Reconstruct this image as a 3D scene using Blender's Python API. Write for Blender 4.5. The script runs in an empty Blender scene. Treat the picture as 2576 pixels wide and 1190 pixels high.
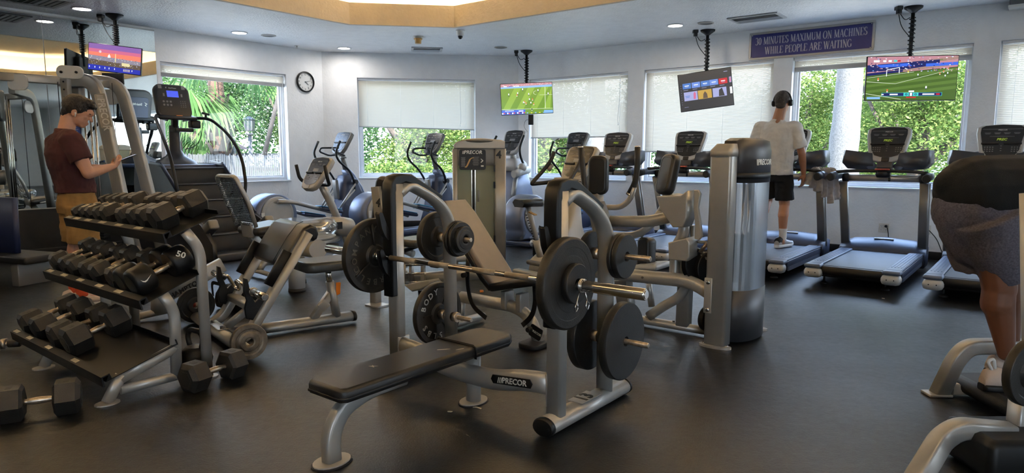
import bpy, bmesh, math, random
from mathutils import Vector, Matrix, Euler, Quaternion
random.seed(7)
C = bpy.context.scene.collection
S = bpy.context.scene
PI = math.pi

# ---------------------------------------------------------------- camera
F_PX, PITCH, ROLL, CAM_H = 1690.0, math.radians(7.05), math.radians(-0.1), 1.28
cam_d = bpy.data.cameras.new('camera'); cam = bpy.data.objects.new('camera', cam_d); C.objects.link(cam)
cam_d.sensor_fit = 'HORIZONTAL'; cam_d.sensor_width = 36.0; cam_d.lens = F_PX / 2576 * 36.0
cam_d.clip_start = 0.05; cam_d.clip_end = 300
cam.location = (0, 0, CAM_H)
cam.rotation_euler = (Matrix.Rotation(PI/2 - PITCH, 3, 'X') @ Matrix.Rotation(-ROLL, 3, 'Z')).to_euler()
S.camera = cam

# ---------------------------------------------------------------- exposure, sky, sun
S.view_settings.view_transform = 'Standard'
S.view_settings.look = 'None'
S.view_settings.gamma = 1.0
S.view_settings.use_curve_mapping = False
S.view_settings.exposure = 1.2
S.cycles.use_denoising = True
S.cycles.max_bounces = 7
S.cycles.diffuse_bounces = 3
S.cycles.glossy_bounces = 4
S.cycles.transmission_bounces = 3
S.cycles.transparent_max_bounces = 12
S.cycles.caustics_reflective = False
S.cycles.caustics_refractive = False
S.cycles.sample_clamp_indirect = 6.0
world = bpy.data.worlds.new('sky'); S.world = world; world.use_nodes = True
wn = world.node_tree.nodes; wl = world.node_tree.links
bg = wn['Background']; bg.inputs[1].default_value = 5.2
tc = wn.new('ShaderNodeTexCoord'); sx = wn.new('ShaderNodeSeparateXYZ'); rp = wn.new('ShaderNodeValToRGB')
wl.new(tc.outputs['Generated'], sx.inputs[0]); wl.new(sx.outputs['Z'], rp.inputs[0]); wl.new(rp.outputs[0], bg.inputs[0])
rp.color_ramp.elements[0].position = 0.0; rp.color_ramp.elements[0].color = (0.84, 0.91, 1.0, 1)
rp.color_ramp.elements[1].position = 0.7; rp.color_ramp.elements[1].color = (0.36, 0.56, 1.0, 1)
sun_d = bpy.data.lights.new('sun', 'SUN'); sun = bpy.data.objects.new('sun', sun_d); C.objects.link(sun)
sun_d.energy = 13.5; sun_d.angle = 0.01; sun_d.color = (1.0, 0.95, 0.86)
sun.rotation_euler = Euler((math.radians(38), math.radians(14), 0))   # from behind the building, high

# ---------------------------------------------------------------- pixel <-> place
_R = Matrix.Rotation(-ROLL, 3, 'Z')
def ray(px, py):
    u = (px - 1288) / F_PX; v = (py - 595) / F_PX
    cr, sr = math.cos(ROLL), math.sin(ROLL); cp, sp = math.cos(PITCH), math.sin(PITCH)
    x = cr*u + sr*v; up = -(-sr*u + cr*v)
    return Vector((x, cp + up*sp, -sp + up*cp))
EYE = Vector((0, 0, CAM_H))
def G(px, py, z=0.0):
    d = ray(px, py); return EYE + d * ((z - CAM_H) / d.z)
def at(px, py, y):
    d = ray(px, py); return EYE + d * (y / d.y)

class Fr:
    """a place on the floor with a heading; local x right, y ahead, z up"""
    def __init__(s, x, y, yaw, z=0.0):
        s.yaw = math.radians(yaw)
        s.M = Matrix.Translation((x, y, z)) @ Matrix.Rotation(-s.yaw, 4, 'Z'); s.I = s.M.inverted()
    def _hit(s, px, py, ax, c):
        o = s.I @ EYE; d = s.I.to_3x3() @ ray(px, py)
        return o + d * ((c - o[ax]) / d[ax])
    def X(s, px, py, c): return s._hit(px, py, 0, c)
    def Y(s, px, py, c): return s._hit(px, py, 1, c)
    def Z(s, px, py, c): return s._hit(px, py, 2, c)
    def w(s, x, y, z): return s.M @ Vector((x, y, z))
    def l(s, p): return s.I @ Vector(p)

# ---------------------------------------------------------------- mesh builder
def fillet(pts, rad, seg=6, closed=False):
    pts = [Vector(p) for p in pts]; n = len(pts)
    if not rad: return pts
    out = []
    for i in range(n):
        if not closed and i in (0, n-1): out.append(pts[i]); continue
        a, b, c = pts[i-1], pts[i], pts[(i+1) % n]
        r = rad[i] if isinstance(rad, (list, tuple)) else rad
        u = (a-b); v = (c-b); d = min(r, u.length*0.49, v.length*0.49)
        if d < 1e-5: out.append(b); continue
        p0 = b + u.normalized()*d; p1 = b + v.normalized()*d
        for k in range(seg+1):
            t = k/seg; out.append(p0*(1-t)**2 + b*2*t*(1-t) + p1*t*t)
    return out

def circ(r, n=12, ry=None):
    ry = r if ry is None else ry
    return [(r*math.cos(2*PI*k/n), ry*math.sin(2*PI*k/n)) for k in range(n)]
def rrect(w, h, r=0.01, seg=3):
    r = min(r, w/2*0.99, h/2*0.99); out = []
    for cx, cy, a0 in ((w/2-r, h/2-r, 0), (-w/2+r, h/2-r, PI/2), (-w/2+r, -h/2+r, PI), (w/2-r, -h/2+r, 1.5*PI)):
        for k in range(seg+1):
            a = a0 + PI/2*k/seg; out.append((cx + r*math.cos(a), cy + r*math.sin(a)))
    return out
def oval(w, h, n=16): return circ(w/2, n, h/2)

class MB:
    def __init__(s): s.bm = bmesh.new(); s.mi = 0; s.M = Matrix.Identity(4); s.sharp = False
    def _v(s, p): return s.bm.verts.new(s.M @ Vector(p))
    def _f(s, vs, smooth=True):
        try: f = s.bm.faces.new(vs)
        except ValueError: return None
        f.material_index = s.mi; f.smooth = smooth; return f
    def quad(s, a, b, c, d, smooth=False): return s._f([s._v(p) for p in (a, b, c, d)], smooth)
    def poly(s, pts): return s._f([s._v(p) for p in pts], False)
    def rings(s, rings, caps=True, closed=False, smooth=True):
        vs = [[s._v(p) for p in r] for r in rings]; n = len(vs[0]); m = len(vs)
        for i in range(m if closed else m-1):
            a, b = vs[i], vs[(i+1) % m]
            for j in range(n): s._f([a[j], a[(j+1) % n], b[(j+1) % n], b[j]], smooth)
        if caps and not closed:
            s._f(list(reversed(vs[0])), False); s._f(vs[-1], False)
        return s
    def box(s, c, d, rot=None, bev=0.0, top=None):
        """centre, size; top=(sx,sy) scales the upper face; bev rounds the edges"""
        c = Vector(c); M = (Euler(rot).to_matrix() if isinstance(rot, tuple) else rot) if rot is not None else Matrix.Identity(3)
        x, y, z = d[0]/2, d[1]/2, d[2]/2; t = top or (1, 1)
        if bev <= 0:
            P = [(-x,-y,-z),(x,-y,-z),(x,y,-z),(-x,y,-z),(-x*t[0],-y*t[1],z),(x*t[0],-y*t[1],z),(x*t[0],y*t[1],z),(-x*t[0],y*t[1],z)]
            v = [s._v(c + M @ Vector(p)) for p in P]
            for f in ((3,2,1,0),(4,5,6,7),(0,1,5,4),(1,2,6,5),(2,3,7,6),(3,0,4,7)): s._f([v[i] for i in f], False)
            return s
        b = min(bev, x*.98, y*.98, z*.98); rs = []
        lay = [(-z, b), (-z + b*.3, b*.3), (-z+b, 0), (z-b, 0), (z-b*.3, b*.3), (z, b)]
        for k, (zz, ins) in enumerate(lay):
            f = (zz + z)/(2*z); sx_, sy_ = 1 + (t[0]-1)*f, 1 + (t[1]-1)*f
            rs.append([c + M @ Vector((px*sx_, py*sy_, zz)) for px, py in rrect(2*x-2*ins, 2*y-2*ins, max(b-ins*.6, .001), 3)])
        return s.rings(rs)
    def sweep(s, pts, prof, up=(0, 0, 1), rad=0.0, seg=6, closed=False, caps=True, smooth=True, scale=None):
        """prof: (side, up) outline swept along pts; scale(t)->(a,b)"""
        pts = fillet(pts, rad, seg, closed); n = len(pts); up = Vector(up); rs = []; last = None
        for i, p in enumerate(pts):
            if closed: t = (pts[(i+1) % n] - pts[i-1])
            else: t = pts[min(i+1, n-1)] - pts[max(i-1, 0)]
            t = t.normalized()
            if last is None:
                sd = t.cross(up)
                if sd.length < 1e-3: sd = t.cross(Vector((1, 0, 0))) if abs(t.x) < .9 else t.cross(Vector((0, 1, 0)))
                sd.normalize()
            else:
                sd = last - t*last.dot(t); sd.normalize()
            last = sd; u2 = sd.cross(t).normalized()
            a, b = scale(i/(n-1)) if scale else (1, 1)
            rs.append([p + sd*(q[0]*a) + u2*(q[1]*b) for q in prof])
        return s.rings(rs, caps, closed, smooth)
    def tube(s, pts, r, n=12, rad=0.0, seg=6, closed=False, caps=True): return s.sweep(pts, circ(r, n), (0,0,1), rad, seg, closed, caps)
    def cyl(s, p0, p1, r, r2=None, n=20, bev=0.0):
        p0, p1 = Vector(p0), Vector(p1); h = (p1-p0).length; r2 = r if r2 is None else r2
        if bev: return s.lathe([(0,0),(r-bev,0),(r,bev),(r2,h-bev),(r2-bev,h),(0,h)], p0, p1-p0, n)
        return s.lathe([(0,0),(r,0),(r2,h),(0,h)], p0, p1-p0, n)
    def lathe(s, prof, o, axis=(0, 0, 1), n=24, smooth=True, flat=True):
        """prof [(radius, height)]; split normals kept sharp by doubling is not needed, faces caps are flat"""
        o = Vector(o); ax = Vector(axis).normalized(); q = ax.to_track_quat('Z', 'X').to_matrix(); rs = []
        prev = None
        for r, h in prof:
            if r < 1e-6: ring = [s._v(o + ax*h)]
            else: ring = [s._v(o + q @ Vector((r*math.cos(2*PI*k/n), r*math.sin(2*PI*k/n), h))) for k in range(n)]
            if prev is not None:
                if len(prev[0]) == 1 and len(ring) > 1:
                    for k in range(n): s._f([prev[0][0], ring[(k+1) % n], ring[k]], False)
                elif len(ring) == 1 and len(prev[0]) > 1:
                    for k in range(n): s._f([prev[0][k], prev[0][(k+1) % n], ring[0]], False)
                elif len(ring) > 1:
                    sm = abs(r - prev[1]) < abs(h - prev[2])*3 + 1e-9
                    for k in range(n): s._f([prev[0][k], prev[0][(k+1) % n], ring[(k+1) % n], ring[k]], sm)
            prev = (ring, r, h)
        return s
    def ball(s, c, r, n=14, m=9, rot=None):
        r = (r, r, r) if not isinstance(r, (tuple, list)) else r; c = Vector(c); R = (Euler(rot).to_matrix() if isinstance(rot, tuple) else rot) if rot is not None else Matrix.Identity(3)
        rs = []; top = s._v(c + R @ Vector((0, 0, r[2]))); bot = s._v(c - R @ Vector((0, 0, r[2])))
        for i in range(1, m):
            a = PI*i/m; rs.append([s._v(c + R @ Vector((r[0]*math.sin(a)*math.cos(2*PI*k/n), r[1]*math.sin(a)*math.sin(2*PI*k/n), r[2]*math.cos(a)))) for k in range(n)])
        for k in range(n):
            s._f([top, rs[0][k], rs[0][(k+1) % n]]); s._f([bot, rs[-1][(k+1) % n], rs[-1][k]])
        for i in range(len(rs)-1):
            for k in range(n): s._f([rs[i][k], rs[i+1][k], rs[i+1][(k+1) % n], rs[i][(k+1) % n]])
        return s
    def prism(s, outline, th, M=None, bev=0.0, smooth=False):
        """outline [(x,y)] counter-clockwise in M's plane, thickness along +z of M"""
        M = M or Matrix.Identity(4); n = len(outline)
        def lay(z, ins):
            o = [Vector((p[0], p[1], 0)) for p in outline]; r = []
            for i in range(n):
                a, b, c = o[i-1], o[i], o[(i+1) % n]
                e1 = (b-a).normalized(); e2 = (c-b).normalized()
                nn = Vector((-(e1.y+e2.y), e1.x+e2.x, 0)); 
                if nn.length > 1e-6: nn.normalize()
                r.append(M @ Vector((b.x + nn.x*ins, b.y + nn.y*ins, z)))
            return r
        if bev: s.rings([lay(0, bev), lay(bev*.3, bev*.3), lay(bev, 0), lay(th-bev, 0), lay(th-bev*.3, bev*.3), lay(th, bev)], smooth=True)
        else: s.rings([lay(0, 0), lay(th, 0)], smooth=smooth)
        return s
    def cap(s, p0, p1, r0, r1, n=14, k=4):
        """limb: tapered with round ends"""
        p0, p1 = Vector(p0), Vector(p1); L = (p1-p0).length; pr = []
        for i in range(k+1): a = PI/2*i/k; pr.append((r0*math.sin(a), -r0*math.cos(a)))
        for i in range(k+1): a = PI/2*i/k; pr.append((r1*math.cos(a), L + r1*math.sin(a)))
        pr[0] = (0, -r0); pr[-1] = (0, L + r1)
        return s.lathe(pr, p0, p1-p0, n)
    def text(s, txt, size, M, ext=0.001, align='CENTER', shear=0.0, xs=1.0, bold=0.0, flip=False):
        cu = bpy.data.curves.new('t', 'FONT'); cu.body = txt; cu.size = size; cu.extrude = ext; cu.shear = shear
        cu.align_x = align; cu.align_y = 'CENTER'; cu.offset = bold; cu.resolution_u = 2
        o = bpy.data.objects.new('t', cu); C.objects.link(o)
        bpy.context.view_layer.update()
        me = bpy.data.meshes.new_from_object(o.evaluated_get(bpy.context.evaluated_depsgraph_get()))
        K = s.M @ M @ Matrix.Diagonal((-xs if flip else xs, 1, 1, 1))
        me.transform(K)
        k0 = len(s.bm.faces); s.bm.from_mesh(me); s.bm.faces.ensure_lookup_table()
        for f in s.bm.faces[k0:]: f.material_index = s.mi; f.smooth = False
        bpy.data.objects.remove(o); bpy.data.curves.remove(cu); bpy.data.meshes.remove(me)
        return s
    def build(s, name, mats, parent=None, local=True, fix=True):
        if fix: bmesh.ops.recalc_face_normals(s.bm, faces=s.bm.faces)
        me = bpy.data.meshes.new(name); s.bm.to_mesh(me); s.bm.free()
        for m in (mats if isinstance(mats, (list, tuple)) else [mats]): me.materials.append(MAT[m] if isinstance(m, str) else m)
        o = bpy.data.objects.new(name, me); C.objects.link(o)
        if parent is not None: o.parent = parent
        return o

def thing(name, label, cat, M=None, group=None):
    """an Empty at the thing's base; its parts are built in its own frame"""
    o = bpy.data.objects.new(name, None); C.objects.link(o); o.empty_display_size = 0.1
    if isinstance(M, Fr): M = M.M
    if M is not None: o.matrix_world = M if isinstance(M, Matrix) else Matrix.Translation(M)
    return tag(o, label, cat, group)
def tag(o, label=None, cat=None, group=None, kind=None):
    if label: o['label'] = label
    if cat: o['category'] = cat
    if group: o['group'] = group
    if kind: o['kind'] = kind
    return o
def kids(o): return [c for c in bpy.data.objects if c.parent == o]
def copy_tree(root, M, label=None, group=None):
    r = root.copy(); C.objects.link(r); r.parent = None
    r.matrix_world = M
    if label: r['label'] = label
    if group: r['group'] = group
    for ch in kids(root):
        c = ch.copy(); C.objects.link(c); c.parent = r
        for g in kids(ch):
            d = g.copy(); C.objects.link(d); d.parent = c
    return r
def basis(o, x, y):
    """matrix whose columns are x, y, x cross y, placed at o"""
    x = Vector(x).normalized(); y = Vector(y); z = x.cross(y).normalized(); y = z.cross(x)
    M = Matrix((x, y, z)).transposed().to_4x4(); M.translation = Vector(o); return M

# ---------------------------------------------------------------- materials
MAT = {}
def mat(name, col, rough=0.5, metal=0.0, bump=0.0, bscale=60.0, var=0.0, vscale=8.0, emit=0.0, spec=0.5, detail=3.0, coat=0.0, bdist=0.004):
    m = bpy.data.materials.new(name); m.use_nodes = True; nt = m.node_tree; b = nt.nodes['Principled BSDF']
    b.inputs['Base Color'].default_value = (*col, 1); b.inputs['Roughness'].default_value = rough; b.inputs['Metallic'].default_value = metal
    b.inputs['Specular IOR Level'].default_value = spec
    if coat: b.inputs['Coat Weight'].default_value = coat; b.inputs['Coat Roughness'].default_value = 0.15
    co = nt.nodes.new('ShaderNodeTexCoord')
    if emit: b.inputs['Emission Color'].default_value = (*col, 1); b.inputs['Emission Strength'].default_value = emit
    if bump:
        n = nt.nodes.new('ShaderNodeTexNoise'); n.inputs['Scale'].default_value = bscale; n.inputs['Detail'].default_value = detail
        bp = nt.nodes.new('ShaderNodeBump'); bp.inputs['Strength'].default_value = bump; bp.inputs['Distance'].default_value = bdist
        nt.links.new(co.outputs['Object'], n.inputs['Vector']); nt.links.new(n.outputs['Fac'], bp.inputs['Height']); nt.links.new(bp.outputs[0], b.inputs['Normal'])
    # slight wear and tone variation in every surface
    n2 = nt.nodes.new('ShaderNodeTexNoise'); n2.inputs['Scale'].default_value = vscale; n2.inputs['Detail'].default_value = 4
    nt.links.new(co.outputs['Object'], n2.inputs['Vector'])
    v = var if var else 0.06
    mr = nt.nodes.new('ShaderNodeMapRange'); mr.inputs['To Min'].default_value = 1-v*1.6; mr.inputs['To Max'].default_value = 1+v*1.6
    mr.inputs['From Min'].default_value = 0.25; mr.inputs['From Max'].default_value = 0.75
    hs = nt.nodes.new('ShaderNodeHueSaturation'); hs.inputs['Color'].default_value = (*col, 1)
    nt.links.new(n2.outputs['Fac'], mr.inputs['Value']); nt.links.new(mr.outputs[0], hs.inputs['Value']); nt.links.new(hs.outputs[0], b.inputs['Base Color'])
    MAT[name] = m; return m

mat('silver', (.43, .415, .385), .38, .45, bump=.05, bscale=300, var=.05)
mat('silver_dark', (.18, .175, .165), .40, .4, var=.05)
mat('chrome', (.72, .68, .62), .16, 1.0, var=.08, vscale=30)
mat('worn_steel', (.55, .46, .36), .32, .9, bump=.15, bscale=400, var=.25, vscale=40)
mat('knurl', (.42, .36, .28), .42, .9, bump=.6, bscale=900, var=.15, vscale=30)
mat('iron', (.026, .023, .019), .46, .3, bump=.25, bscale=160, var=.25, vscale=14)
mat('iron_raised', (.13, .115, .09), .45, .5, bump=.2, bscale=200)
mat('iron_worn', (.20, .17, .13), .5, .6, bump=.3, bscale=150, var=.25, vscale=20)
mat('rubber', (.010, .0095, .009), .55, 0, bump=.25, bscale=240, var=.25, vscale=10)
mat('hex_rubber', (.016, .015, .0135), .5, 0, bump=.3, bscale=200, var=.3, vscale=18)
mat('black', (.006, .006, .0065), .45, 0, var=.1, spec=.4)
mat('black_gloss', (.008, .008, .010), .12, 0)
mat('vinyl', (.015, .014, .013), .36, 0, bump=.18, bscale=420, var=.2, vscale=6)
mat('vinyl_scuffed', (.05, .052, .05), .33, 0, bump=.2, bscale=350, var=.3, vscale=5)
mat('vinyl_tan', (.20, .165, .14), .35, 0, bump=.1, bscale=300)
mat('palm_boot', (.040, .032, .027), .9, 0, bump=.6, bscale=30, var=.3)
mat('foam', (.62, .55, .42), .9)
mat('charcoal', (.045, .046, .052), .42, .1, var=.08)
mat('navy_plastic', (.05, .062, .105), .38, .1, var=.05)
mat('blue_grey', (.15, .18, .26), .36, .25, var=.05)
mat('step_blue', (.10, .13, .20), .40, .15, bump=.25, bscale=200)
mat('light_grey', (.44, .44, .43), .42, .1, var=.04)
mat('warm_grey', (.42, .39, .34), .42, .2, var=.04)
mat('panel_dark', (.024, .024, .026), .22)
mat('panel_line', (.22, .22, .22), .4)
mat('belt', (.045, .055, .08), .45, 0, bump=.3, bscale=500, var=.08)
mat('cyan_plastic', (.03, .22, .40), .35)
mat('orange', (.85, .24, .03), .4)
mat('red_label', (.45, .09, .06), .4)
mat('gold_label', (.55, .32, .10), .4)
mat('white_mark', (.80, .79, .74), .5)
mat('label_cream', (.62, .56, .42), .6, var=.15)
mat('black_mark', (.012, .012, .012), .5)
mat('lcd_green', (.30, .42, .04), .4, emit=.22)
mat('lcd_blue', (.04, .07, .55), .4, emit=.5)
mat('frame_white', (.78, .79, .80), .4, var=.03)
mat('white_plastic', (.72, .72, .70), .4, var=.03)
mat('sign_blue', (.020, .022, .16), .35, var=.04)
mat('sign_text', (.50, .50, .54), .5)
mat('tv_frame', (.006, .006, .007), .25)
mat('outlet_cream', (.68, .66, .60), .45)
mat('translucent', (.55, .58, .60), .3)
mat('skin', (.50, .255, .165), .5, 0, bump=.06, bscale=200, var=.06)
mat('skin_tan', (.36, .17, .095), .5, 0, bump=.06, bscale=200, var=.06)
mat('skin_brown', (.15, .058, .028), .5, 0, bump=.06, bscale=200, var=.06)
mat('hair_dark', (.014, .009, .007), .6, 0, bump=.9, bscale=90, bdist=.01, var=.3, vscale=50)
mat('hair_grey', (.050, .038, .030), .65, 0, bump=.9, bscale=110, bdist=.01, var=.35, vscale=60)
mat('maroon_cloth', (.052, .012, .014), .9, 0, bump=.5, bscale=500, var=.15, vscale=12)
mat('khaki_cloth', (.25, .14, .042), .9, 0, bump=.4, bscale=400, var=.15, vscale=9)
mat('white_cloth', (.66, .63, .59), .9, 0, bump=.4, bscale=300, var=.05)
mat('black_cloth', (.004, .004, .0045), .95, 0, bump=.4, bscale=300)
mat('heather_cloth', (.105, .098, .125), .95, 0, bump=.5, bscale=600, var=.25, vscale=120)
mat('orange_sock', (.55, .07, .02), .85, 0, bump=.5, bscale=300)
mat('white_sock', (.70, .69, .67), .9, 0, bump=.5, bscale=300)
mat('towel', (.62, .58, .57), .98, 0, bump=1.0, bscale=250, bdist=.01)
mat('shoe_cream', (.62, .50, .42), .8, 0, bump=.3, bscale=300)
mat('blue_mat', (.018, .026, .075), .5, 0, bump=.15, bscale=150, var=.1)
mat('water_bottle', (.10, .42, .36), .35)
mat('trunk_palm', (.075, .040, .028), .9, 0, bump=1.0, bscale=9, bdist=.06, var=.45, vscale=5)
mat('trunk_bare', (.06, .045, .035), .9, 0, bump=.8, bscale=14, bdist=.03, var=.3, vscale=7)
mat('roof_tile', (.07, .04, .03), .8, 0, bump=1.0, bscale=6, bdist=.05, var=.3, vscale=5)
mat('stucco_ext', (.095, .09, .083), .8, 0, bump=.5, bscale=30, var=.28, vscale=45)
mat('fence_white', (.070, .070, .075), .6)
mat('ground_ext', (.50, .48, .43), .95, 0, bump=.4, bscale=10, var=.3, vscale=1.2)
mat('lawn', (.035, .065, .02), .95, 0, bump=.8, bscale=30, var=.35, vscale=3)
mat('pool_blue', (.008, .07, .20), .6)

def walls_mat():
    m = mat('wall_paint', (.86, .86, .855), .75, 0, bump=.55, bscale=34, bdist=.006, var=.02, detail=5)
    mat('ceiling_paint', (.86, .85, .83), .36, 0, bump=1.0, bscale=38, bdist=.016, var=.03, detail=4)
    mat('tray_paint', (.62, .52, .38), .7, 0, bump=.8, bscale=26, bdist=.008, var=.03, detail=5)
    mat('tray_top', (.66, .56, .40), .8, 0, bump=.4, bscale=26, bdist=.006, var=.03)
walls_mat()
def floor_mat():
    m = bpy.data.materials.new('rubber_floor'); m.use_nodes = True; nt = m.node_tree; b = nt.nodes['Principled BSDF']; L = nt.links
    co = nt.nodes.new('ShaderNodeTexCoord')
    def noise(s, d=4, r=.6):
        n = nt.nodes.new('ShaderNodeTexNoise'); n.inputs['Scale'].default_value = s; n.inputs['Detail'].default_value = d; n.inputs['Roughness'].default_value = r
        L.new(co.outputs['Object'], n.inputs['Vector']); return n.outputs['Fac']
    fine, mid, big = noise(95, 4, .75), noise(22, 6, .7), noise(1.6, 4)
    cr = nt.nodes.new('ShaderNodeValToRGB'); L.new(fine, cr.inputs[0])
    cr.color_ramp.elements[0].position = .35; cr.color_ramp.elements[0].color = (.002, .002, .002, 1)
    cr.color_ramp.elements[1].position = .72; cr.color_ramp.elements[1].color = (.014, .013, .0115, 1)
    vo = nt.nodes.new('ShaderNodeTexVoronoi'); vo.inputs['Scale'].default_value = 46; L.new(co.outputs['Object'], vo.inputs['Vector'])
    sp = nt.nodes.new('ShaderNodeMath'); sp.operation = 'LESS_THAN'; sp.inputs[1].default_value = .035; L.new(vo.outputs['Distance'], sp.inputs[0])
    mx = nt.nodes.new('ShaderNodeMixRGB'); mx.inputs[2].default_value = (.045, .04, .035, 1); L.new(sp.outputs[0], mx.inputs[0]); L.new(cr.outputs[0], mx.inputs[1])
    L.new(mx.outputs[0], b.inputs['Base Color'])
    mr = nt.nodes.new('ShaderNodeMapRange'); mr.inputs['To Min'].default_value = .29; mr.inputs['To Max'].default_value = .42
    ad = nt.nodes.new('ShaderNodeMath'); ad.operation = 'ADD'; L.new(mid, ad.inputs[0]); L.new(big, ad.inputs[1])
    mr.inputs['From Min'].default_value = .7; mr.inputs['From Max'].default_value = 1.3; L.new(ad.outputs[0], mr.inputs['Value']); L.new(mr.outputs[0], b.inputs['Roughness'])
    bp = nt.nodes.new('ShaderNodeBump'); bp.inputs['Strength'].default_value = .5; bp.inputs['Distance'].default_value = .0035
    a2 = nt.nodes.new('ShaderNodeMath'); a2.operation = 'ADD'; L.new(fine, a2.inputs[0]); L.new(mid, a2.inputs[1]); L.new(a2.outputs[0], bp.inputs['Height']); L.new(bp.outputs[0], b.inputs['Normal'])
    b.inputs['Specular IOR Level'].default_value = .55
    MAT['rubber_floor'] = m
floor_mat()
def mix_mat(name, a, b_, fac, ca, cb, ra=.0, rb=.0):
    m = bpy.data.materials.new(name); m.use_nodes = True; nt = m.node_tree; nt.nodes.clear()
    o = nt.nodes.new('ShaderNodeOutputMaterial'); mx = nt.nodes.new('ShaderNodeMixShader'); mx.inputs[0].default_value = fac
    for k, (t, c, r) in enumerate(((a, ca, ra), (b_, cb, rb))):
        n = nt.nodes.new(t); n.inputs['Color'].default_value = (*c, 1)
        if 'Roughness' in n.inputs: n.inputs['Roughness'].default_value = r
        nt.links.new(n.outputs[0], mx.inputs[k+1])
    nt.links.new(mx.outputs[0], o.inputs['Surface']); MAT[name] = m; return m
mix_mat('glass', 'ShaderNodeBsdfTransparent', 'ShaderNodeBsdfGlossy', .012, (.97, .99, .98), (1, 1, 1), 0, .02)
mix_mat('blind_slat', 'ShaderNodeBsdfDiffuse', 'ShaderNodeBsdfTranslucent', .42, (.66, .62, .56), (.62, .57, .48), .5, .5)
mix_mat('shroud', 'ShaderNodeBsdfTransparent', 'ShaderNodeBsdfGlossy', .38, (.62, .64, .66), (.62, .66, .72), 0, .38)
mix_mat('shroud_green', 'ShaderNodeBsdfTransparent', 'ShaderNodeBsdfDiffuse', .55, (.82, .84, .72), (.50, .51, .41), 0, .3)
mix_mat('clear_plastic', 'ShaderNodeBsdfTransparent', 'ShaderNodeBsdfGlossy', .30, (.90, .92, .93), (.9, .92, .95), 0, .08)
def mirror_mat():
    m = bpy.data.materials.new('mirror_glass'); m.use_nodes = True; b = m.node_tree.nodes['Principled BSDF']
    b.inputs['Base Color'].default_value = (.80, .84, .80, 1); b.inputs['Metallic'].default_value = 1; b.inputs['Roughness'].default_value = .015; MAT['mirror_glass'] = m
mirror_mat()
def leaf_mat(name, c0, c1, c2):
    m = bpy.data.materials.new(name); m.use_nodes = True; nt = m.node_tree; nt.nodes.clear(); L = nt.links
    o = nt.nodes.new('ShaderNodeOutputMaterial'); g = nt.nodes.new('ShaderNodeNewGeometry'); r = nt.nodes.new('ShaderNodeValToRGB')
    L.new(g.outputs['Random Per Island'], r.inputs[0]); r.color_ramp.elements[0].color = (*c0, 1); r.color_ramp.elements[1].color = (*c2, 1)
    e = r.color_ramp.elements.new(.5); e.color = (*c1, 1)
    d = nt.nodes.new('ShaderNodeBsdfDiffuse'); t = nt.nodes.new('ShaderNodeBsdfTranslucent'); mx = nt.nodes.new('ShaderNodeMixShader'); mx.inputs[0].default_value = .45
    L.new(r.outputs[0], d.inputs[0]); L.new(r.outputs[0], t.inputs[0]); L.new(d.outputs[0], mx.inputs[1]); L.new(t.outputs[0], mx.inputs[2]); L.new(mx.outputs[0], o.inputs[0])
    MAT[name] = m
leaf_mat('leaf_bright', (.05, .095, .022), (.12, .18, .045), (.27, .31, .10))
leaf_mat('leaf_deep', (.03, .07, .03), (.065, .12, .05), (.13, .19, .07))
leaf_mat('leaf_palm', (.05, .10, .03), (.08, .15, .05), (.15, .21, .08))
def emit_mat(name, col, s):
    m = bpy.data.materials.new(name); m.use_nodes = True; nt = m.node_tree; nt.nodes.clear()
    o = nt.nodes.new('ShaderNodeOutputMaterial'); e = nt.nodes.new('ShaderNodeEmission'); e.inputs[0].default_value = (*col, 1); e.inputs[1].default_value = s
    nt.links.new(e.outputs[0], o.inputs[0]); MAT[name] = m
emit_mat('lamp_glow', (1.0, .95, .90), 48.0)
emit_mat('cove_glow', (1.0, .86, .66), 40.0)
# ================================================================ THE ROOM
H_CEIL, Z0, Z1 = 2.97, 0.862, 2.555
C2 = Vector((.110, 12.09, 0)); C1 = Vector((-3.208, 11.576, 0))
dR = Vector((.784, -.621, 0)).normalized(); dL = Vector((-.621, -.784, 0)).normalized(); dC = (C1-C2).normalized()
PR = C2 + dR*18.6; PL_ = C1 + dL*13.0
QR = PR + Vector((-.621, -.784, 0))*9.0; QL = PL_ + Vector((.784, -.621, 0))*8.5
def struct(o): o['kind'] = 'structure'; return o
def wall(name, p, q, openings=(), th=.22, z1=H_CEIL, mats='wall_paint'):
    """inner face on the line p->q, body outside it; openings (t0, t1, z0, z1)"""
    d = (q-p); L = d.length; d.normalize(); nrm = Vector((d.y, -d.x, 0)); c = Vector((1, 5, 0))
    if (c-p).dot(nrm) > 0: nrm = -nrm        # outward
    mb = MB()
    def slab(t0, t1, a, b):
        if t1-t0 < 1e-4 or b-a < 1e-4: return
        o = p + d*((t0+t1)/2) + nrm*th/2 + Vector((0, 0, (a+b)/2))
        M = Matrix((d, nrm, Vector((0, 0, 1)))).transposed()
        mb.box(o, (t1-t0, th, b-a), M)
    t = -.12
    for (a, b, z0, zt) in sorted(openings):
        slab(t, a, 0, z1); slab(a, b, 0, z0); slab(a, b, zt, z1); t = b
    slab(t, L+.12, 0, z1)
    o = struct(mb.build(name, mats)); return o, d, nrm
# floor
mb = MB(); o_ = [(-16, -9), (16, -9), (16, 14), (-16, 14)]
room = [C2, C1, PL_, QL, QR, PR]
mb.prism([(p.x, p.y) for p in room], .15, Matrix.Translation((0, 0, -.15))); struct(mb.build('floor', 'rubber_floor'))
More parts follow.
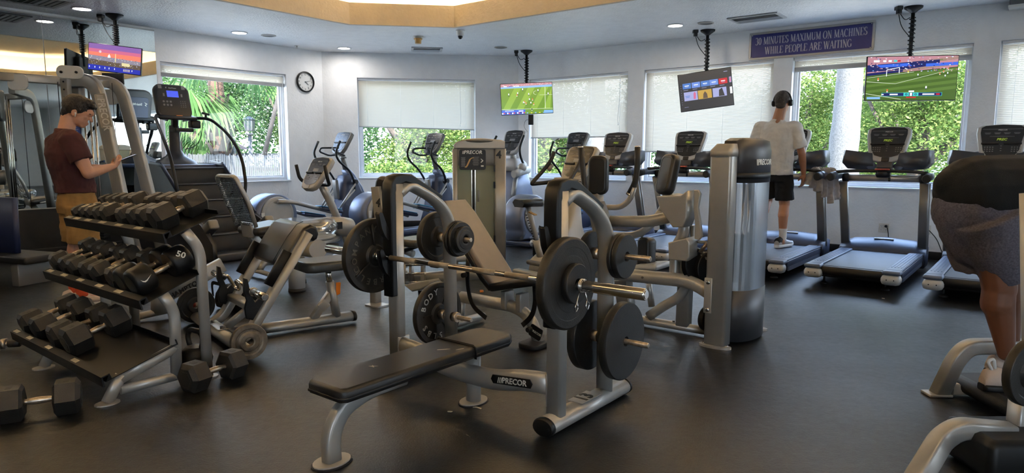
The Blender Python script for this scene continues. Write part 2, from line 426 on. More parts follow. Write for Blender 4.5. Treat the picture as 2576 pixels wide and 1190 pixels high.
# ceiling with the octagonal tray
T1 = Vector((-2.149, 9.15, 0)); T2 = Vector((-.785, 9.352, 0)); LT = 5.6; ch = .976
tr = [T1, T2, T2 + dR*LT]
tr.append(tr[-1] + Vector((.10, -1.0, 0)).normalized()*1.38)
tr.append(tr[-1] + dL*LT)
tr.append(tr[-1] + Vector((-1.0, -.12, 0)).normalized()*1.38)
tr.append(tr[-1] - dR*LT)
tr.append(T1 + dL*LT)
def tri_fill(outer, inner, z):
    bm = bmesh.new(); es = []
    for loop in (outer, inner):
        vs = [bm.verts.new((p.x, p.y, z)) for p in loop]
        es += [bm.edges.new((vs[i], vs[(i+1) % len(vs)])) for i in range(len(vs))]
    bmesh.ops.triangle_fill(bm, use_beauty=True, edges=es); return bm
def ring_slab(name, outer, inner, z, th, m):
    bm = tri_fill(outer, inner, z)
    r = bmesh.ops.extrude_face_region(bm, geom=bm.faces[:]); 
    bmesh.ops.translate(bm, vec=(0, 0, th), verts=[v for v in r['geom'] if isinstance(v, bmesh.types.BMVert)])
    mb = MB(); mb.bm.free(); mb.bm = bm; return mb.build(name, m)
def grow(loop, d):
    c = sum(loop, Vector())/len(loop); n = len(loop); out = []
    for i in range(n):
        a, b, e = loop[i-1], loop[i], loop[(i+1) % n]
        e1 = (b-a).normalized(); e2 = (e-b).normalized(); n1 = Vector((e1.y, -e1.x, 0)); n2 = Vector((e2.y, -e2.x, 0))
        if n1.dot(b-c) < 0: n1 = -n1
        if n2.dot(b-c) < 0: n2 = -n2
        nn = (n1+n2).normalized(); out.append(b + nn*(d/max(nn.dot(n1), .3)))
    return out
struct(ring_slab('ceiling', grow(room, .2), grow(tr, .06), H_CEIL, .08, 'ceiling_paint'))
struct(ring_slab('trim_1', grow(tr, .06), tr, H_CEIL, .28, 'tray_paint'))          # upright lip of the tray
TZ = 3.62
struct(ring_slab('wall_tray', grow(tr, .55), grow(tr, .45), H_CEIL+.08, TZ-H_CEIL-.08, 'tray_top'))
mb = MB(); mb.prism([(p.x, p.y) for p in reversed(grow(tr, .55))], .08, Matrix.Translation((0, 0, TZ))); struct(mb.build('ceiling_tray', 'tray_top'))
# warm lamps lying behind the lip
for i in range(8):
    a, b = grow(tr, .26)[i], grow(tr, .26)[(i+1) % 8]; d = (b-a).normalized()
    M = Matrix((d, Vector((-d.y, d.x, 0)), Vector((0, 0, 1)))).transposed()
    mb = MB(); mb.box((a+b)/2 + Vector((0, 0, H_CEIL+.115)), ((b-a).length-.2, .05, .05), M)
    tag(mb.build('cove_lamp', 'cove_glow'), 'warm strip lamp lying hidden behind the raised ceiling lip', 'lamp', 'strip lamps behind the tray lip')

# walls
WR = [(.235, 2.17), (2.45, 4.40), (4.645, 6.65), (6.905, 8.88)]; WX_FILL = [(9.13, 11.1), (11.35, 13.3)]  # last two openings: unseen windows added to light the foreground
wR = wall('wall_right', C2, PR, [(a, b, Z0, Z1) for a, b in WR + WX_FILL])
wC = wall('wall_front', C2, C1, [(.768, 2.784, Z0, Z1)])
wL = wall('wall_left', C1, PL_, [(.69, 2.66, Z0-.015, Z1-.02)])
wall('wall_rear_left', PL_, QL)
LB = (QR-QL).length; OB_FILL = [(LB*.35+2.6*k, LB*.35+2.6*k+2.2, .5, 2.6) for k in range(1)]; OR_FILL = [(1.0+2.6*k, 2.5+2.6*k, .5, 2.6) for k in range(2)]  # unseen rear openings, added so daylight reaches the foreground
wB = wall('wall_rear', QL, QR, OB_FILL); wQ = wall('wall_rear_right', QR, PR, OR_FILL)

def window(n, p, d, nrm, t0, t1, z0=Z0, z1=Z1, sash=True):
    """frame, pane and sill in the opening; nrm points outside"""
    R3 = Matrix((d, nrm, Vector((0, 0, 1)))).transposed(); M = R3.to_4x4(); M.translation = p + d*((t0+t1)/2)
    w = t1-t0; o = bpy.data.objects.new('window_%d' % n, None); C.objects.link(o); o.matrix_world = M; o['kind'] = 'structure'
    mb = MB(); f = .05; yy = .13
    for x in (-w/2+f/2, w/2-f/2): mb.box((x, yy, (z0+z1)/2), (f, .07, z1-z0), bev=.006)
    for z in (z0+f/2, z1-f/2): mb.box((0, yy, z), (w-2*f, .07, f), bev=.006)
    # slim inner bead of the sash
    for x in (-w/2+f+.012, w/2-f-.012): mb.box((x, yy+.01, (z0+z1)/2), (.024, .04, z1-z0-2*f))
    for z in (z0+f+.012, z1-f-.012): mb.box((0, yy+.01, z), (w-2*f-.04, .04, .024))
    mb.build('window_frame', 'frame_white', o)
    mb = MB(); mb.box((0, yy+.012, (z0+z1)/2), (w-2*f-.03, .006, z1-z0-2*f-.03)); mb.build('pane', 'glass', o)
    mb = MB(); mb.box((0, .03, z0-.012), (w+.03, .10, .024), bev=.005); mb.build('window_sill', 'frame_white', o)
    return o, M
def blind(M, w, z_top, z_bot, label, tilt=0.0, inside=.055, gather=False, cord_x=None, drop=0.0, rail=.018):
    """venetian blind hung in a window; drop lets the right end of the bottom rail sag"""
    t = thing('venetian_blind', label, 'blind', M)
    mb = MB(); mb.box((0, inside, z_top-.018), (w-.02, .045, .034), bev=.004)
    mb.build('headrail', 'frame_white', t)
    mb = MB(); zt = z_top-.045; pitch = .0200 if not gather else .0095; n = max(3, int((zt-z_bot)/pitch))
    for k in range(n):
        z = zt - (zt-z_bot)*(k+.5)/n; dr = drop*(k+.5)/n
        a = math.radians(57 if not gather else 12); hw = .0125; L = w/2-.018
        pr = []
        for q in (-1, -.33, .33, 1): pr.append((q*hw*math.cos(a) , q*hw*math.sin(a) + (1-q*q)*.0018))
        for i in range(3):
            (y0, e0), (y1, e1) = pr[i], pr[i+1]
            mb.quad((-L, inside+y0, z+e0), (L, inside+y0, z+e0-dr), (L, inside+y1, z+e1-dr), (-L, inside+y1, z+e1), True)
    mb.build('slats', 'blind_slat', t, fix=False)
    mb = MB(); L = w/2-.015
    mb.sweep([(-L, inside, z_bot-rail/2), (L, inside, z_bot-rail/2-drop)], rrect(.028, rail, .004)); mb.build('bottom_rail', 'light_grey', t)
    mb = MB()
    for x in (-w*.42, -w*.14, w*.14, w*.42): mb.cyl((x, inside-.014, z_top-.03), (x, inside-.014, z_bot-drop/2), .0012, n=5)
    mb.build('ladder_cord', 'frame_white', t)
    if cord_x is not None:
        x, ze = cord_x; mb = MB()
        mb.tube([(x, inside-.03, z_top-.03), (x+.004, inside-.035, (z_top+ze)/2), (x-.006, -.02, ze+.06), (x+.008, -.02, ze)], .003, 6, .05)
        mb.cyl((x+.008, -.02, ze), (x+.008, -.02, ze-.03), .006, .004, 8); mb.build('pull_cord', 'frame_white', t)
    return t
o, M = window(1, C1, dL, wL[2], .69, 2.66, Z0-.015, Z1-.02)
blind(M, 1.97, Z1-.02, Z1-.165, 'cream blind pulled almost fully up in the window beside the mirror', gather=False, cord_x=(-.93, .62), rail=.055)
o, M = window(2, C2, dC, wC[2], .768, 2.784)
M2 = M @ Matrix.Rotation(0, 4, 'Z')
blind(M, 2.016, Z1, 1.70, 'white blind lowered two thirds with a slanting bottom rail, in the short end wall window', drop=-.045, cord_x=(-.75, 1.78))
for i, (a, b) in enumerate(WR):
    o, M = window(3+i, C2, dR, wR[2], a, b)
    zb, lab = [(1.56, 'white blind lowered two thirds behind the screen showing a green football pitch'),
               (1.32, 'white blind lowered almost to the sill behind the tilted dark screen'),
               (2.43, 'white blind drawn up to a thin band above the widest view of trees'),
               (1.02, 'white blind closed at the right edge of the picture')][i]
    blind(M, b-a, Z1, zb, lab, cord_x=((b-a)*.42, zb+.2) if i == 0 else None, rail=.06 if i == 2 else .018)
for k, (a, b) in enumerate(WX_FILL): window(7+k, C2, dR, wR[2], a, b)  # added windows out of view, for side light from the right
for k, (a, b, z0, z1) in enumerate(OB_FILL): window(9+k, QL, wB[1], wB[2], a, b, z0, z1)  # added window behind the camera, for front light
for k, (a, b, z0, z1) in enumerate(OR_FILL): window(10+k, QR, wQ[1], wQ[2], a, b, z0, z1)  # added windows behind and right of the camera, for front light
# baseboards
def board(name, p, q, nrm, t0, t1, h=.1, m='black'):
    d = (q-p).normalized(); R3 = Matrix((d, nrm, Vector((0, 0, 1)))).transposed()
    mb = MB(); mb.box(p + d*((t0+t1)/2) - nrm*.012 + Vector((0, 0, h/2)), (t1-t0, .022, h), R3, bev=.004); return struct(mb.build(name, m))
board('baseboard_right', C2, PR, wR[2], 0, 18.5); board('baseboard_front', C2, C1, wC[2], 0, 3.33); board('baseboard_left', C1, PL_, wL[2], 0, 12.9)
# mirrors above a black rubber wainscot on the left wall
R3 = Matrix((dL, wL[2], Vector((0, 0, 1)))).transposed()
mt0 = 2.72
for i, (a, b) in enumerate(((2.72, 4.035), (4.045, 5.9), (5.91, 7.8), (7.81, 9.7), (9.71, 11.6))):
    t = thing('wall_mirror', ['frameless wall mirror beside the window with the stair climber in it', 'frameless wall mirror showing the machine uprights at the left edge of the picture'][min(i, 1)], 'mirror',
              Matrix.Translation(C1 + dL*((a+b)/2)) @ R3.to_4x4(), 'wall mirrors off to the left' if i > 1 else None)
    if i > 1: t['label'] = 'frameless wall mirror panel continuing beyond the left edge'
    mb = MB(); mb.box((0, -.006, (.60+2.925)/2), (b-a, .012, 2.925-.60)); mb.build('mirror_glass', 'mirror_glass', t)
    mb = MB(); mb.box((0, -.009, .594), (b-a, .02, .014)); mb.box((0, -.009, 2.933), (b-a, .02, .016)); mb.build('edge_channel', 'silver', t)
mb = MB(); mb.box(C1 + dL*7.2 - wL[2]*.008 + Vector((0, 0, .294)), (9.0, .016, .585), R3); struct(mb.build('trim_2', 'rubber'))

# ---------------------------------------------------------------- ceiling fittings
def disc(name, p, lit, label):
    t = thing('recessed_light' if lit else 'unlit_downlight', label, 'light' if lit else 'downlight', Matrix.Translation((p.x, p.y, H_CEIL)))  # unlit discs are recessed lights that are switched off
    r = .095 if lit else .085
    mb = MB(); mb.lathe([(r, 0), (r+.018, -.003), (r+.018, -.008), (r, -.012), (r-.004, -.004), (r-.004, 0)], (0, 0, 0), n=32); mb.build('trim_ring', 'white_plastic' if lit else 'warm_grey', t)
    mb = MB(); mb.lathe([(0, -.003), (r-.003, -.003)], (0, 0, 0), n=32); mb.build('diffuser' if lit else 'unlit_lens', 'lamp_glow' if lit else 'silver_dark', t, fix=False)
    return t
for px, py, lb in ((204, 25, 'lit round recessed light nearest the mirror'), (600, 84, 'lit round recessed light above the stair climber window'),
                   (864, 122, 'lit round recessed light near the corner by the wall clock'), (1697, 62, 'lit round recessed light left of the blue notice')):
    disc('l', G(px, py, H_CEIL), True, lb)
for px, py, lb in ((674, 91, 'unlit round ceiling fitting beside the lit one over the left window'), (1258, 119, 'dark round ceiling fitting beside the football screen mount'),
                   (1774, 56, 'unlit round ceiling fitting above the tilted screen mount')):
    disc('s', G(px, py, H_CEIL), False, lb)
for x, y in ((-7.2, 5.6), (6.3, 5.2), (3.2, -2.5), (-2.8, -2.8), (8.5, 2.2)):  # unseen lamps, added to brighten the foreground
    disc('l', Vector((x, y, 0)), True, 'unseen recessed light added to light the foreground')['group'] = 'added recessed lights out of view'
def vent(p, w, h, label, yaw=38.4):
    t = thing('ceiling_vent', label, 'vent', Matrix.Translation((p.x, p.y, H_CEIL)) @ Matrix.Rotation(-math.radians(yaw), 4, 'Z'))
    mb = MB()
    for s in (-1, 1): mb.box((0, s*(h/2-.02), -.008), (w, .04, .016), bev=.003); mb.box((s*(w/2-.02), 0, -.008), (.04, h-.08, .016), bev=.003)
    mb.build('vent_frame', 'light_grey', t)
    mb = MB()
    for k in range(9): mb.box((0, -h/2+.05+(h-.1)*k/8, -.012), (w-.08, .022, .003), (math.radians(35 if k < 5 else -35), 0, 0))
    mb.build('louvre', 'light_grey', t)
    mb = MB(); mb.box((0, 0, -.001), (w-.08, h-.08, .002)); mb.build('backing', 'black', t)
vent(G(1072, 124, H_CEIL), .50, .40, 'square ceiling vent above the short end wall', 81.2-90)
vent(G(1902, 42, H_CEIL), .62, .40, 'oblong ceiling vent above the blue notice', -51.6+90)
vent(G(85, 4, H_CEIL), .60, .60, 'dark square ceiling vent cut off at the top left corner')
# alarm sounder, dome camera, sprinkler
p = G(1050, 93, H_CEIL); t = thing('smoke_alarm', 'brownish ceiling alarm with a square base plate under it, centre of the ceiling', 'alarm', Matrix.Translation((p.x, p.y, H_CEIL)))
mb = MB(); mb.lathe([(0, 0), (.075, 0), (.075, -.012), (.05, -.022), (.05, -.03)], (0, 0, 0), n=28); mb.build('base', 'warm_grey', t)
mb = MB(); mb.lathe([(.05, -.022), (.066, -.03), (.060, -.042), (.048, -.05), (.045, -.10), (0, -.102)], (0, 0, 0), n=24); mb.build('sensor_body', 'gold_label', t)
p = G(1156, 77, H_CEIL); t = thing('dome_camera', 'white dome security camera with a black eye on the ceiling', 'camera', Matrix.Translation((p.x, p.y, H_CEIL)))
mb = MB(); mb.lathe([(0, 0), (.062, 0), (.062, -.01), (.055, -.018), (.055, -.06), (.042, -.075), (0, -.075)], (0, 0, 0), n=28); mb.build('housing', 'white_plastic', t)
mb = MB(); mb.ball((0, 0, -.085), .034); mb.build('lens_dome', 'black_gloss', t)
p = G(745, 117, H_CEIL); t = thing('sprinkler', 'small ceiling sprinkler above the wall clock', 'sprinkler', Matrix.Translation((p.x, p.y, H_CEIL)))
mb = MB(); mb.lathe([(0, 0), (.04, 0), (.035, -.006), (.012, -.008), (.008, -.03), (0, -.03)], (0, 0, 0)); mb.lathe([(0, -.04), (.022, -.04), (.022, -.042), (0, -.043)], (0, 0, 0)); mb.build('sprinkler_head', 'chrome', t)

# ---------------------------------------------------------------- on the walls
def wall_pick(p, nrm, px, py):
    d = ray(px, py); return EYE + d*((p-EYE).dot(nrm)/d.dot(nrm))
wl_fr = Matrix((-dL, -wL[2], Vector((0, 0, 1))))  # helper axes
def on_wall(px, py, base, d, nrm):
    """frame on a wall: x to the viewer's right, y up, z out of the wall into the room"""
    c = wall_pick(base, nrm, px, py); x = d if ray(px, py).cross(Vector((0, 0, 1))).dot(d) > 0 else -d
    return basis(c, x, (0, 0, 1))
MC = on_wall(765.5, 208, C1, dL, wL[2])
t = thing('wall_clock', 'round black-rimmed wall clock with a white dial', 'clock', MC)
mb = MB(); mb.lathe([(.148, 0), (.166, .004), (.170, .02), (.164, .036), (.150, .040), (.146, .026)], (0, 0, 0), n=48); mb.build('rim', 'black', t)
mb = MB(); mb.lathe([(0, .010), (.15, .010)], (0, 0, 0), n=48); mb.build('dial', 'white_plastic', t, fix=False)
mb = MB()
for k in range(12):
    a = PI/2 - (k+1)*PI/6; mb.text(str(k+1), .042, Matrix.Translation((.118*math.cos(a), .118*math.sin(a), .0135)), .0005)
for k in range(60):
    a = k*PI/30; mb.box((.141*math.cos(a), .141*math.sin(a), .0125), (.006, .0015, .001), (0, 0, a))
mb.build('numerals', 'black_mark', t)
for nm, ang, L, w in (('hour_hand', 90-128, .078, .007), ('minute_hand', 90-77, .118, .0045)):
    a = math.radians(ang); mb = MB(); mb.box((L*.42*math.cos(a), L*.42*math.sin(a), .018), (L, w, .002), (0, 0, a)); mb.build(nm, 'black_mark', t)
mb = MB(); mb.cyl((0, 0, .012), (0, 0, .022), .006, n=12); mb.build('hand_hub', 'black_mark', t)

# blue notice
a, b = wall_pick(C2, wR[2], 1884, 118), wall_pick(C2, wR[2], 2199, 84)
M = basis((a+b)/2, dR, (0, 0, 1)); W = (b-a).length
t = thing('wall_notice', 'wide blue notice in a silver frame high on the right wall', 'sign', M)
NH = .36
mb = MB()
for s in (-1, 1): mb.box((0, s*(NH/2-.012), .008), (W, .03, .022), bev=.004); mb.box((s*(W/2-.012), 0, .008), (.03, NH-.05, .022), bev=.004)
mb.build('notice_frame', 'silver', t)
mb = MB(); mb.box((0, 0, .005), (W-.04, NH-.04, .008)); mb.build('notice_board', 'sign_blue', t)
SER = {  # serif capitals drawn with thick and thin strokes on a 0..w by 0..10 grid
 'I': (3.6, [('v', 1.8, 0, 10)]), 'T': (7, [('v', 3.5, 0, 10), ('h', .4, 6.6, 9.7), ('s', .4, 8.6), ('s', 6.6, 8.6)]),
 'L': (6.2, [('v', 1.8, 0, 10), ('h', 1.8, 6, .3), ('s', 6, 1.4)]), 'E': (6.6, [('v', 1.8, 0, 10), ('h', 1.8, 6.2, .3), ('h', 1.8, 6, 9.7), ('h', 1.8, 4.8, 5.1), ('s', 6.2, 1.4), ('s', 6, 8.6)]),
 'H': (7.8, [('v', 1.8, 0, 10), ('v', 6, 0, 10), ('h', 1.8, 6, 5.1)]), 'N': (7.8, [('t', 1.6, 0, 10), ('t', 6.4, 0, 10), ('d', 1.4, 10, 6.4, 0)]),
 'M': (9.4, [('t', 1.6, 0, 10), ('v', 7.8, 0, 10), ('d', 1.6, 10, 4.7, .6), ('q', 4.7, .6, 7.8, 10)]),
 'W': (10.4, [('d', 1, 10, 3.4, 0), ('q', 3.4, 0, 5.2, 10), ('d', 5.2, 10, 7.4, 0), ('q', 7.4, 0, 9.4, 10), ('hs', 1, 10), ('hs', 9.4, 10), ('hs', 5.2, 10)]),
 'A': (7.8, [('q', .9, 0, 3.9, 10), ('d', 3.9, 10, 6.9, 0), ('h', 2.1, 5.7, 3.6), ('hs', .9, 0), ('hs', 6.9, 0)]),
 'X': (7.6, [('d', 1, 10, 6.4, 0), ('q', 1.2, 0, 6.2, 10), ('hs', 1, 10), ('hs', 6.4, 0), ('hs', 1.2, 0), ('hs', 6.2, 10)]),
 'P': (6.6, [('v', 1.8, 0, 10), ('c', 2, 7.4, 3.9, 2.4, -90, 90)]), 'R': (7.4, [('v', 1.8, 0, 10), ('c', 2, 7.5, 3.7, 2.3, -90, 90), ('d', 3.4, 5.2, 6.4, 0)]),
 'O': (8, [('c', 4, 5, 3.2, 4.9, 0, 360)]), 'C': (7.4, [('c', 4, 5, 3.1, 4.9, 50, 310), ('s', 6.2, 8.3)]), 'G': (8, [('c', 4, 5, 3.2, 4.9, 50, 330), ('v', 6.4, .8, 4.2), ('s', 6.3, 8.3)]),
 'U': (7.8, [('v', 1.8, 3, 10), ('t', 6.2, 3, 10), ('c', 4, 3.2, 2.2, 3.1, 180, 360)]), 'S': (6, [('c', 3, 7.5, 1.9, 2.4, 40, 270), ('c', 3, 2.5, 2, 2.4, -140, 90), ('s', 4.9, 8.4), ('s', 1.0, 1.6)]),
 '3': (6, [('c', 2.6, 7.6, 2, 2.3, -80, 150), ('c', 2.6, 2.8, 2.3, 2.7, -150, 85)]), '0': (6, [('c', 3, 5, 2, 4.8, 0, 360)]), ' ': (3.4, [])}
def serif_line(mb, txt, cx, cy, h, width):
    tot = sum(SER[c][0] for c in txt); k = h/10; kx = width/tot; x0 = cx - width/2
    def P(x, y): return (x0 + x*kx, cy - h/2 + y*k)
    def bar(xa, ya, xb, yb, w):
        (a0, b0), (a1, b1) = P(xa, ya), P(xb, yb); d = Vector((a1-a0, b1-b0, 0)); n = Vector((-d.y, d.x, 0)).normalized()*w/2; z = .0105
        mb.quad((a0-n.x, b0-n.y, z), (a1-n.x, b1-n.y, z), (a1+n.x, b1+n.y, z), (a0+n.x, b0+n.y, z))
    for c in txt:
        w, st = SER[c]
        for s in st:
            if s[0] in 'vt':
                x = s[1]; bar(x, s[2], x, s[3], (1.25 if s[0] == 'v' else .5)*k)
                for yy in (s[2], s[3]):
                    if yy in (0, 10): bar(x-1.1, yy+(.2 if yy == 0 else -.2), x+1.1, yy+(.2 if yy == 0 else -.2), .42*k)
            elif s[0] == 'h': bar(s[1], s[3], s[2], s[3], .45*k)
            elif s[0] == 's': bar(s[1], s[2]-1.1, s[1], s[2]+1.1, .45*k)
            elif s[0] == 'hs': bar(s[1]-1, s[2]+(.2 if s[2] == 0 else -.2), s[1]+1, s[2]+(.2 if s[2] == 0 else -.2), .42*k)
            elif s[0] == 'd': bar(s[1], s[2], s[3], s[4], 1.25*k)
            elif s[0] == 'q': bar(s[1], s[2], s[3], s[4], .5*k)
            elif s[0] == 'c':
                _, ox, oy, rx, ry, a0, a1 = s; N = 14
                for i in range(N):
                    u, v = math.radians(a0+(a1-a0)*i/N), math.radians(a0+(a1-a0)*(i+1)/N)
                    th = .45 + .85*abs(math.cos((u+v)/2)); bar(ox+rx*math.cos(u), oy+ry*math.sin(u), ox+rx*math.cos(v), oy+ry*math.sin(v), th*k)
        x0 += w*kx
mb = MB(); serif_line(mb, '30 MINUTES MAXIMUM ON MACHINES', 0, .064, .098, W*.895); serif_line(mb, 'WHILE PEOPLE ARE WAITING', -.02, -.068, .098, W*.70)
mb.build('lettering', 'sign_text', t)
mb = MB()
for sx_ in (-1, 1):
    for sy_ in (-1, 1): mb.cyl((sx_*(W/2-.04), sy_*(NH/2-.035), .008), (sx_*(W/2-.04), sy_*(NH/2-.035), .013), .006, n=8)
mb.build('screw', 'chrome', t)

# sockets and leads under the right windows
def outlet(px, py, label, plug=True):
    M = on_wall(px, py, C2, dR, wR[2]); t = thing('wall_socket', label, 'socket', M)
    mb = MB(); mb.box((0, 0, .004), (.115, .115, .008), bev=.003); mb.build('face_plate', 'outlet_cream', t)
    mb = MB()
    for x in (-.027, .027):
        for y in (-.024, .024):
            mb.box((x, y, .009), (.03, .034, .002))
    mb.build('receptacle', 'white_plastic', t)
    mb = MB()
    for x in (-.027, .027):
        for y in (-.024, .024):
            mb.box((x-.006, y+.004, .0105), (.003, .010, .001)); mb.box((x+.006, y+.004, .0105), (.003, .010, .001)); mb.cyl((x, y-.009, .0095), (x, y-.009, .011), .003, n=8)
    mb.build('slot', 'black_mark', t); return M
M = outlet(2223, 570, 'cream double wall socket with a black plug, behind the empty treadmill')
t = thing('power_cord', 'black plug and cord hanging from the wall socket', 'cord', M @ Matrix.Translation((.027, .024, .012)))
mb = MB(); mb.cyl((0, 0, 0), (0, 0, .03), .018, .014, 14); mb.build('plug', 'black', t)
mb = MB(); mb.tube([(0, 0, .03), (.02, -.01, .045), (.035, -.08, .03), (.045, -.30, .02), (.05, -.58, .03)], .005, 7, .06); mb.build('cable', 'black', t)
M = outlet(2328, 574, 'cream wall socket partly hidden by the right upright of the empty treadmill')
t = thing('power_cord', 'black cord slanting down the wall beside the right treadmill', 'cord', M @ Matrix.Translation((.03, 0, .012)))
mb = MB(); mb.tube([(0, 0, 0), (.02, -.01, .03), (.10, -.10, .03), (.22, -.40, .02), (.24, -.50, .03)], .005, 7, .06); mb.build('cable', 'black', t)
# dark box high up at the right edge
a = wall_pick(C2, wR[2], 2540, 10); M = basis(a + dR*.35, dR, (0, 0, 1))
t = thing('wall_cabinet', 'dark box with a pale lower edge at the top right corner', 'box', M)
mb = MB(); mb.box((0, .10, .10), (.70, .26, .20), bev=.006); mb.build('cabinet_body', 'silver_dark', t)
mb = MB(); mb.box((0, -.04, .10), (.72, .03, .22), bev=.006); mb.build('lower_trim', 'outlet_cream', t)
# blue rules board on the far right wall, seen in the mirror
p = C2 + dR*15.9 - wR[2]*.03; M = basis(p + Vector((0, 0, 1.95)), dR, (0, 0, 1))
t = thing('rules_board', 'blue board of white lines seen in the mirror behind the cable machine', 'sign', M)
mb = MB(); mb.box((0, 0, .006), (1.1, 1.1, .012)); mb.build('board_panel', 'sign_blue', t)
mb = MB()
for k in range(13): mb.box((-.02 + .03*((k*7) % 3), .44-.07*k, .0135), (.80-.12*((k*5) % 4), .022, .001))
mb.build('text_lines', 'sign_text', t)
# ================================================================ OUTSIDE THE WINDOWS
mb = MB(); mb.box((0, 5, -.21), (130, 130, .1)); g_ = mb.build('ground', 'ground_ext'); tag(g_, kind='structure')
mb = MB(); mb.box((0, 43.5, -.145), (120, 52, .03)); tag(mb.build('lawn', 'lawn'), kind='structure')
rnd = random.Random(3)
def leaves(mb, c, r, n, size, rr=rnd, droop=0.0, shell=.55):
    c = Vector(c)
    for _ in range(n):
        while True:
            p = Vector((rr.uniform(-1, 1), rr.uniform(-1, 1), rr.uniform(-1, 1)))
            if shell < p.length < 1: break
        q = c + Vector((p.x*r[0], p.y*r[1], p.z*r[2]))
        a = Vector((rr.gauss(0, 1), rr.gauss(0, 1), rr.gauss(0, .6))).normalized(); b = a.cross(Vector((rr.gauss(0, 1), rr.gauss(0, 1), rr.gauss(0, 1)))).normalized()
        s = size*rr.uniform(.6, 1.4); a *= s; b *= s*.42
        mb.quad(q-a, q+b, q+a, q-b)
def crown(name, m, blobs, n, size, parent):
    mb = MB()
    for (c, r) in blobs: leaves(mb, c, r, int(n*(r[0]*r[2])/2.2), size)
    return mb.build(name, m, parent, fix=False)
def limb(mb, pts, r0, r1): mb.sweep(pts, circ(1, 9), rad=.4, seg=4, scale=lambda t: (r0+(r1-r0)*t,)*2)
# four kinds of broadleaf tree, then copies
def tree_kind(k, x, y, sc, label):
    t = thing('leafy_tree', label, 'tree', Matrix.Translation((x, y, -.13)) @ Matrix.Rotation(k*1.3, 4, 'Z') @ Matrix.Scale(sc, 4))
    mb = MB(); limb(mb, [(0, 0, 0), (.1, 0, 1.0), (-.1, .1, 1.8), (.2, 0, 3.6)], .20, .07)
    limb(mb, [(0, 0, 1.0), (.7, .2, 1.9), (1.2, .3, 3.0)], .11, .03); limb(mb, [(-.05, 0, 1.2), (-.8, -.2, 2.0), (-1.3, 0, 3.0)], .11, .03)
    limb(mb, [(0, .1, 1.5), (.3, -.8, 2.4), (.4, -1.1, 3.3)], .08, .02); mb.build('trunk', 'trunk_bare', t)
    rr = random.Random(k+20); bl = []
    for i in range(10): bl.append(((rr.uniform(-.8, .8), rr.uniform(-.7, .7), rr.uniform(.9, 4.0)), (rr.uniform(.7, 1.0), rr.uniform(.6, .95), rr.uniform(.6, .95))))
    crown('foliage', ['leaf_bright', 'leaf_deep', 'leaf_bright'][k % 3], bl, 6500, .045, t); return t
P0 = tree_kind(0, -2.3, 17.3, 1.0, 'bright green leafy tree filling the left half of the end wall window')
P1 = tree_kind(1, -6.9, 21.5, 1.1, 'dark green tree right of the palm seen through the left window')
P2 = tree_kind(2, 8.55, 14.2, .95, 'yellow green leafy tree right of the pale trunk in the widest window')
def again(P, x, y, sc, rz, label): return copy_tree(P, Matrix.Translation((x, y, -.13)) @ Matrix.Rotation(rz, 4, 'Z') @ Matrix.Scale(sc, 4), label)
for i, a in enumerate([
    (P0, .9, 17.6, 1.0, 1.1, 'bright leafy tree filling the right half of the end wall window'),
    (P0, -5.2, 17.9, .75, 2.2, 'sunlit leafy tree at the right side of the left window'),
    (P2, -15.4, 25.0, 1.0, .6, 'yellow green tree left of the palm trunk in the left window'),
    (P1, -10.9, 25.6, 1.15, 1.9, 'dark green tree directly behind the shaggy palm trunk'),
    (P1, 5.4, 21.6, .9, .2, 'dark green tree below the lowered blind, beside the pale trunk'),
    (P2, 7.05, 16.4, .8, 5.0, 'leafy tree left of the thick pale trunk in the widest window'),
    (P0, 9.9, 17.6, 1.15, .8, 'tall leafy tree behind the right football screen'),
    (P0, 11.0, 12.0, .85, 2.6, 'leafy tree at the right edge of the widest window')]): again(*a)
# the wood beyond, too dense to count
mb = MB(); rr = random.Random(11)
for k in range(26):
    a = -50 + k*4.0; y0 = 31 + 2*math.sin(k*2.1); leaves(mb, (y0*math.tan(math.radians(a)) if abs(a) < 45 else y0*(1 if a > 0 else -1)*1.1, y0, 2.1 + rr.uniform(-.2, .5)), (1.7, 1.1, 2.3+rr.uniform(0, .7)), 2300, .11, rr, shell=.5)
for k in range(12): leaves(mb, (11+k*1.4, 23-k*1.15, 2.2), (1.3, 1.0, 2.6), 2300, .10, rr, shell=.5)
tag(mb.build('woodland', 'leaf_deep', fix=False), 'dense dark foliage standing beyond the nearer trees', 'foliage', kind='stuff')
def hedge(x, y, w, label, m='leaf_bright', yaw=0, h=1.0, n=9000):
    t = thing('hedge', label, 'hedge', Matrix.Translation((x, y, -.13)) @ Matrix.Rotation(-math.radians(yaw), 4, 'Z'))
    mb = MB(); leaves(mb, (0, 0, h*.5), (w/2, .5, h*.6), n, .045, shell=.2); mb.build('foliage', m, t, fix=False)
hedge(1.6, 15.6, 3.2, 'low bright hedge below the tiled roof, first window right of the corner', yaw=20)
hedge(8.6, 11.7, 4.5, 'low hedge of bright leaves along the bottom of the widest window', yaw=51)
hedge(-2.4, 15.6, 4.5, 'low green hedge along the bottom of the end wall window', n=13000, h=1.1)
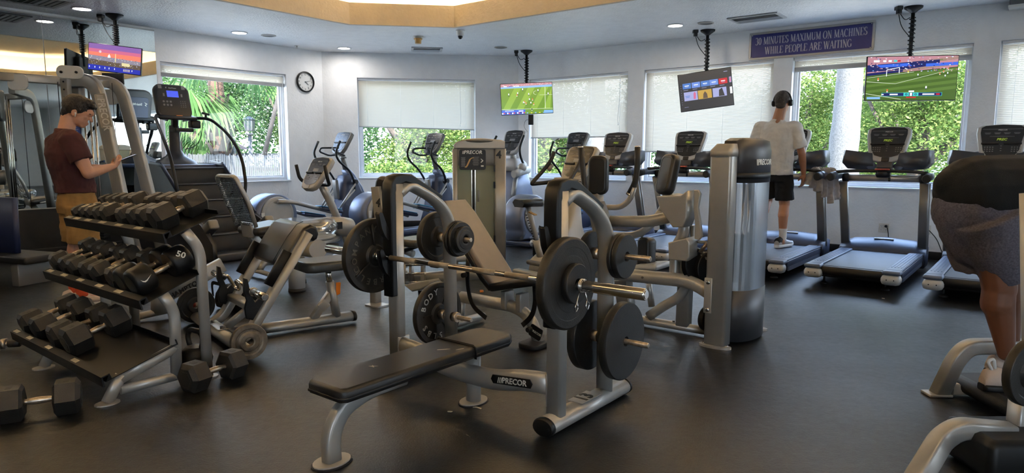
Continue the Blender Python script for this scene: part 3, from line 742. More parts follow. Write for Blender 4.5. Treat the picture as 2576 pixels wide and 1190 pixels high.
# palms
def palm(x, y, r, h, label, boots=True, fr=18, lean=0, fl=1.5, m='trunk_palm'):
    t = thing('palm_tree', label, 'palm', Matrix.Translation((x, y, -.13)))
    mb = MB(); n = 22
    mb.sweep([(lean*(k/n)**2 + .02*math.sin(k), .02*math.cos(k*1.7), h*k/n) for k in range(n+1)], circ(r, 14), scale=lambda t: ((1.25-.35*min(1, t*2)+.04*math.sin(t*60)),)*2)
    mb.build('trunk', m, t)
    if boots:
        mb = MB(); rr = random.Random(5)
        for k in range(70):
            z = .5 + 2.1*k/70; a = k*2.4; d = Vector((math.cos(a), math.sin(a), 0)); w = Vector((-d.y, d.x, 0))*.09
            b = d*(r*.95) + Vector((0, 0, z)); e = d*(r*1.75) + Vector((0, 0, z+.32)) + w*rr.uniform(-.6, .6)
            mb.quad(b-w, b+w, e+w*.4, e-w*.4); mb.quad(b-w*.6-d*.02, e-w*.3-d*.03, e+w*.3-d*.03, b+w*.6-d*.02)
        mb.build('frond_boots', 'palm_boot', t)
    mb = MB(); rr = random.Random(int(x*10)+8); top = Vector((lean, 0, h))
    for k in range(fr):
        a = 2*PI*k/fr + rr.uniform(-.2, .2); el = rr.uniform(-.5, .9); d = Vector((math.cos(a)*math.cos(el), math.sin(a)*math.cos(el), math.sin(el)))
        pts = [top + d*(fl*s) + Vector((0, 0, -.55*fl*s*s)) for s in (0, .35, .65, 1)]
        for i in range(3): mb.cyl(pts[i], pts[i+1], .018, .012, 5)
        for i in range(26):  # fan of narrow blades
            ang = (i/25-.5)*3.6; ax = (pts[3]-pts[2]).normalized(); sd = ax.cross(Vector((0, 0, 1))).normalized()
            dd = (ax*math.cos(ang) + sd*math.sin(ang)); e = pts[3] + dd*fl*.62 + Vector((0, 0, -.25*fl*rr.uniform(.6, 1.4))); n_ = dd.cross(Vector((0, 0, 1))).normalized()*.028*fl
            mid = pts[3] + dd*fl*.32; mb.quad(pts[3], mid-n_, e, mid+n_)
    mb.build('fronds', 'leaf_palm', t, fix=False); return t
q = at(548, 300, 17.0); palm(q.x, q.y, .20, 4.0, 'cabbage palm with a shaggy reddish trunk in the middle of the left window')
q = at(442, 300, 20.0); palm(q.x, q.y, .15, 3.3, 'smaller palm behind the stair climber column', boots=False)
q = at(2128, 300, 13.2); palm(q.x, q.y, .245, 7.5, 'thick pale sunlit palm trunk in the widest window', boots=False, m='stucco_ext', fr=10, fl=.7)
q = at(1498, 370, 15.2); palm(q.x, q.y, .20, 6.5, 'pale palm trunk below the blind, right of the elliptical console', boots=False, m='stucco_ext', fr=10, fl=.7)
q = at(1712, 420, 14.4); palm(q.x, q.y, .19, 6.5, 'pale palm trunk between the treadmill consoles under the tilted screen', boots=False, m='stucco_ext', fr=10, fl=.7)
# picket fence along the left window, one thing with its pickets as a pattern
a, b = at(395, 385, 18.5), at(760, 388, 14.2); a.z = b.z = 0; d = (b-a).normalized(); L = (b-a).length
t = thing('picket_fence', 'white picket fence outside the left window', 'fence', Matrix.Translation((a.x, a.y, -.13)) @ Matrix.Rotation(math.atan2(d.y, d.x), 4, 'Z'))
mb = MB(); rr = random.Random(2)
for k in range(int(L/.082)):
    h = 1.34 + rr.uniform(-.03, .02); mb.box((k*.082, 0, h/2), (.040, .02, h), (0, rr.uniform(-.02, .02), 0)); mb.box((k*.082, 0, h+.02), (.040, .02, .04), top=(.1, 1))
mb.build('pickets', 'fence_white', t)
mb = MB()
for z in (.35, 1.05): mb.box((L/2, .03, z), (L, .03, .07))
mb.build('rails', 'fence_white', t)
# lamp post and post-and-rail
q = at(627, 330, 16.7); t = thing('street_lamp', 'white lamp post standing over the picket fence', 'lamp post', Matrix.Translation((q.x, q.y, -.13)))
mb = MB(); mb.cyl((0, 0, 0), (0, 0, 1.9), .055, .045, 12); mb.cyl((0, 0, 1.85), (0, 0, 1.9), .09, n=12); mb.build('pole', 'fence_white', t)
mb = MB(); mb.box((0, 0, 2.08), (.19, .19, .28), bev=.02, top=(1.15, 1.15)); mb.box((0, 0, 2.26), (.26, .26, .08), top=(.2, .2)); mb.build('lantern', 'fence_white', t)
q = at(582, 360, 17.5); t = thing('gate_post', 'white gate post with a cross rail behind the picket fence', 'post', Matrix.Translation((q.x, q.y, -.13)))
mb = MB(); mb.box((0, 0, .85), (.14, .14, 1.7), bev=.01); mb.box((0, 0, 1.73), (.2, .2, .06), bev=.01); mb.build('post', 'fence_white', t)
mb = MB(); mb.box((.9, 0, 1.35), (1.7, .06, .10)); mb.build('rail', 'fence_white', t)
q = at(700, 300, 15.0); t = thing('leaning_pole', 'thin pale pole leaning beyond the right end of the left window', 'pole', Matrix.Translation((q.x, q.y, 0)))
mb = MB(); p0 = at(664, 392, 15.0)-q; p1 = at(712, 190, 15.0)-q; p0.z += q.z; p1.z += q.z; mb.cyl(p0, p1, .055, .04, 10); mb.build('pole', 'palm_boot', t)
# houses with tiled roofs
def house(x, y, w, d_, h, yaw, label):
    t = thing('house', label, 'house', Matrix.Translation((x, y, -.13)) @ Matrix.Rotation(-math.radians(yaw), 4, 'Z'))
    mb = MB(); mb.box((0, 0, h/2), (w, d_, h)); mb.build('walls', 'stucco_ext', t)
    mb = MB(); mb.box((0, 0, h+.55), (w+.7, d_+.7, 1.1), top=(.45, .05))
    for k in range(int((w+.6)/.28)):
        xx = -(w+.6)/2 + .28*k+.1; f = 1-.55; mb.cyl((xx, -(d_+.7)/2, h+.04), (xx*.45, -.05*(d_+.7)/2, h+1.14), .06, n=6)
    mb.build('roof', 'roof_tile', t)
    mb = MB(); mb.box((-w*.2, -d_/2-.02, h*.55), (1.0, .05, .9)); mb.build('window', 'panel_dark', t)
q = at(415, 366, 24); house(q.x-1.0, q.y+1, 5.0, 3, 1.55, 5, 'low house with a brown tiled roof left of the palm')
q = at(1385, 370, 21.5); house(q.x, q.y, 3.4, 2.6, 1.25, 25, 'pale house with a red tiled roof in the first window right of the corner')
q = at(1556, 366, 19); t = thing('pool_slide_cover', 'bright blue awning beyond the pale trunk', 'awning', Matrix.Translation((q.x+.1, q.y, q.z)))
mb = MB(); mb.prism([(-.42, -.10), (.42, -.16), (.42, .16), (0, .06)], .5, Matrix.Rotation(PI/2, 4, 'X'), bev=.01); mb.build('awning_cloth', 'pool_blue', t)
mb = MB(); mb.cyl((.38, .1, -.1), (.38, .1, -q.z-.13), .03, n=8); mb.cyl((-.38, .1, -.1), (-.38, .1, -q.z-.13), .03, n=8); mb.build('awning_post', 'fence_white', t)
# ================================================================ FREE WEIGHTS
def hexhead(mb, x0, x1, r, rot=0, ch=.012):
    """hexagonal rubber head between x0 and x1, flat side down, chamfered rim"""
    def ring(x, rr): return [(x, rr*math.cos(PI/3*k + rot), rr*math.sin(PI/3*k + rot)) for k in range(6)]
    s = 1 if x1 > x0 else -1
    mb.rings([ring(x0, r*.80), ring(x0+s*ch, r), ring(x1-s*ch*1.6, r), ring(x1, r*.70)], smooth=False)
_db = {}
def dumbbell(key, L, r, hl, M, label, group=None, num=None, round_=False, swoosh=False, tape=None):
    """handle along x; L overall length, r head radius, hl head length"""
    if key in _db and num is None and not swoosh: return copy_tree(_db[key], M, label, group)
    t = thing('dumbbell', label, 'dumbbell', M, group)
    for s in (-1, 1):
        mb = MB()
        if round_:
            R = r; h = hl; mb.lathe([(0, 0), (R*.86, 0), (R, .018), (R, h-.03), (R*.92, h-.008), (R*.7, h), (0, h)], (s*(L/2-h), 0, 0), (s, 0, 0), 40)
        else: hexhead(mb, s*(L/2-hl), s*L/2, r)
        h_ = mb.build('head', 'black' if round_ else 'hex_rubber', t)
        if not round_:
            mb = MB(); mb.prism([(-.018, -.012), (.018, -.012), (.018, .012), (-.018, .012)], .0012, basis((s*(L/2-hl*.5), 0, r*.866), (0, 1, 0), (-1, 0, 0)))
            # faint raised panel on the end face
            mb.prism([(r*.5*math.cos(PI/3*k), r*.5*math.sin(PI/3*k)) for k in range(6)], .0014, basis((s*L/2, 0, 0), (0, s, 0), (0, 0, 1)))
            mb.build('raised_panel', 'rubber', h_)
        if tape and s == -1:
            mb = MB(); mb.prism([(-.022, -.020), (.022, -.020), (.022, .020), (-.022, .020)], .0015, basis((s*(L/2-hl*.5), 0, r*.867), (0, 1, 0), (-1, 0, 0))); tp = mb.build('weight_sticker', 'label_cream', h_)
            mb = MB(); mb.text(tape, .034, basis((s*(L/2-hl*.5), 0, r*.867+.0018), (0, 1, 0), (-1, 0, 0)), .0004); mb.build('weight_number', 'black_mark', h_)
    mb = MB(); g = L/2-hl; pr = []
    for k in range(17):
        q = k/16; x = -g + 2*g*q; e = abs(q-.5)*2
        rr = .0165 if e > .93 else (.0125 if e > .78 else .0135 + .0035*(1-(e/.78)**2))
        pr.append((rr, x+g))
    mb.lathe([(0, 0)] + pr + [(0, 2*g)], (-g, 0, 0), (1, 0, 0), 14); mb.build('handle', 'worn_steel', t)
    if num:
        # number on the rear head and a mark on the front one, both on the side that faces the room
        mb = MB(); mb.text(num, .05, basis((L/2-hl*.5, -r*.86, r*.53), (.55, -.3, -.55), (.8, .2, .3)), .001, bold=.001); mb.M = Matrix.Identity(4)
        mb.build('weight_number', 'white_mark', t)
    if swoosh:
        mb = MB(); pts = [(-.028, .012), (-.022, -.002), (-.012, -.010), (0, -.008), (.034, .014), (.0, -.001), (-.012, -.002), (-.020, .003)]
        mb.prism(pts, .0015, basis((-L/2+hl*.5, -r*1.0, r*.16), (1, 0, 0), (0, .16, 1))); mb.build('brand_mark', 'white_mark', t)
    if not (num or swoosh): _db[key] = t
    return t

rk = Fr(-2.04, 3.315, 38.4)
t = thing('dumbbell_rack', 'three-tier grey dumbbell rack with black sloping trays', 'rack', rk)
RW = 1.42
def oval_tube(pts, w=.062, h=.042, rad=.06): mb = MB(); mb.sweep(pts, oval(w, h, 16), (1, 0, 0), rad, 6); return mb
for side, x in (('R', -.03), ('L', -.955)):
    fl = [(x, 0, .01), (x, .07, .17), (x, .20, .215), (x, .345, .255)]
    oval_tube([(x, -.02, .008), (x, .055, .135)]).build('front_leg', 'silver', t)
    oval_tube([(x, .045, .115), (x, .345, .215)]).build('tray_beam', 'silver', t)
    oval_tube([(x, .045, .055), (x, .52, .055)], .05, .04).build('floor_rail', 'silver', t)
    oval_tube([(x, .335, .055), (x, .345, .42), (x, .285, .525)], rad=.10).build('middle_upright', 'silver', t)
    oval_tube([(x, .51, .005), (x, .505, .745), (x, .425, .855)], rad=.10).build('rear_upright', 'silver', t)
    for y in (-.02, .51):
        mb = MB(); mb.prism([(x+.045*math.cos(a), y+.06*math.sin(a)) for a in [k*PI/8 for k in range(16)]], .007); mb.build('foot_plate', 'silver', t)
TR = [(-.04, .158, .33, .272), (.163, .519, .465, .640), (.305, .856, .60, .965)]
for i, (y0, z0, y1, z1) in enumerate(TR):
    mb = MB(); zf = .035
    d = Vector((0, y1-y0, z1-z0)).normalized(); n = Vector((0, -d.z, d.y))
    P = lambda s, h: Vector((0, y0, z0)) + d*s + n*(h-zf)
    L = Vector((0, y1-y0, z1-z0)).length
    prof = [P(-.0, 0), P(L, 0), P(L, .03), P(L-.004, .03), P(L-.004, .004), P(.03, .004), P(.03, .034), P(-.012, .034), P(-.020, -.020), P(-.012, -.020), P(-.006, .028), P(.024, .028), P(.024, 0)]
    mb = MB()
    mb.rings([[Vector((x, p.y, p.z)) for p in prof] for x in (-RW, .0)], smooth=False); tray = mb.build('tray', 'black', t)
    for k, x in enumerate([(-1.36, -1.12, -.80, -.40), (-1.34, -1.10, -.84, -.56, -.30), (-1.37, -1.24, -1.06, -.84, -.60, -.34)][i]):
        mb = MB(); c = P(.009, .0345); mb.box((x, c.y, c.z), (.085 if i else .075, .024, .0015), Matrix((Vector((1, 0, 0)), d, n)).transposed())
        mb.build('tray_label', 'label_cream', tray)
def on_tray(i, px, py, r, L, hl, key, label, **kw):
    y0, z0, y1, z1 = TR[i]; d = Vector((0, y1-y0, z1-z0)).normalized(); n = Vector((0, -d.z, d.y)); L0 = Vector((0, y1-y0, z1-z0)).length
    s = .035 + L/2 if L < L0-.03 else .035 + L/2 - .0
    c = Vector((0, y0, z0)) + d*s + n*(r*.866-.028); x = rk.Y(px, py, c.y).x
    M = rk.M @ basis((x, c.y, c.z), d, (-1, 0, 0))
    return dumbbell(key, L, r, hl, M, label, kw.pop('group', None), **kw)
ordn = ['first', 'second', 'third', 'fourth', 'fifth', 'sixth', 'seventh', 'eighth', 'ninth']
tops = [(236, 510, .040), (256, 511, .044), (274, 512, .047), (296, 512, .050), (317, 514, .056), (358, 515, .056), (389, 518, .060), (416, 519, .064), (448, 526, .072)]
for k, (px, py, r) in enumerate(tops):
    on_tray(2, px, py, r*1.10, .275+.005*k, .095+.004*k, 'top%d' % k, '%s hex dumbbell from the left on the top tray%s' % (ordn[k], {1: ', tan number sticker', 2: ', tan sticker with an 8', 4: ', large tan sticker', 8: ', the largest'}.get(k, '')), group='hex dumbbells on the top tray',
            tape={1: '5', 2: '8', 4: '10'}.get(k))
mids = [(190, 633, .062), (214, 640, .058), (236, 643, .060), (268, 650, .062), (294, 651, .064), (337, 653, .066)]
for k, (px, py, r) in enumerate(mids):
    on_tray(1, px, py, r*1.08, .30, .105, 'mid%d' % k, '%s hex dumbbell from the left on the middle tray%s' % (ordn[k], ', cream number sticker' if k == 5 else ''), group='hex dumbbells on the middle tray', tape='45' if k == 5 else None)
on_tray(1, 370, 660, .078, .33, .115, 'r50', 'thick round-headed black dumbbell behind the one marked 50 on the middle tray', round_=True)
on_tray(1, 402, 672, .082, .34, .118, 'r50b', 'round-headed black dumbbell marked 50 at the right end of the middle tray', round_=True, num='50', swoosh=True)
lows = [(128, 785, .070), (160, 799, .074), (206, 815, .076), (244, 831, .088)]
for k, (px, py, r) in enumerate(lows):
    on_tray(0, px, py, r*1.04, .35, .128, 'low%d' % k, '%s big hex dumbbell from the left on the bottom tray%s' % (ordn[k], ', the widest' if k == 3 else ''), group='hex dumbbells on the bottom tray')

def floor_db(a, b, r, hl, label):
    """a, b: pixels of the two heads' floor points"""
    p, q = G(*a), G(*b); d = (q-p).normalized(); c = (p+q)/2; L = (q-p).length + hl
    return dumbbell('fl%g' % r, L, r, hl, basis((c.x, c.y, r*.866+.002), d, (-d.y, d.x, 0)), label)
floor_db((30, 1062), (175, 1040), .092, .115, 'heavy hex dumbbell on the floor in the bottom left corner')
floor_db((492, 985), (588, 950), .088, .115, 'heavy hex dumbbell on the floor at the right foot of the rack')
p = G(20, 885); t = thing('adjustable_dumbbell', 'chrome dumbbell bar with a star collar lying at the left edge', 'dumbbell', basis((p.x-.06, p.y, .04), (.9, .2, 0), (0, 0, 1)) )
mb = MB(); mb.cyl((-.16, 0, 0), (.20, 0, 0), .014, n=14); mb.build('bar', 'worn_steel', t)
mb = MB(); mb.cyl((.02, 0, 0), (.05, 0, 0), .036, n=6); mb.build('star_collar', 'worn_steel', t)
mb = MB(); mb.cyl((.06, 0, 0), (.13, 0, 0), .026, n=16, bev=.004); mb.build('grip', 'rubber', t)
mb = MB(); mb.cyl((-.12, 0, 0), (-.02, 0, 0), .04, n=20, bev=.006); mb.build('weight', 'iron', t)
# kettlebell by the rack
p = G(497, 935); t = thing('kettlebell', 'black kettlebell on the floor behind the right foot of the rack', 'kettlebell', Matrix.Translation((p.x, p.y, 0)) @ Matrix.Rotation(-.5, 4, 'Z'))
mb = MB(); mb.lathe([(0, 0), (.05, 0), (.082, .03), (.092, .075), (.082, .12), (.055, .15), (0, .16)], (0, 0, 0), n=28); mb.build('bell', 'iron', t)
mb = MB(); mb.tube([(-.045, 0, .13), (-.072, 0, .20), (-.045, 0, .245), (.045, 0, .245), (.072, 0, .20), (.045, 0, .13)], .015, 12, .03); mb.build('handle', 'iron', t)

# ---------------------------------------------------------------- weight plates
_pl = {}
def ring_text(mb, txt, R, size, a0, step, zz, inward=False, ext=.0025):
    for k, c in enumerate(txt):
        if c == ' ': continue
        a = a0 - step*k if not inward else a0 + step*k; rot = a - PI/2 if not inward else a + PI/2
        mb.text(c, size, Matrix.Translation((R*math.cos(a), R*math.sin(a), zz)) @ Matrix.Rotation(rot, 4, 'Z'), ext, bold=.0006)
def plate(style, r, th, M, label, group=None, face=None, spin=0.0, m='iron'):
    """disc centred at M, axis z, its lettered face towards +z"""
    t = thing('weight_plate', label, 'weight plate', M @ Matrix.Rotation(spin, 4, 'Z'), group); h = th/2; b = .0255
    mb = MB()
    if style == 'bumper': pr = [(b, -h*.9), (b+.03, -h), (r*.5, -h), (r-.01, -h), (r, -h+.008), (r, h-.008), (r-.010, h), (r*.80, h), (r*.78, h-.0015), (r*.62, h-.0015), (r*.60, h), (b+.02, h), (b, h*.9), (b, -h*.9)]
    elif style == 'plain': pr = [(b, -h), (r-.004, -h), (r, -h+.004), (r, h-.004), (r-.004, h), (b, h), (b, -h)]
    else: pr = [(b, -h), (b+.03, -h), (b+.035, -h+.008), (r-.035, -h+.008), (r-.028, -h), (r-.003, -h), (r, -h+.005), (r, h-.005), (r-.003, h), (r-.026, h), (r-.034, h-.010), (b+.040, h-.010), (b+.030, h+.003), (b+.008, h+.004), (b, h+.002), (b, -h)]
    mb.lathe(pr, (0, 0, 0), n=56 if r > .15 else 36)
    d = mb.build('disc', m, t)
    if face == 'company':
        mb = MB()
        for k in range(3):
            a = PI/2 + k*2*PI/3 + .12
            mb.sweep([(.04*math.cos(a), .04*math.sin(a), h-.006), ((r-.03)*math.cos(a), (r-.03)*math.sin(a), h-.008)], [(-.010, -.004), (.010, -.004), (.004, .008), (-.004, .008)], (0, 0, 1))
        mb.build('spoke', m, t)
        mb = MB(); ring_text(mb, 'COMPANY', r*.70, .048, math.radians(205), math.radians(19), h-.010); ring_text(mb, 'BARBELL', r*.70, .048, math.radians(-35), math.radians(19), h-.010); ring_text(mb, '45', r*.42, .030, math.radians(48), math.radians(22), h-.010)
        mb.build('raised_lettering', 'iron_raised', t)
    if face == 'body':
        mb = MB(); ring_text(mb, 'BODY', r*.70, .052, math.radians(160), math.radians(20), h-.010); ring_text(mb, '45LBS', r*.70, .052, math.radians(-62), math.radians(22), h-.010)
        mb.build('raised_lettering', 'light_grey', t)
        mb = MB()
        for k in range(3):
            a = PI + k*2*PI/3; mb.box(((r*.42)*math.cos(a), (r*.42)*math.sin(a), h-.008), (r*.5, .008, .006), (0, 0, a))
        mb.build('spoke', m, t)
    if face == 'standard':
        mb = MB(); ring_text(mb, 'STANDARD', r*.74, .026, math.radians(150), math.radians(17), h-.010, ext=.003); ring_text(mb, '10LBS', r*.74, .024, math.radians(-125), math.radians(15), h-.010, ext=.003); ring_text(mb, '2 BAR', r*.74, .024, math.radians(-30), math.radians(15), h-.010, ext=.003)
        mb.build('raised_lettering', m, t)
    if face == 'small':
        mb = MB(); ring_text(mb, 'MUSCLE', r*.66, .026, math.radians(160), math.radians(17), h-.010, ext=.003); ring_text(mb, 'BODY', r*.66, .026, math.radians(235), math.radians(18), h-.010, True, ext=.003); mb.build('raised_lettering', 'iron_raised', t)
    return t

# ---------------------------------------------------------------- bench press in the middle
bn = Fr(-.217, 3.33, 38.4)
t = thing('bench_press', 'flat bench press with grey arched uprights and a torn black pad', 'bench', bn)
def bx_tube(mb, pts, w, h, rad=.05, up=(1, 0, 0), r=.014, seg=8): return mb.sweep(pts, rrect(w, h, r), up, rad, seg)
PW = .54
for s in (1, -1):
    x = s*PW
    mb = MB(); bx_tube(mb, [(x, 0, .06), (x, 0, 1.115), ], .062, .082); mb.build('upright', 'silver', t)
    mb = MB(); mb.sweep([(x, .02, 1.06), (x, .10, 1.11), (x, .30, 1.02), (x, .425, .90), (x, .435, .06)], oval(.062, .09, 18), (1, 0, 0), .16, 8); mb.build('arched_rear_tube', 'silver', t)
    mb = MB()  # black guard over the front and crown of the upright
    out = [(-.062, .50), (-.062, 1.06), (-.055, 1.12), (-.03, 1.158), (.02, 1.170), (.10, 1.165), (.34, 1.035), (.325, 1.005), (.30, 1.008), (.10, 1.108), (.05, 1.12), (.0, 1.105), (-.022, 1.07), (-.022, .50)]
    mb.prism([(p[0], p[1]) for p in reversed(out)], .078, basis((x+.039, 0, 0), (0, 1, 0), (0, 0, 1)) @ Matrix.Translation((0, 0, -.078)), bev=.010); g_ = mb.build('rubber_guard', 'black', t)
    # bar catches on the front of the guard
    mb = MB()
    for zz in (.66, .86):
        mb.prism([(-.055, 0), (-.075, .03), (-.105, .10), (-.118, .105), (-.122, .095), (-.105, .02), (-.085, -.02), (-.055, -.055)][::-1], .034, basis((x+.017, 0, zz), (0, 1, 0), (0, 0, 1)) @ Matrix.Translation((0, 0, -.034)), bev=.004)
    mb.build('bar_catch', 'black', t)
    mb = MB(); mb.sweep([(x, -.085, .047), (x, .61, .047)], oval(.115, .085, 20), (0, 0, 1)); mb.build('base_rail', 'silver', t)
    for e in (-1, 1):
        yy = -.085 if e < 0 else .61; mb = MB(); mb.sweep([(x, yy, .047), (x, yy+e*.018, .047), (x, yy+e*.026, .047)], oval(.118, .090, 20), (0, 0, 1), scale=lambda t: ((1, 1) if t < .7 else (.9, .85))); mb.build('end_cap', 'black', t)
        mb = MB()
        for q in (-.035, .035): mb.cyl((x+q, yy+e*.024, .047), (x+q, yy+e*.029, .047), .006, n=8)
        mb.build('cap_screw', 'black', t)
    # storage pegs through the rear tube
    for zz in (.78, .355) if s > 0 else (.778, .30):
        mb = MB(); a, b = (.36, .79) if zz < .5 or s < 0 else (.42, .79)
        mb.cyl((s*a, .42, zz), (s*b, .42, zz), .0135, n=16, bev=.003); mb.cyl((s*(PW-.07), .42, zz), (s*(PW-.03), .42, zz), .030, n=18); mb.cyl((s*(PW+.03), .42, zz), (s*(PW+.07), .42, zz), .030, n=18); mb.build('storage_peg', 'worn_steel', t)
    mb = MB(); mb.box((x-s*.036, .012, .19), (.012, .085, .16), bev=.01); mb.build('joint_plate', 'silver', t)
    mb = MB()
    for zz in (.15, .235): mb.cyl((x-s*.042, .012, zz), (x-s*.052, .012, zz), .009, n=6)
    mb.build('bolt', 'chrome', t)
mb = MB(); mb.sweep([(-.50, 0, .215), (-.36, 0, .205), (-.16, 0, .16), (.16, 0, .16), (.36, 0, .205), (.50, 0, .215)], oval(.06, .105, 18), (0, 0, 1), .12, 6); mb.build('cross_beam', 'silver', t)
mb = MB(); mb.prism([(-.115, -.022), (.115, -.022), (.128, 0), (.115, .022), (-.115, .022), (-.128, 0)], .006, basis((.30, -.030, .193), (1, 0, .10), (0, 0, 1)), bev=.002); pl = mb.build('name_plate', 'black', t)
mb = MB(); mb.text('PRECOR', .040, basis((.318, -.0365, .194), (1, 0, .10), (0, 0, 1)), .001, bold=.0008, shear=.15, xs=1.0); 
for k in range(3): mb.box((.222+.010*k, -.0372, .184+.001*k), (.004, .001, .030), (0, .25, 0))
mb.build('brand_lettering', 'white_mark', pl)
mb = MB(); mb.sweep([(0, .03, .0), (0, .03, .27)], oval(.085, .07, 16), (0, 1, 0)); mb.build('centre_column', 'silver', t)
mb = MB(); mb.sweep([(0, -.855, .01), (0, -.86, .12), (0, -.80, .22), (0, -.66, .262), (0, -.45, .265)], rrect(.075, .06, .018), (1, 0, 0), .12, 8); mb.build('front_leg', 'silver', t)
for y in (-.855, .03):
    mb = MB(); mb.prism([(.062*math.cos(a), y+.085*math.sin(a)) for a in [k*PI/10 for k in range(20)]], .012); mb.build('foot_plate', 'warm_grey', t)
    mb = MB(); mb.prism([(.068*math.cos(a), y+.092*math.sin(a)) for a in [k*PI/10 for k in range(20)]], .006); mb.build('foot_pad', 'rubber', t)
mb = MB(); mb.sweep([(0, -.70, .268), (0, .10, .268)], rrect(.07, .03, .006), (0, 0, 1)); mb.build('pad_rail', 'silver', t)
mb = MB(); out = [(-.10, -.885), (.10, -.885), (.125, -.855), (.128, .17), (.105, .215), (-.105, .215), (-.128, .17), (-.125, -.855)]
mb.prism(out, .062, Matrix.Translation((0, 0, .283)), bev=.018); pad = mb.build('bench_pad', 'vinyl', t)
mb = MB(); mb.prism([(p[0]*1.01, p[1]*1.005) for p in out], .012, Matrix.Translation((0, 0, .297)), bev=.003); mb.build('pad_seam', 'black', pad)
mb = MB(); mb.sweep([(-.132, -.10, .285), (-.130, -.10, .342), (-.118, -.10, .348), (.118, -.10, .348), (.130, -.10, .342), (.132, -.10, .285)], [(-.008, 0), (.008, 0), (.004, .003), (-.004, .003)], (0, 1, 0)); mb.build('cover_edge', 'black', pad)
# tears showing the foam
def tear(pts, c, rot): 
    mb = MB(); mb.prism(pts, .0012, Matrix.Translation(c) @ Matrix.Rotation(rot, 4, 'Z')); return mb.build('tear', 'foam', pad)
tear([(-.020, -.004), (-.004, -.008), (.012, -.018), (.004, -.003), (.022, .006), (.002, .004), (-.010, .014), (-.006, .002)], (-.03, -.60, .3445), .5)
tear([(-.034, -.005), (.0, -.004), (.030, -.010), (.006, .001), (.032, .008), (.0, .005), (-.030, .004)], (.035, -.22, .3445), .9)
tear([(-.020, -.002), (.020, -.004), (.026, .002), (-.006, .003)], (.09, -.17, .3445), 1.2)
# number 13 painted on the right rail
mb = MB(); mb.text('13', .10, basis((PW, .245, .0905), (0, 1, 0), (-1, 0, 0)), .0006, bold=.003); mb.build('painted_number', 'black_mark', t)
mb = MB(); mb.box((PW, .245, .0893), (.085, .17, .0012)); mb.build('number_patch', 'light_grey', t)

# barbell resting in the catches
bz = .720
Mb = bn.M @ basis((0, -.075, bz), (1, 0, 0), (0, 1, 0))
t = thing('barbell', 'worn chrome barbell racked across the bench press', 'barbell', Mb)
mb = MB(); mb.cyl((-.60, 0, 0), (.60, 0, 0), .0135, n=18); mb.build('shaft', 'chrome', t)
for a, b in ((-.50, -.30), (-.20, -.06), (.10, .24), (.30, .44)):
    mb = MB(); mb.cyl((a, 0, 0), (b, 0, 0), .0141, n=18); mb.build('knurled_grip', 'knurl', t)
for s in (-1, 1):
    e = -1.05 if s < 0 else 1.02
    mb = MB(); mb.cyl((s*.58, 0, 0), (s*.60, 0, 0), .030, n=24, bev=.004); mb.cyl((s*.60, 0, 0), (e, 0, 0), .0245, n=28, bev=.004); mb.cyl((e, 0, 0), (e+s*.004, 0, 0), .017, n=20); mb.build('sleeve', 'chrome', t)
def bpl(x, y, z, r, th, style, label, **kw): return plate(style, r, th, bn.M @ basis((x, y, z), (0, 1, 0), (0, 0, 1)), label, **kw)
bpl(-.635, -.075, bz, .206, .042, 'iron', 'big iron plate with raised COMPANY BARBELL lettering on the left end of the barbell', face='company')
bpl(.640, -.075, bz, .203, .052, 'bumper', 'big thick black plate on the right end of the barbell')
bpl(.685, -.075, bz+.004, .088, .030, 'plain', 'small black plate outside the big one on the right end of the barbell', m='rubber')
# spring collar
t = thing('spring_collar', 'chrome spring collar clipped on the right barbell sleeve', 'collar', bn.M @ basis((.716, -.075, bz), (0, 1, 0), (0, 0, 1)))
mb = MB(); pts = []
for k in range(49):
    a = k/48*2*PI*2.6 - PI/2-.4; pts.append((.0275*math.cos(a), .0275*math.sin(a), .016*k/48-.004))
mb.tube(pts, .0028, 7); 
for s, zz in ((-1, -.004), (1, .012)): mb.tube([(s*.010, -.026, zz), (s*.030, -.075, zz), (s*.045, -.085, zz+.002), (s*.036, -.112, zz), (s*.018, -.098, zz), (s*.024, -.07, zz)], .0026, 7, .008)
mb.build('spring_wire', 'chrome', t)
# stored plates
bpl(.645, .42, .355, .195, .046, 'plain', 'large smooth black plate on the lower right storage peg, outer side', m='rubber')
bpl(.455, .42, .355, .180, .050, 'plain', 'large black plate on the lower right storage peg, inner side', m='rubber')
bpl(.620, .42, .78, .112, .022, 'plain', 'medium smooth plate touching the right upright on the upper peg', m='rubber')
bpl(.648, .42, .78, .110, .030, 'plain', 'medium smooth plate at the front of the upper right peg', m='rubber')
bpl(.455, .42, .78, .112, .026, 'plain', 'medium plate behind the right upright on the inner side of the upper peg', m='rubber')
bpl(-.640, .42, .30, .195, .040, 'iron', 'black plate lettered BODY 45LBS behind the left upright', face='body', m='iron')
bpl(-.640, .42, .778, .150, .046, 'iron', 'wide dark plate behind the left upright on the upper peg')
bpl(-.470, .42, .778, .108, .022, 'iron', 'medium plate nearest the left upright on the inner side of the upper peg', face='small')
bpl(-.445, .42, .778, .102, .022, 'iron', 'medium plate in the middle on the inner side of the upper left peg', face='small')
bpl(-.412, .42, .778, .078, .020, 'iron', 'smallest iron plate at the tip of the upper left peg', face=None)
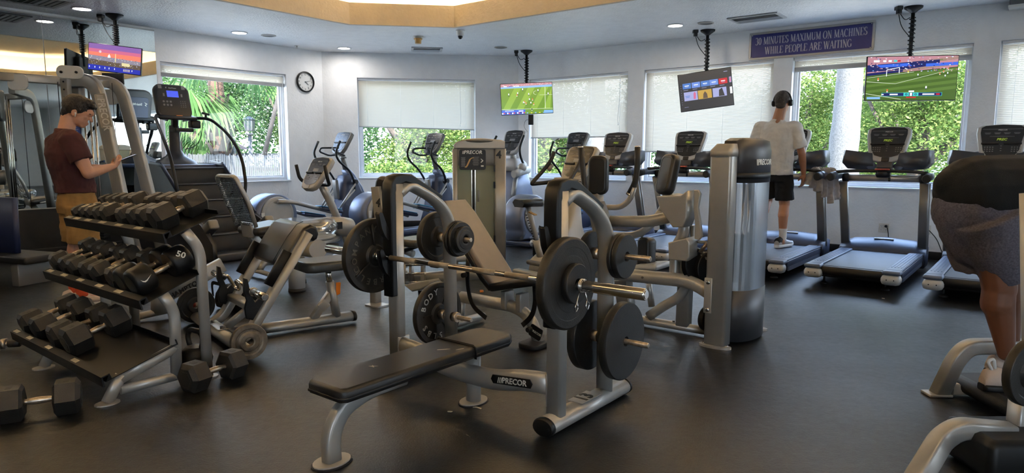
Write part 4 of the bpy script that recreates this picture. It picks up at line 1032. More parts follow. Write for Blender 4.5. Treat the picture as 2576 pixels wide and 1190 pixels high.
# two scraps of foam on the floor
for k, (px, py, lb) in enumerate(((1133, 1037, 'small pale scrap on the floor in front of the bench column'), (1200, 1027, 'curled pale scrap on the floor at the bench column foot'), (2223, 748, 'pale scrap of paper on the floor behind the empty treadmill'))):
    p = G(px, py); mb = MB(); mb.M = Matrix.Translation((p.x, p.y, .001)) @ Matrix.Rotation(k*1.1, 4, 'Z')
    mb.prism([(-.010, -.004), (.008, -.007), (.014, .002), (.002, .006), (-.012, .005)] if k != 1 else [(-.008, -.03), (.004, -.028), (.010, .0), (.002, .03), (-.006, .028), (.002, 0)], .003); o = mb.build('foam_scrap' if k < 2 else 'paper_scrap', 'foam'); tag(o, lb, 'scrap')

# ---------------------------------------------------------------- preacher curl bench
pr = Fr(-2.0, 4.5, 51)
t = thing('preacher_curl_bench', 'grey preacher curl bench with a sloping black arm pad', 'bench', pr)
mb = MB(); mb.sweep([(-.60, 0, .05), (.55, 0, .05)], oval(.10, .075, 18), (0, 0, 1)); mb.build('cross_base', 'silver', t)
mb = MB(); mb.sweep([(.04, .03, .05), (.10, .92, .05)], oval(.10, .075, 18), (0, 0, 1)); mb.build('long_base', 'silver', t)
mb = MB(); mb.sweep([(.10, .92, .05), (.101, .945, .05)], oval(.104, .08, 18), (0, 0, 1)); mb.build('end_cap', 'black', t)
for s in (-1, 1):
    x = s*.30
    mb = MB(); mb.sweep([(x, .03, .06), (x, .10, .10), (x, .52, .735)], rrect(.060, .085, .016), (1, 0, 0), .08, 6); mb.build('sloping_leg', 'silver', t)
    mb = MB(); mb.sweep([(x, .238, .40), (x, .372, .62)], rrect(.066, .036, .010), (1, 0, 0)); mb.build('leg_guard', 'black', t)
    mb = MB(); mb.prism([(-.02, .20), (-.045, .27), (-.06, .36), (-.085, .37), (-.088, .28), (-.072, .22), (-.088, .17), (-.08, .10), (-.03, .08), (.04, .14), (.08, .22), (.05, .26)], .03, basis((x+.015, .16, .10), (0, 1, 0), (0, 0, 1)) @ Matrix.Translation((0, 0, -.03)), bev=.006); mb.build('bar_hook', 'black', t)
mb = MB(); mb.sweep([(-.30, .17, .235), (.30, .17, .235)], rrect(.075, .05, .012), (0, 0, 1)); mb.build('cross_tube', 'silver', t)
mb = MB(); mb.box((-.08, -.0, .091), (.30, .07, .008), bev=.003); mb.build('base_plate', 'chrome', t)
mb = MB()
for q in (-.19, .03): mb.cyl((q, 0, .09), (q, 0, .106), .012, n=6)
mb.build('plate_bolt', 'silver_dark', t)
mb = MB(); mb.sweep([(.02, .03, .09), (.02, .24, .235)], rrect(.05, .05, .01), (1, 0, 0)); mb.build('brace', 'silver', t)
mb = MB(); pts = [(-.02, 0), (-.075, .02), (-.09, .07), (-.02, .11)]
# pad: thick cushion curling over its top edge
prof = [(0, .0), (.10, .155), (.165, .235), (.215, .255), (.262, .235), (.275, .185), (.262, .15), (.235, .135), (.20, .165), (.16, .155), (.06, .005), (.045, -.035), (.015, -.03)]
M_ = basis((.30, .33, .535), (0, 1, 0), (0, 0, 1))
mb = MB(); out = [(y, z) for y, z in prof][::-1]; mb.prism(out, .60, M_ @ Matrix.Translation((0, 0, -.60)), bev=.022, smooth=True); mb.build('arm_pad', 'vinyl', t)
mb = MB(); mb.sweep([(.155, .325, .540), (.155, .43, .70), (.155, .50, .783), (.155, .548, .800)], circ(.0022, 6), (1, 0, 0)); mb.build('pad_seam', 'black', t)
sp0, sp1 = Vector((.12, .74, .07)), Vector((.115, .66, .42))
mb = MB(); mb.sweep([(.105, .80, .07), (.11, .75, .34)], oval(.06, .075, 16), (1, 0, 0)); mb.build('seat_post', 'silver', t)
mb = MB(); mb.cyl((.11, .752, .33), (.115, .735, .44), .022, n=16); mb.build('post_insert', 'chrome', t)
mb = MB(); mb.sweep([(.09, .62, .07), (.10, .76, .25)], rrect(.055, .055, .012), (1, 0, 0)); mb.build('post_brace', 'silver', t)
mb = MB(); mb.box((.132, .69, .17), (.012, .07, .07), (.7, 0, 0), bev=.008); mb.build('brace_clamp', 'warm_grey', t)
mb = MB(); mb.prism([(-.015, 0), (.015, 0), (.02, -.09), (-.004, -.10)], .01, basis((.145, .80, .33), (0, 1, 0), (.3, -.2, 1)), bev=.003); mb.build('height_lever', 'orange', t)
sq = pr.Z(860, 650, .455); mb = MB(); mb.prism([(-.11, -.22), (.11, -.22), (.155, -.16), (.16, .16), (.10, .20), (-.10, .20), (-.16, .16), (-.155, -.16)], .075, Matrix.Translation((.11, .74, .435)), bev=.022); mb.build('seat_pad', 'vinyl_scuffed', t)
# ez bar in the hooks
zb = .315
a, b = pr.X(535, 705, -.36), pr.X(690, 752, .36)
t = thing('curl_bar', 'zigzag chrome curl bar resting in the preacher bench hooks', 'curl bar', pr.M @ Matrix.Translation((.03, .115, .385)))
mb = MB(); mb.tube([(-.40, 0, 0), (-.27, 0, 0), (-.20, -.03, .035), (-.10, -.03, .045), (-.045, 0, -.035), (.045, 0, -.035), (.10, -.03, .045), (.20, -.03, .035), (.27, 0, 0), (.40, 0, 0)], .0125, 14, .03); mb.build('shaft', 'chrome', t)
for s in (-1, 1):
    mb = MB(); mb.cyl((s*.335, 0, 0), (s*.35, 0, 0), .030, n=24, bev=.003); mb.cyl((s*.35, 0, 0), (s*.56, 0, 0), .0235, n=24, bev=.004); mb.cyl((s*.56, 0, 0), (s*.563, 0, 0), .012, n=16); mb.build('sleeve', 'chrome', t)
c = pr.Y(655, 861, 0.0)
plate('iron', .112, .034, pr.M @ basis((.60, 0, .125), (0, 1, 0), (0, 0, 1)), 'brownish plate lettered STANDARD 10LBS leaning at the near foot of the preacher bench', face='standard', m='iron_worn', spin=.2)
plate('iron', .135, .034, pr.M @ basis((-.62, 0, .137), (0, 1, 0), (0, 0, 1)), 'dark plate leaning at the far foot of the preacher bench', m='iron')
# ================================================================ WEIGHT MACHINES
def path(fr, pts, y):
    """pixel path laid in the vertical plane y (or per point y) of a machine's own frame"""
    return [fr.Y(p[0], p[1], p[2] if len(p) > 2 else y) for p in pts]
def tb(parent, name, pts, w, h, m='silver', up=(0, 1, 0), rad=.05, r=None, seg=7):
    mb = MB(); mb.sweep(pts, oval(w, h, 16) if r is None else rrect(w, h, r), up, rad, seg); return mb.build(name, m, parent)
def pad_shape(w, h, k=.25, n=6):
    """rounded rectangle with generous corners"""
    return rrect(w, h, min(w, h)*k, n)
def cushion(parent, name, c, ax_w, ax_h, w, h, th, m='vinyl', k=.3, bev=.02):
    mb = MB(); M = basis(c, ax_w, ax_h); mb.prism(pad_shape(w, h, k), th, M @ Matrix.Translation((0, 0, -th/2)), bev=bev); o = mb.build(name, m, parent)
    mb = MB(); q = [Vector((x, y, 0)) for x, y in pad_shape(w*.72, h*.80, k*.8)]
    mb.sweep([M @ (p + Vector((0, 0, th/2+.0002))) for p in q], circ(.0018, 5), tuple(M.to_3x3() @ Vector((0, 0, 1))), closed=True); mb.build('seam', 'black', o)
    return o
# --- seated press machine with the shrouded weight stack, right of centre
tw = Fr(1.40, 4.40, 38.4)
t = thing('chest_press_machine', 'seated press machine with two black pads and a tall clear weight shroud', 'exercise machine', tw)
mb = MB(); mb.rings([[Vector((x, y, z)) for x, y in rrect(.145, .12, .02)] for z in (.012, 1.26)] + [[Vector((x*.9+0, y*.9, z)) for x, y in rrect(.145, .12, .02)] for z in (1.30,)]); mb.M = Matrix.Identity(4)
o = mb.build('front_column', 'silver', t); o.location = (-.018, -.01, 0)
mb = MB(); out = []   # shroud: open half oval behind the column
for k in range(25):
    a = -PI*.5 + PI*k/24; out.append((.035 + .125*math.cos(a), .30 + .245*math.sin(a)))
out = [(-.05, .055)] + [(.035, .055)] + out + [(-.05, .545)]
for i in range(len(out)-1):
    (x0, y0), (x1, y1) = out[i], out[i+1]; mb.quad((x0, y0, .36), (x1, y1, .36), (x1, y1, 1.10), (x0, y0, 1.10), True)
mb.build('clear_shroud', 'shroud', t, fix=False)
mb = MB(); full = out + [(-.055, .545), (-.055, .055)]
c0 = [(x*1.02, (y-.3)*1.02+.3) for x, y in out]
mb.rings([[Vector((x, y, .02)) for x, y in c0], [Vector((x, y, .37)) for x, y in c0]], smooth=True); mb.build('lower_cover', 'charcoal', t)
mb = MB(); mb.rings([[Vector((x, y, 1.09)) for x, y in c0], [Vector((x, y, 1.30)) for x, y in c0], [Vector((x*.92, (y-.3)*.93+.3, 1.365)) for x, y in c0], [Vector((x*.62, (y-.3)*.7+.3, 1.385)) for x, y in c0]], smooth=True); hd = mb.build('top_cover', 'charcoal', t)
mb = MB(); mb.rings([[Vector((x, y, 1.115)) for x, y in [(a*1.01, (b-.3)*1.01+.3) for a, b in c0]], [Vector((x, y, 1.155)) for x, y in [(a*1.01, (b-.3)*1.01+.3) for a, b in c0]]]); mb.build('cover_band', 'black', hd)
mb = MB(); mb.rings([[Vector((x*.95, y*.95, 1.262)) for x, y in rrect(.16, .15, .03)], [Vector((x*.95, y*.95, 1.30)) for x, y in rrect(.16, .15, .03)], [Vector((x*.7+.01, y*.6+.02, 1.345)) for x, y in rrect(.16, .15, .03)]]); o = mb.build('column_cap', 'warm_grey', t); o.location = (-.018, -.01, 0)
Mx = basis((.152, .23, 1.215), (.35, 1, 0), (0, 0, 1))
mb = MB(); mb.text('PRECOR', .052, basis((.153, .235, 1.225), (.12, 1, 0), (0, 0, 1)) @ Matrix.Translation((-.0, 0, .012)), .001, bold=.0012, shear=.15)
for k in range(3): mb.box((.155, .115+.014*k, 1.225), (.003, .006, .040), (0.25, 0, 0))
mb.build('brand_lettering', 'white_mark', hd)
# weight stack and guide rods seen through the shroud
mb = MB()
for k in range(13): mb.box((.03, .30, .42+.026*k), (.10, .26, .022), bev=.003)
mb.build('weight_stack', 'silver_dark', t)
mb = MB()
for y in (.24, .36): mb.cyl((.03, y, .30), (.03, y, 1.15), .010, n=10)
mb.build('guide_rod', 'chrome', t)
for c, w in (((-.01, -.06, .006), (.22, .10, .012)), ((.03, .58, .006), (.20, .09, .012))):
    mb = MB(); mb.prism([(c[0]+w[0]/2*math.cos(a), c[1]+w[1]/2*math.sin(a)) for a in [k*PI/12 for k in range(24)]], .014); mb.build('foot_plate', 'silver', t)
mb = MB(); mb.cyl((-.09, -.06, .012), (-.09, -.06, .024), .009, n=6); mb.cyl((.07, -.06, .012), (.07, -.06, .024), .009, n=6); mb.build('foot_bolt', 'chrome', t)
tb(t, 'upper_beam', path(tw, [(1492, 682), (1600, 693), (1740, 706), (1800, 745), (1812, 778)], -.01), .095, .075, rad=.12)
mb = MB(); mb.box((-.065, -.075, .345), (.055, .012, .24), bev=.006); mb.build('joint_plate', 'silver', t)
for z in (.435, .25):
    mb = MB(); mb.lathe([(.016, 0), (.016, .004), (.010, .011), (0, .012)], (-.065, -.08, z), (0, -1, 0), 16); mb.build('bolt', 'chrome', t)
for px, py in ((1522, 690), (1617, 697), (1585, 691)):
    q = tw.Y(px, py, -.06); mb = MB(); mb.cyl(q, q + Vector((0, -.008, 0)), .009, n=8); mb.build('bolt', 'silver_dark', t)
tb(t, 'floor_beam', [(-1.05, .16, .04), (-.06, .16, .04)], .075, .06, up=(0, 0, 1))
mb = MB()
for x in (-.62, -.56, -.40, -.34): mb.cyl((x, .14, .07), (x, .14, .082), .010, n=8)
mb.build('floor_bolt', 'silver_dark', t)
q = tw.Y(1730, 600, .16); x = q.x
tb(t, 'rear_post', [(x-.01, .16, .05), (x, .16, .78)], .10, .075, r=.015)
tb(t, 'diagonal_brace', path(tw, [(1632, 795), (1668, 770), (1712, 745), (1770, 640)], .10), .07, .05, rad=.06)
tb(t, 'front_post', path(tw, [(1500, 470), (1512, 690)], .16), .085, .085, r=.02)
# pivot housings and link
a, b = tw.Y(1676, 487, .05), tw.Y(1752, 565, .05)
mb = MB(); M_ = basis((0, .05, 0), (1, 0, 0), (0, 0, 1))
def yprism(name, pix, y, th, m='silver', bev=.01):
    pts = [tw.Y(px, py, y) for px, py in pix]; mb = MB(); out = [(p.x, p.z) for p in pts]
    area = sum(out[i][0]*out[(i+1) % len(out)][1]-out[(i+1) % len(out)][0]*out[i][1] for i in range(len(out)))
    if area < 0: out = out[::-1]
    mb.prism(out, th, basis((0, y, 0), (1, 0, 0), (0, 0, 1)), bev=bev); return mb.build(name, m, t)
yprism('pivot_housing', [(1676, 490), (1736, 488), (1752, 476), (1752, 540), (1742, 566), (1716, 566), (1684, 520)], .08, .16)
yprism('pivot_neck', [(1722, 564), (1742, 560), (1744, 640), (1724, 640)], .16, .08, 'silver_dark')
yprism('lower_pivot_housing', [(1702, 604), (1748, 592), (1756, 602), (1756, 640), (1748, 650), (1704, 646)], .06, .14)
o = yprism('link_arm', [(1749, 476), (1760, 476), (1766, 486), (1760, 520), (1766, 560), (1770, 592), (1762, 602), (1751, 598), (1752, 560), (1748, 520)], .03, .03, 'warm_grey', .006)
for px, py in ((1758, 484), (1761, 572)):
    q = tw.Y(px, py, .03); mb = MB(); mb.cyl(q, q + Vector((0, -.010, 0)), .015, n=14, bev=.002); mb.build('link_bolt', 'silver_dark', t)
tb(t, 'pivot_tube', path(tw, [(1722, 560), (1718, 590), (1700, 620), (1697, 690), (1697, 702)], .04), .075, .075, rad=.12)
q = tw.Y(1700, 648, .04); tb(t, 'cam_axle', [q, q + Vector((.12, 0, -.01))], .05, .05, up=(0, 0, 1))
for dx, y in ((.13, .02), (.185, .10)):
    mb = MB(); mb.lathe([(0, -.02), (.10, -.02), (.11, -.014), (.085, 0), (.11, .014), (.10, .02), (0, .02)], q + Vector((dx, y-.02, -.02 if dx < .15 else -.055)), (1, -.25, 0), 28); mb.build('cable_pulley', 'black', t)
q2 = tw.Y(1748, 606, .05); tb(t, 'cable_stub', [q2, q2 + Vector((.09, 0, .0))], .022, .022)
mb = MB(); mb.cyl(q2 + Vector((.09, 0, .0)), q2 + Vector((.04, .0, -.07)), .014, n=10); mb.build('cable_clamp', 'worn_steel', t)
mb = MB(); mb.cyl(q2 + Vector((.04, 0, -.07)), q + Vector((.14, 0, .06)), .004, n=7); mb.cyl(q + Vector((.20, .08, -.10)), (q.x+.19, q.y+.05, .10), .004, n=7); mb.build('steel_cable', 'black', t)
mb = MB(); mb.lathe([(0, -.02), (.085, -.02), (.09, 0), (.085, .02), (0, .02)], (q.x+.215, .12, .14), (1, -.25, 0), 26); mb.build('cable_pulley', 'black', t)
# press arms
tb(t, 'upper_arm', path(tw, [(1532, 556), (1640, 556), (1700, 540), (1712, 490, .08)], .10), .085, .085, rad=.30, seg=10)
tb(t, 'lower_arm', path(tw, [(1538, 592), (1600, 592), (1640, 566, .25), (1668, 520, .32), (1692, 485, .32)], .22), .055, .055, rad=.16, seg=8)
yprism('arm_hub', [(1498, 508), (1522, 505), (1532, 530), (1538, 560), (1540, 600), (1524, 606), (1506, 560)], .08, .12, 'silver_dark')
for nm, pts, gp in (('handle_tube', [(1526, 521), (1562, 521), (1586, 500), (1594, 470)], [(1583, 486), (1598, 458), (1603, 420), (1603, 370)]), ('handle_tube', [(1505, 540), (1490, 520), (1480, 500)], [(1476, 508), (1472, 470), (1466, 430), (1460, 372)])):
    y = .18 if gp[0][0] > 1500 else -.02
    tb(t, nm, path(tw, pts, y), .042, .042, 'silver', rad=.10)
    g_ = tb(t, 'handle_grip', path(tw, gp, y), .044, .044, 'rubber', rad=.10)
    P = path(tw, gp, y); mb = MB(); mb.cyl(P[-1], P[-1] + (P[-1]-P[-2]).normalized()*.012, .0215, n=18, bev=.002); mb.cyl(P[0] - (P[1]-P[0]).normalized()*.012, P[0] + (P[1]-P[0]).normalized()*.006, .0235, n=18); mb.build('grip_end', 'chrome', g_)
# pads
c = tw.Y(1505, 440, .15); cushion(t, 'chest_pad', c, (1, .25, 0), (.03, 0, 1), .155, .30, .075, k=.36)
tb(t, 'pad_post', path(tw, [(1507, 475), (1508, 520)], .18), .04, .04)
c = tw.Y(1680, 438, .22); cushion(t, 'back_pad', c, (1, -.55, 0), (.30, .1, 1), .165, .30, .075, k=.36)
tb(t, 'pad_post', path(tw, [(1676, 485), (1668, 520), (1640, 560), (1610, 590)], .30), .05, .05, rad=.1)
mb = MB(); c = tw.Y(1626, 645, .30); mb.prism(pad_shape(.12, .30, .3), .10, basis(c, (1, -.3, 0), (.05, 0, 1)) @ Matrix.Translation((0, 0, -.05)), bev=.02); mb.build('seat_pad', 'vinyl', t)
c = tw.Y(1640, 668, .28); mb = MB(); mb.box(c, (.20, .26, .05), (0, -.15, 0), bev=.02); mb.build('seat_shell', 'light_grey', t)
tb(t, 'seat_post', [tw.Y(1630, 690, .3), tw.Y(1640, 770, .3)], .05, .05)
yprism('lower_guard', [(1560, 700), (1592, 700), (1600, 760), (1598, 800), (1572, 800)], .18, .10, 'silver_dark')

# --- weight stack tower marked 4
tf = Fr(-.365, 7.30, -6)
t = thing('weight_tower', 'tall grey weight stack tower with a black placard and the number 4', 'exercise machine', tf)
Wt = .58; X = lambda px, py=600, y=0.0: tf.Y(px, py, y)
xl, xr = X(1140).x, X(1273).x; zt = tf.Y(1200, 372, 0).z
for x0, x1, nm in ((xl, xl+.055, 'left_column'), (xr-.125, xr, 'right_column')):
    mb = MB(); mb.sweep([((x0+x1)/2, .06, .03), ((x0+x1)/2, .06, zt-.01)], rrect(x1-x0, .13, .018), (0, 1, 0)); mb.build(nm, 'silver', t)
mb = MB(); xm = (xl+xr)/2
prof = [(xl+.02, zt-.01), (xl+.02, zt+.04), (xl+.05, zt+.065), (xl+.12, zt+.085), (xl+.22, zt+.10), (xl+.34, zt+.10), (xr-.06, zt+.085), (xr-.012, zt+.07), (xr-.012, zt-.01)]
mb.prism([(p[0], p[1]) for p in prof][::-1], .36, basis((0, .34, 0), (1, 0, 0), (0, 0, 1)), bev=.015); cv = mb.build('top_cover', 'warm_grey', t)
mb = MB(); mb.ball((xm-.0, -.005, zt+.075), (.16, .05, .022)); mb.build('cover_recess', 'silver_dark', cv)
mb = MB(); x0, x1 = xl+.055, xr-.125
mb.box(((x0+x1)/2, .03, zt-.09), (x1-x0, .03, .20), bev=.004); mb.build('header_panel', 'silver_dark', t)
mb = MB(); mb.box(((x0+x1)/2, .04, (zt-.19+.12)/2), (x1-x0, .008, zt-.19-.12)); mb.build('front_shield', 'shroud_green', t)
mb = MB(); xs = tf.Y(1191, 500, .03).x; mb.box((xs, .034, zt-.55), (.020, .006, .62), bev=.002); mb.build('pin_slot', 'black', t)
mb = MB(); mb.box((xs+.019, .034, zt-.55), (.008, .008, .62)); mb.box((xs-.019, .034, zt-.55), (.006, .008, .62)); mb.build('slot_rim', 'chrome', t)
mb = MB()
for k in range(14): mb.box((xs, .16, .16+.036*k), (.22, .12, .032), bev=.004)
mb.build('weight_stack', 'black', t)
mb = MB()
for dx in (-.07, .07): mb.cyl((xs+dx, .16, .10), (xs+dx, .16, zt-.05), .011, n=10)
mb.build('guide_rod', 'chrome', t)
mb = MB(); mb.box((xs, .16, .70), (.05, .06, .10), bev=.005); mb.cyl((xs, .16, .72), (xs, .16, zt-.05), .006, n=8); mb.build('selector_head', 'black', t)
mb = MB(); mb.tube([(xs, .10, .60), (xs-.02, -.01, .61), (xs-.03, -.03, .57)], .012, 10, .02); mb.build('selector_pin', 'orange', t)
mb = MB(); mb.box((xs+.055, .032, .82), (.022, .012, .13), bev=.004); mb.build('weight_scale', 'silver_dark', t)
mb = MB(); pc = tf.Y(1188, 402, 0); mb.prism(pad_shape(.285, .215, .10), .010, basis((pc.x, .004, pc.z), (1, 0, 0), (0, 0, 1)), bev=.002); pl = mb.build('instruction_placard', 'black', t)
mb = MB(); mb.text('PRECOR', .052, basis((pc.x+.005, -.0075, pc.z+.078), (1, 0, 0), (0, 0, 1)), .0008, bold=.0012, shear=.15)
for k in range(3): mb.box((pc.x-.105+.009*k, -.0078, pc.z+.078), (.005, .001, .034), (0, .2, 0))
mb.build('brand_lettering', 'white_mark', pl)
mb = MB(); M_ = basis((pc.x-.03, -.0072, pc.z-.03), (1, 0, 0), (0, 0, 1)); mb.prism([(-.055, -.055), (-.035, -.055), (-.02, -.035), (.012, .035), (.03, .045), (.045, .045), (.045, .052), (.02, .052), (-.005, .035), (-.038, -.035), (-.055, -.050)], .001, M_); mb.build('orange_stripe', 'gold_label', pl)
mb = MB(); M_ = basis((pc.x+.10, -.0072, pc.z-.02), (1, 0, 0), (0, 0, 1)); mb.prism([(-.015, .03), (-.005, .03), (.018, .008), (-.008, -.014), (-.014, -.008), (.004, .008)], .001, M_); mb.box((pc.x+.105, -.0078, pc.z-.068), (.03, .001, .016)); mb.build('arrow_mark', 'white_mark', pl)
mb = MB()
for k in range(9): mb.box((pc.x+.035, -.0076, pc.z+.028-.011*k), (.07-.008*(k % 3), .001, .003)); mb.box((pc.x-.10, -.0076, pc.z+.022-.0115*k), (.045-.006*(k % 2), .001, .005))
mb.build('small_print', 'panel_line', pl)
mb = MB(); p = tf.Y(1254, 390, -.01); mb.text('4', .115, basis((p.x, -.008, p.z), (1, 0, 0), (0, 0, 1)), .0008, bold=.003); mb.build('painted_number', 'black_mark', t)
mb = MB()
for z in (zt-.22, zt-.40, .35): mb.box((xr-.128, .0, z), (.016, .03, .07))
mb.build('hinge', 'black', t)
mb = MB(); mb.box((xm, .10, .02), (Wt+.02, .30, .03), bev=.008); mb.cyl((xr-.05, -.0, .0), (xr-.05, -.0, .04), .02, n=12); mb.build('base', 'silver_dark', t)
mb = MB(); mb.box((xm, .32, (.03+zt)/2), (Wt-.10, .012, zt-.06)); mb.build('rear_shield', 'shroud_green', t)

# --- leg machine with its black back pad marked 4
m4 = Fr(-1.1, 5.6, 38.4)
t = thing('leg_machine', 'seated leg machine with a narrow black back pad marked 4', 'exercise machine', m4)
mb = MB(); mb.prism(pad_shape(.17, .52, .38), .085, basis(m4.Y(962, 522, .04), (.93, .1, -.16), (-.16, 0, 1)) @ Matrix.Translation((0, 0, -.04)), bev=.03); mb.build('back_pad', 'vinyl', t)
P = [m4.Y(x, y, -.03) for x, y in ((934, 472), (952, 470), (974, 582), (948, 588))]
mb = MB(); out = [(p.x, p.z) for p in P][::-1]; mb.prism(out, .04, basis((0, -.0, 0), (1, 0, 0), (0, 0, 1)), bev=.006); br = mb.build('pad_bracket', 'warm_grey', t)
q = m4.Y(950, 512, -.045); mb = MB(); mb.text('4', .10, basis((q.x, -.0415, q.z), (1, 0, -.16), (.16, 0, 1)), .001, bold=.003); mb.build('painted_number', 'black_mark', br)
tb(t, 'back_strut', [m4.Y(970, 575, .02), m4.Y(990, 620, .02), m4.Y(1040, 640, .04)], .06, .05)
mb = MB(); mb.box(m4.Y(1052, 607, .05), (.26, .36, .06), (0, 0, .1), bev=.02); mb.build('seat_pad', 'vinyl_scuffed', t)
tb(t, 'front_post', [m4.Y(946, 768, 0), m4.Y(944, 700, 0)], .075, .075, 'silver', r=.012)
mb = MB(); q = G(944, 771); q = m4.l(q); mb.prism(rrect(.17, .14, .02), .012, Matrix.Translation((q.x, q.y+.02, 0))); mb.build('foot_plate', 'silver', t)
tb(t, 'base_beam', [m4.Y(944, 712, .0), m4.Y(1010, 704, .04), m4.Y(1190, 690, .12), m4.Y(1235, 688, .2)], .09, .07, rad=.05)
tb(t, 'upper_beam', [m4.Y(1000, 660, .0), m4.Y(1110, 655, .05), m4.Y(1230, 640, .4)], .06, .06)
tb(t, 'roller_arm', [m4.Y(1010, 634, -.02), m4.Y(1065, 614, -.02)], .035, .035, 'rubber')
mb = MB(); a = m4.Y(1003, 640, -.02); b = m4.Y(1012, 633, -.02); mb.cyl(a, b, .019, n=12); mb.build('handle_ring', 'chrome', t)
for x0, x1, y0, y1 in ((1035, 1035, 650, 715), (1065, 1065, 655, 712), (1020, 1020, 665, 700)): tb(t, 'link_post', [m4.Y(x0, y0, .0), m4.Y(x1, y1, .0)], .035, .03, 'silver', r=.006)
for y0 in (668, 690, 712): tb(t, 'link_bar', [m4.Y(1022, y0, -.02), m4.Y(1070, y0-2, -.02)], .02, .02, 'chrome')
mb = MB(); mb.prism([(p.x, p.z) for p in [m4.Y(x, y, 0) for x, y in ((1030, 716), (1060, 708), (1092, 703), (1096, 712), (1070, 728), (1050, 732))]][::-1], .16, basis((0, .1, 0), (1, 0, 0), (0, 0, 1)), bev=.01); mb.build('foot_tray', 'light_grey', t)
mb = MB(); mb.box(m4.Y(1100, 662, .05), (.09, .09, .07), bev=.01); mb.build('stopper', 'black', t)
mb = MB(); 
for z in (0,): mb.lathe([(0, 0), (.03, 0), (.035, .05), (0, .055)], m4.Y(1062, 745, .08), (0, 0, 1), 12)
mb.build('levelling_foot', 'black', t)
tb(t, 'rear_rail', [m4.Y(1012, 812, .0), m4.Y(1062, 800, .0)], .09, .075, 'silver')

# --- adjustable bench in front of the tower
ab = Fr(.18, 4.40, 38.4)
t = thing('adjustable_bench', 'inclined adjustable bench with a brownish back pad and black seat', 'bench', ab)
tb(t, 'spine_tube', [(-.70, 0, .235), (-.19, 0, .235), (-.06, 0, .17), (0, 0, .02)], .085, .075, rad=.16, seg=8)
mb = MB(); mb.prism(rrect(.16, .30, .05), .035, Matrix.Translation((.0, 0, 0)), bev=.006); mb.build('front_foot', 'rubber', t)
tb(t, 'rear_foot_bar', [(-.72, -.26, .04), (-.72, .26, .04)], .075, .06, up=(0, 0, 1)); tb(t, 'rear_leg', [(-.70, 0, .22), (-.72, 0, .06)], .07, .06)
mb = MB(); M_ = basis((.012, -.0465, .10), (.95, 0, -.35), (.35, 0, .95)); mb.prism(rrect(.10, .085, .012), .006, M_); pl = mb.build('name_plate', 'black', t)
mb = MB(); mb.text('PRECOR', .022, M_ @ Matrix.Translation((.006, 0, .0065)), .0006, bold=.0006, shear=.15); mb.build('brand_lettering', 'white_mark', pl)
a = Vector((-.315, 0, .365)); b = Vector((-.80, 0, .93)); d = (b-a).normalized(); n = Vector((-d.z, 0, d.x)); n = -n if n.x < 0 else n
mb = MB(); out = [(-.115, .0), (.115, .0), (.135, .10), (.135, .60), (.11, .73), (-.11, .73), (-.135, .60), (-.135, .10)]
mb.prism(out, .045, basis(a, (0, 1, 0), d), bev=.012); 
o = mb.build('back_pad', 'vinyl_tan', t)
mb = MB(); mb.prism([(x*1.02, y) for x, y in out], .040, basis(a, (0, 1, 0), d) @ Matrix.Translation((0, 0, -.036)), bev=.008); mb.build('pad_backing', 'vinyl', t)
mb = MB(); a2 = Vector((-.305, 0, .372)); d2 = (Vector((.085, 0, .462))-a2).normalized()
mb.prism([(-.13, -.02), (.13, -.02), (.145, .30), (.12, .405), (-.12, .405), (-.145, .30)], .055, basis(a2, (0, 1, 0), d2) @ Matrix.Translation((0, 0, -.03)), bev=.016); mb.build('seat_pad', 'vinyl', t)
for x in (-.27, -.14): mb = MB(); mb.box((x, 0, .275), (.045, .10, .13), bev=.008); mb.build('pivot_bracket', 'silver', t)
def arc_bar(name, pts, y): mb = MB(); mb.sweep([(x, y, z) for x, z in pts], rrect(.035, .008, .003), (0, 1, 0), .1, 8); return mb.build(name, 'black', t)
arc_bar('ladder_bar', [(-.585, .62), (-.60, .36), (-.56, .20), (-.42, .13)], -.05)
arc_bar('seat_ladder', [(-.0, .42), (.01, .30), (-.02, .20), (-.10, .13)], -.05)
arc_bar('seat_strut', [(.03, .41), (.12, .35)], -.05)
for x, z in ((-.02, .10), (-.60, .40)): mb = MB(); mb.cyl((x, -.06, z+.02), (x, -.10, z+.02), .018, n=12, bev=.003); mb.build('pop_pin', 'black', t)
q = ab.Y(1203, 746, 0); mb = MB(); mb.cyl((q.x+.0, .04, .285), (q.x, .04, .30), .014, n=10); mb.build('orange_knob', 'orange', t)

# --- white-footed beam of the bench lettered HAMPTON, behind the rack
q = G(430, 800, 0); hb = Fr(q.x, q.y, -42)
t = thing('incline_bench', 'grey bench frame lettered HAMPTON seen behind the dumbbell rack', 'bench', hb)
hp = lambda px, py, y=.0: hb.Y(px, py, y)
tb(t, 'floor_bar', [hp(335, 803, 0), hp(375, 793, .0), hp(455, 776, .0), hp(500, 768, 0)], .07, .055, 'warm_grey', up=(0, 0, 1))
for a_, b_ in (((340, 802), (350, 800)), ((478, 768), (490, 765))):
    mb = MB(); mb.cyl(hp(*a_, -.04), hp(*b_, -.04), .035, n=16, bev=.004); mb.build('end_cap', 'red_label', t)
tb(t, 'post', [hp(403, 788), hp(402, 745), hp(385, 715)], .13, .10, 'silver', rad=.06)
a, b = hp(405, 752, -.02), hp(560, 668, -.02); tb(t, 'main_beam', [a, b], .115, .06, 'silver', r=.012)
c = hp(469, 729, -.075); mb = MB(); mb.text('HAMPTON', .055, basis(c, (b-a), (0, 0, 1)), .001, bold=.0015); mb.build('brand_lettering', 'black_mark', t)
mb = MB(); q = hp(441, 715, 0); mb.cyl(q, q + Vector((0, -.03, .02)), .03, n=12); mb.build('adjust_knob', 'black', t)
q = G(455, 772); t = thing('water_bottle', 'green water bottle standing behind the dumbbell rack', 'bottle', Matrix.Translation((q.x, q.y+.12, 0)))
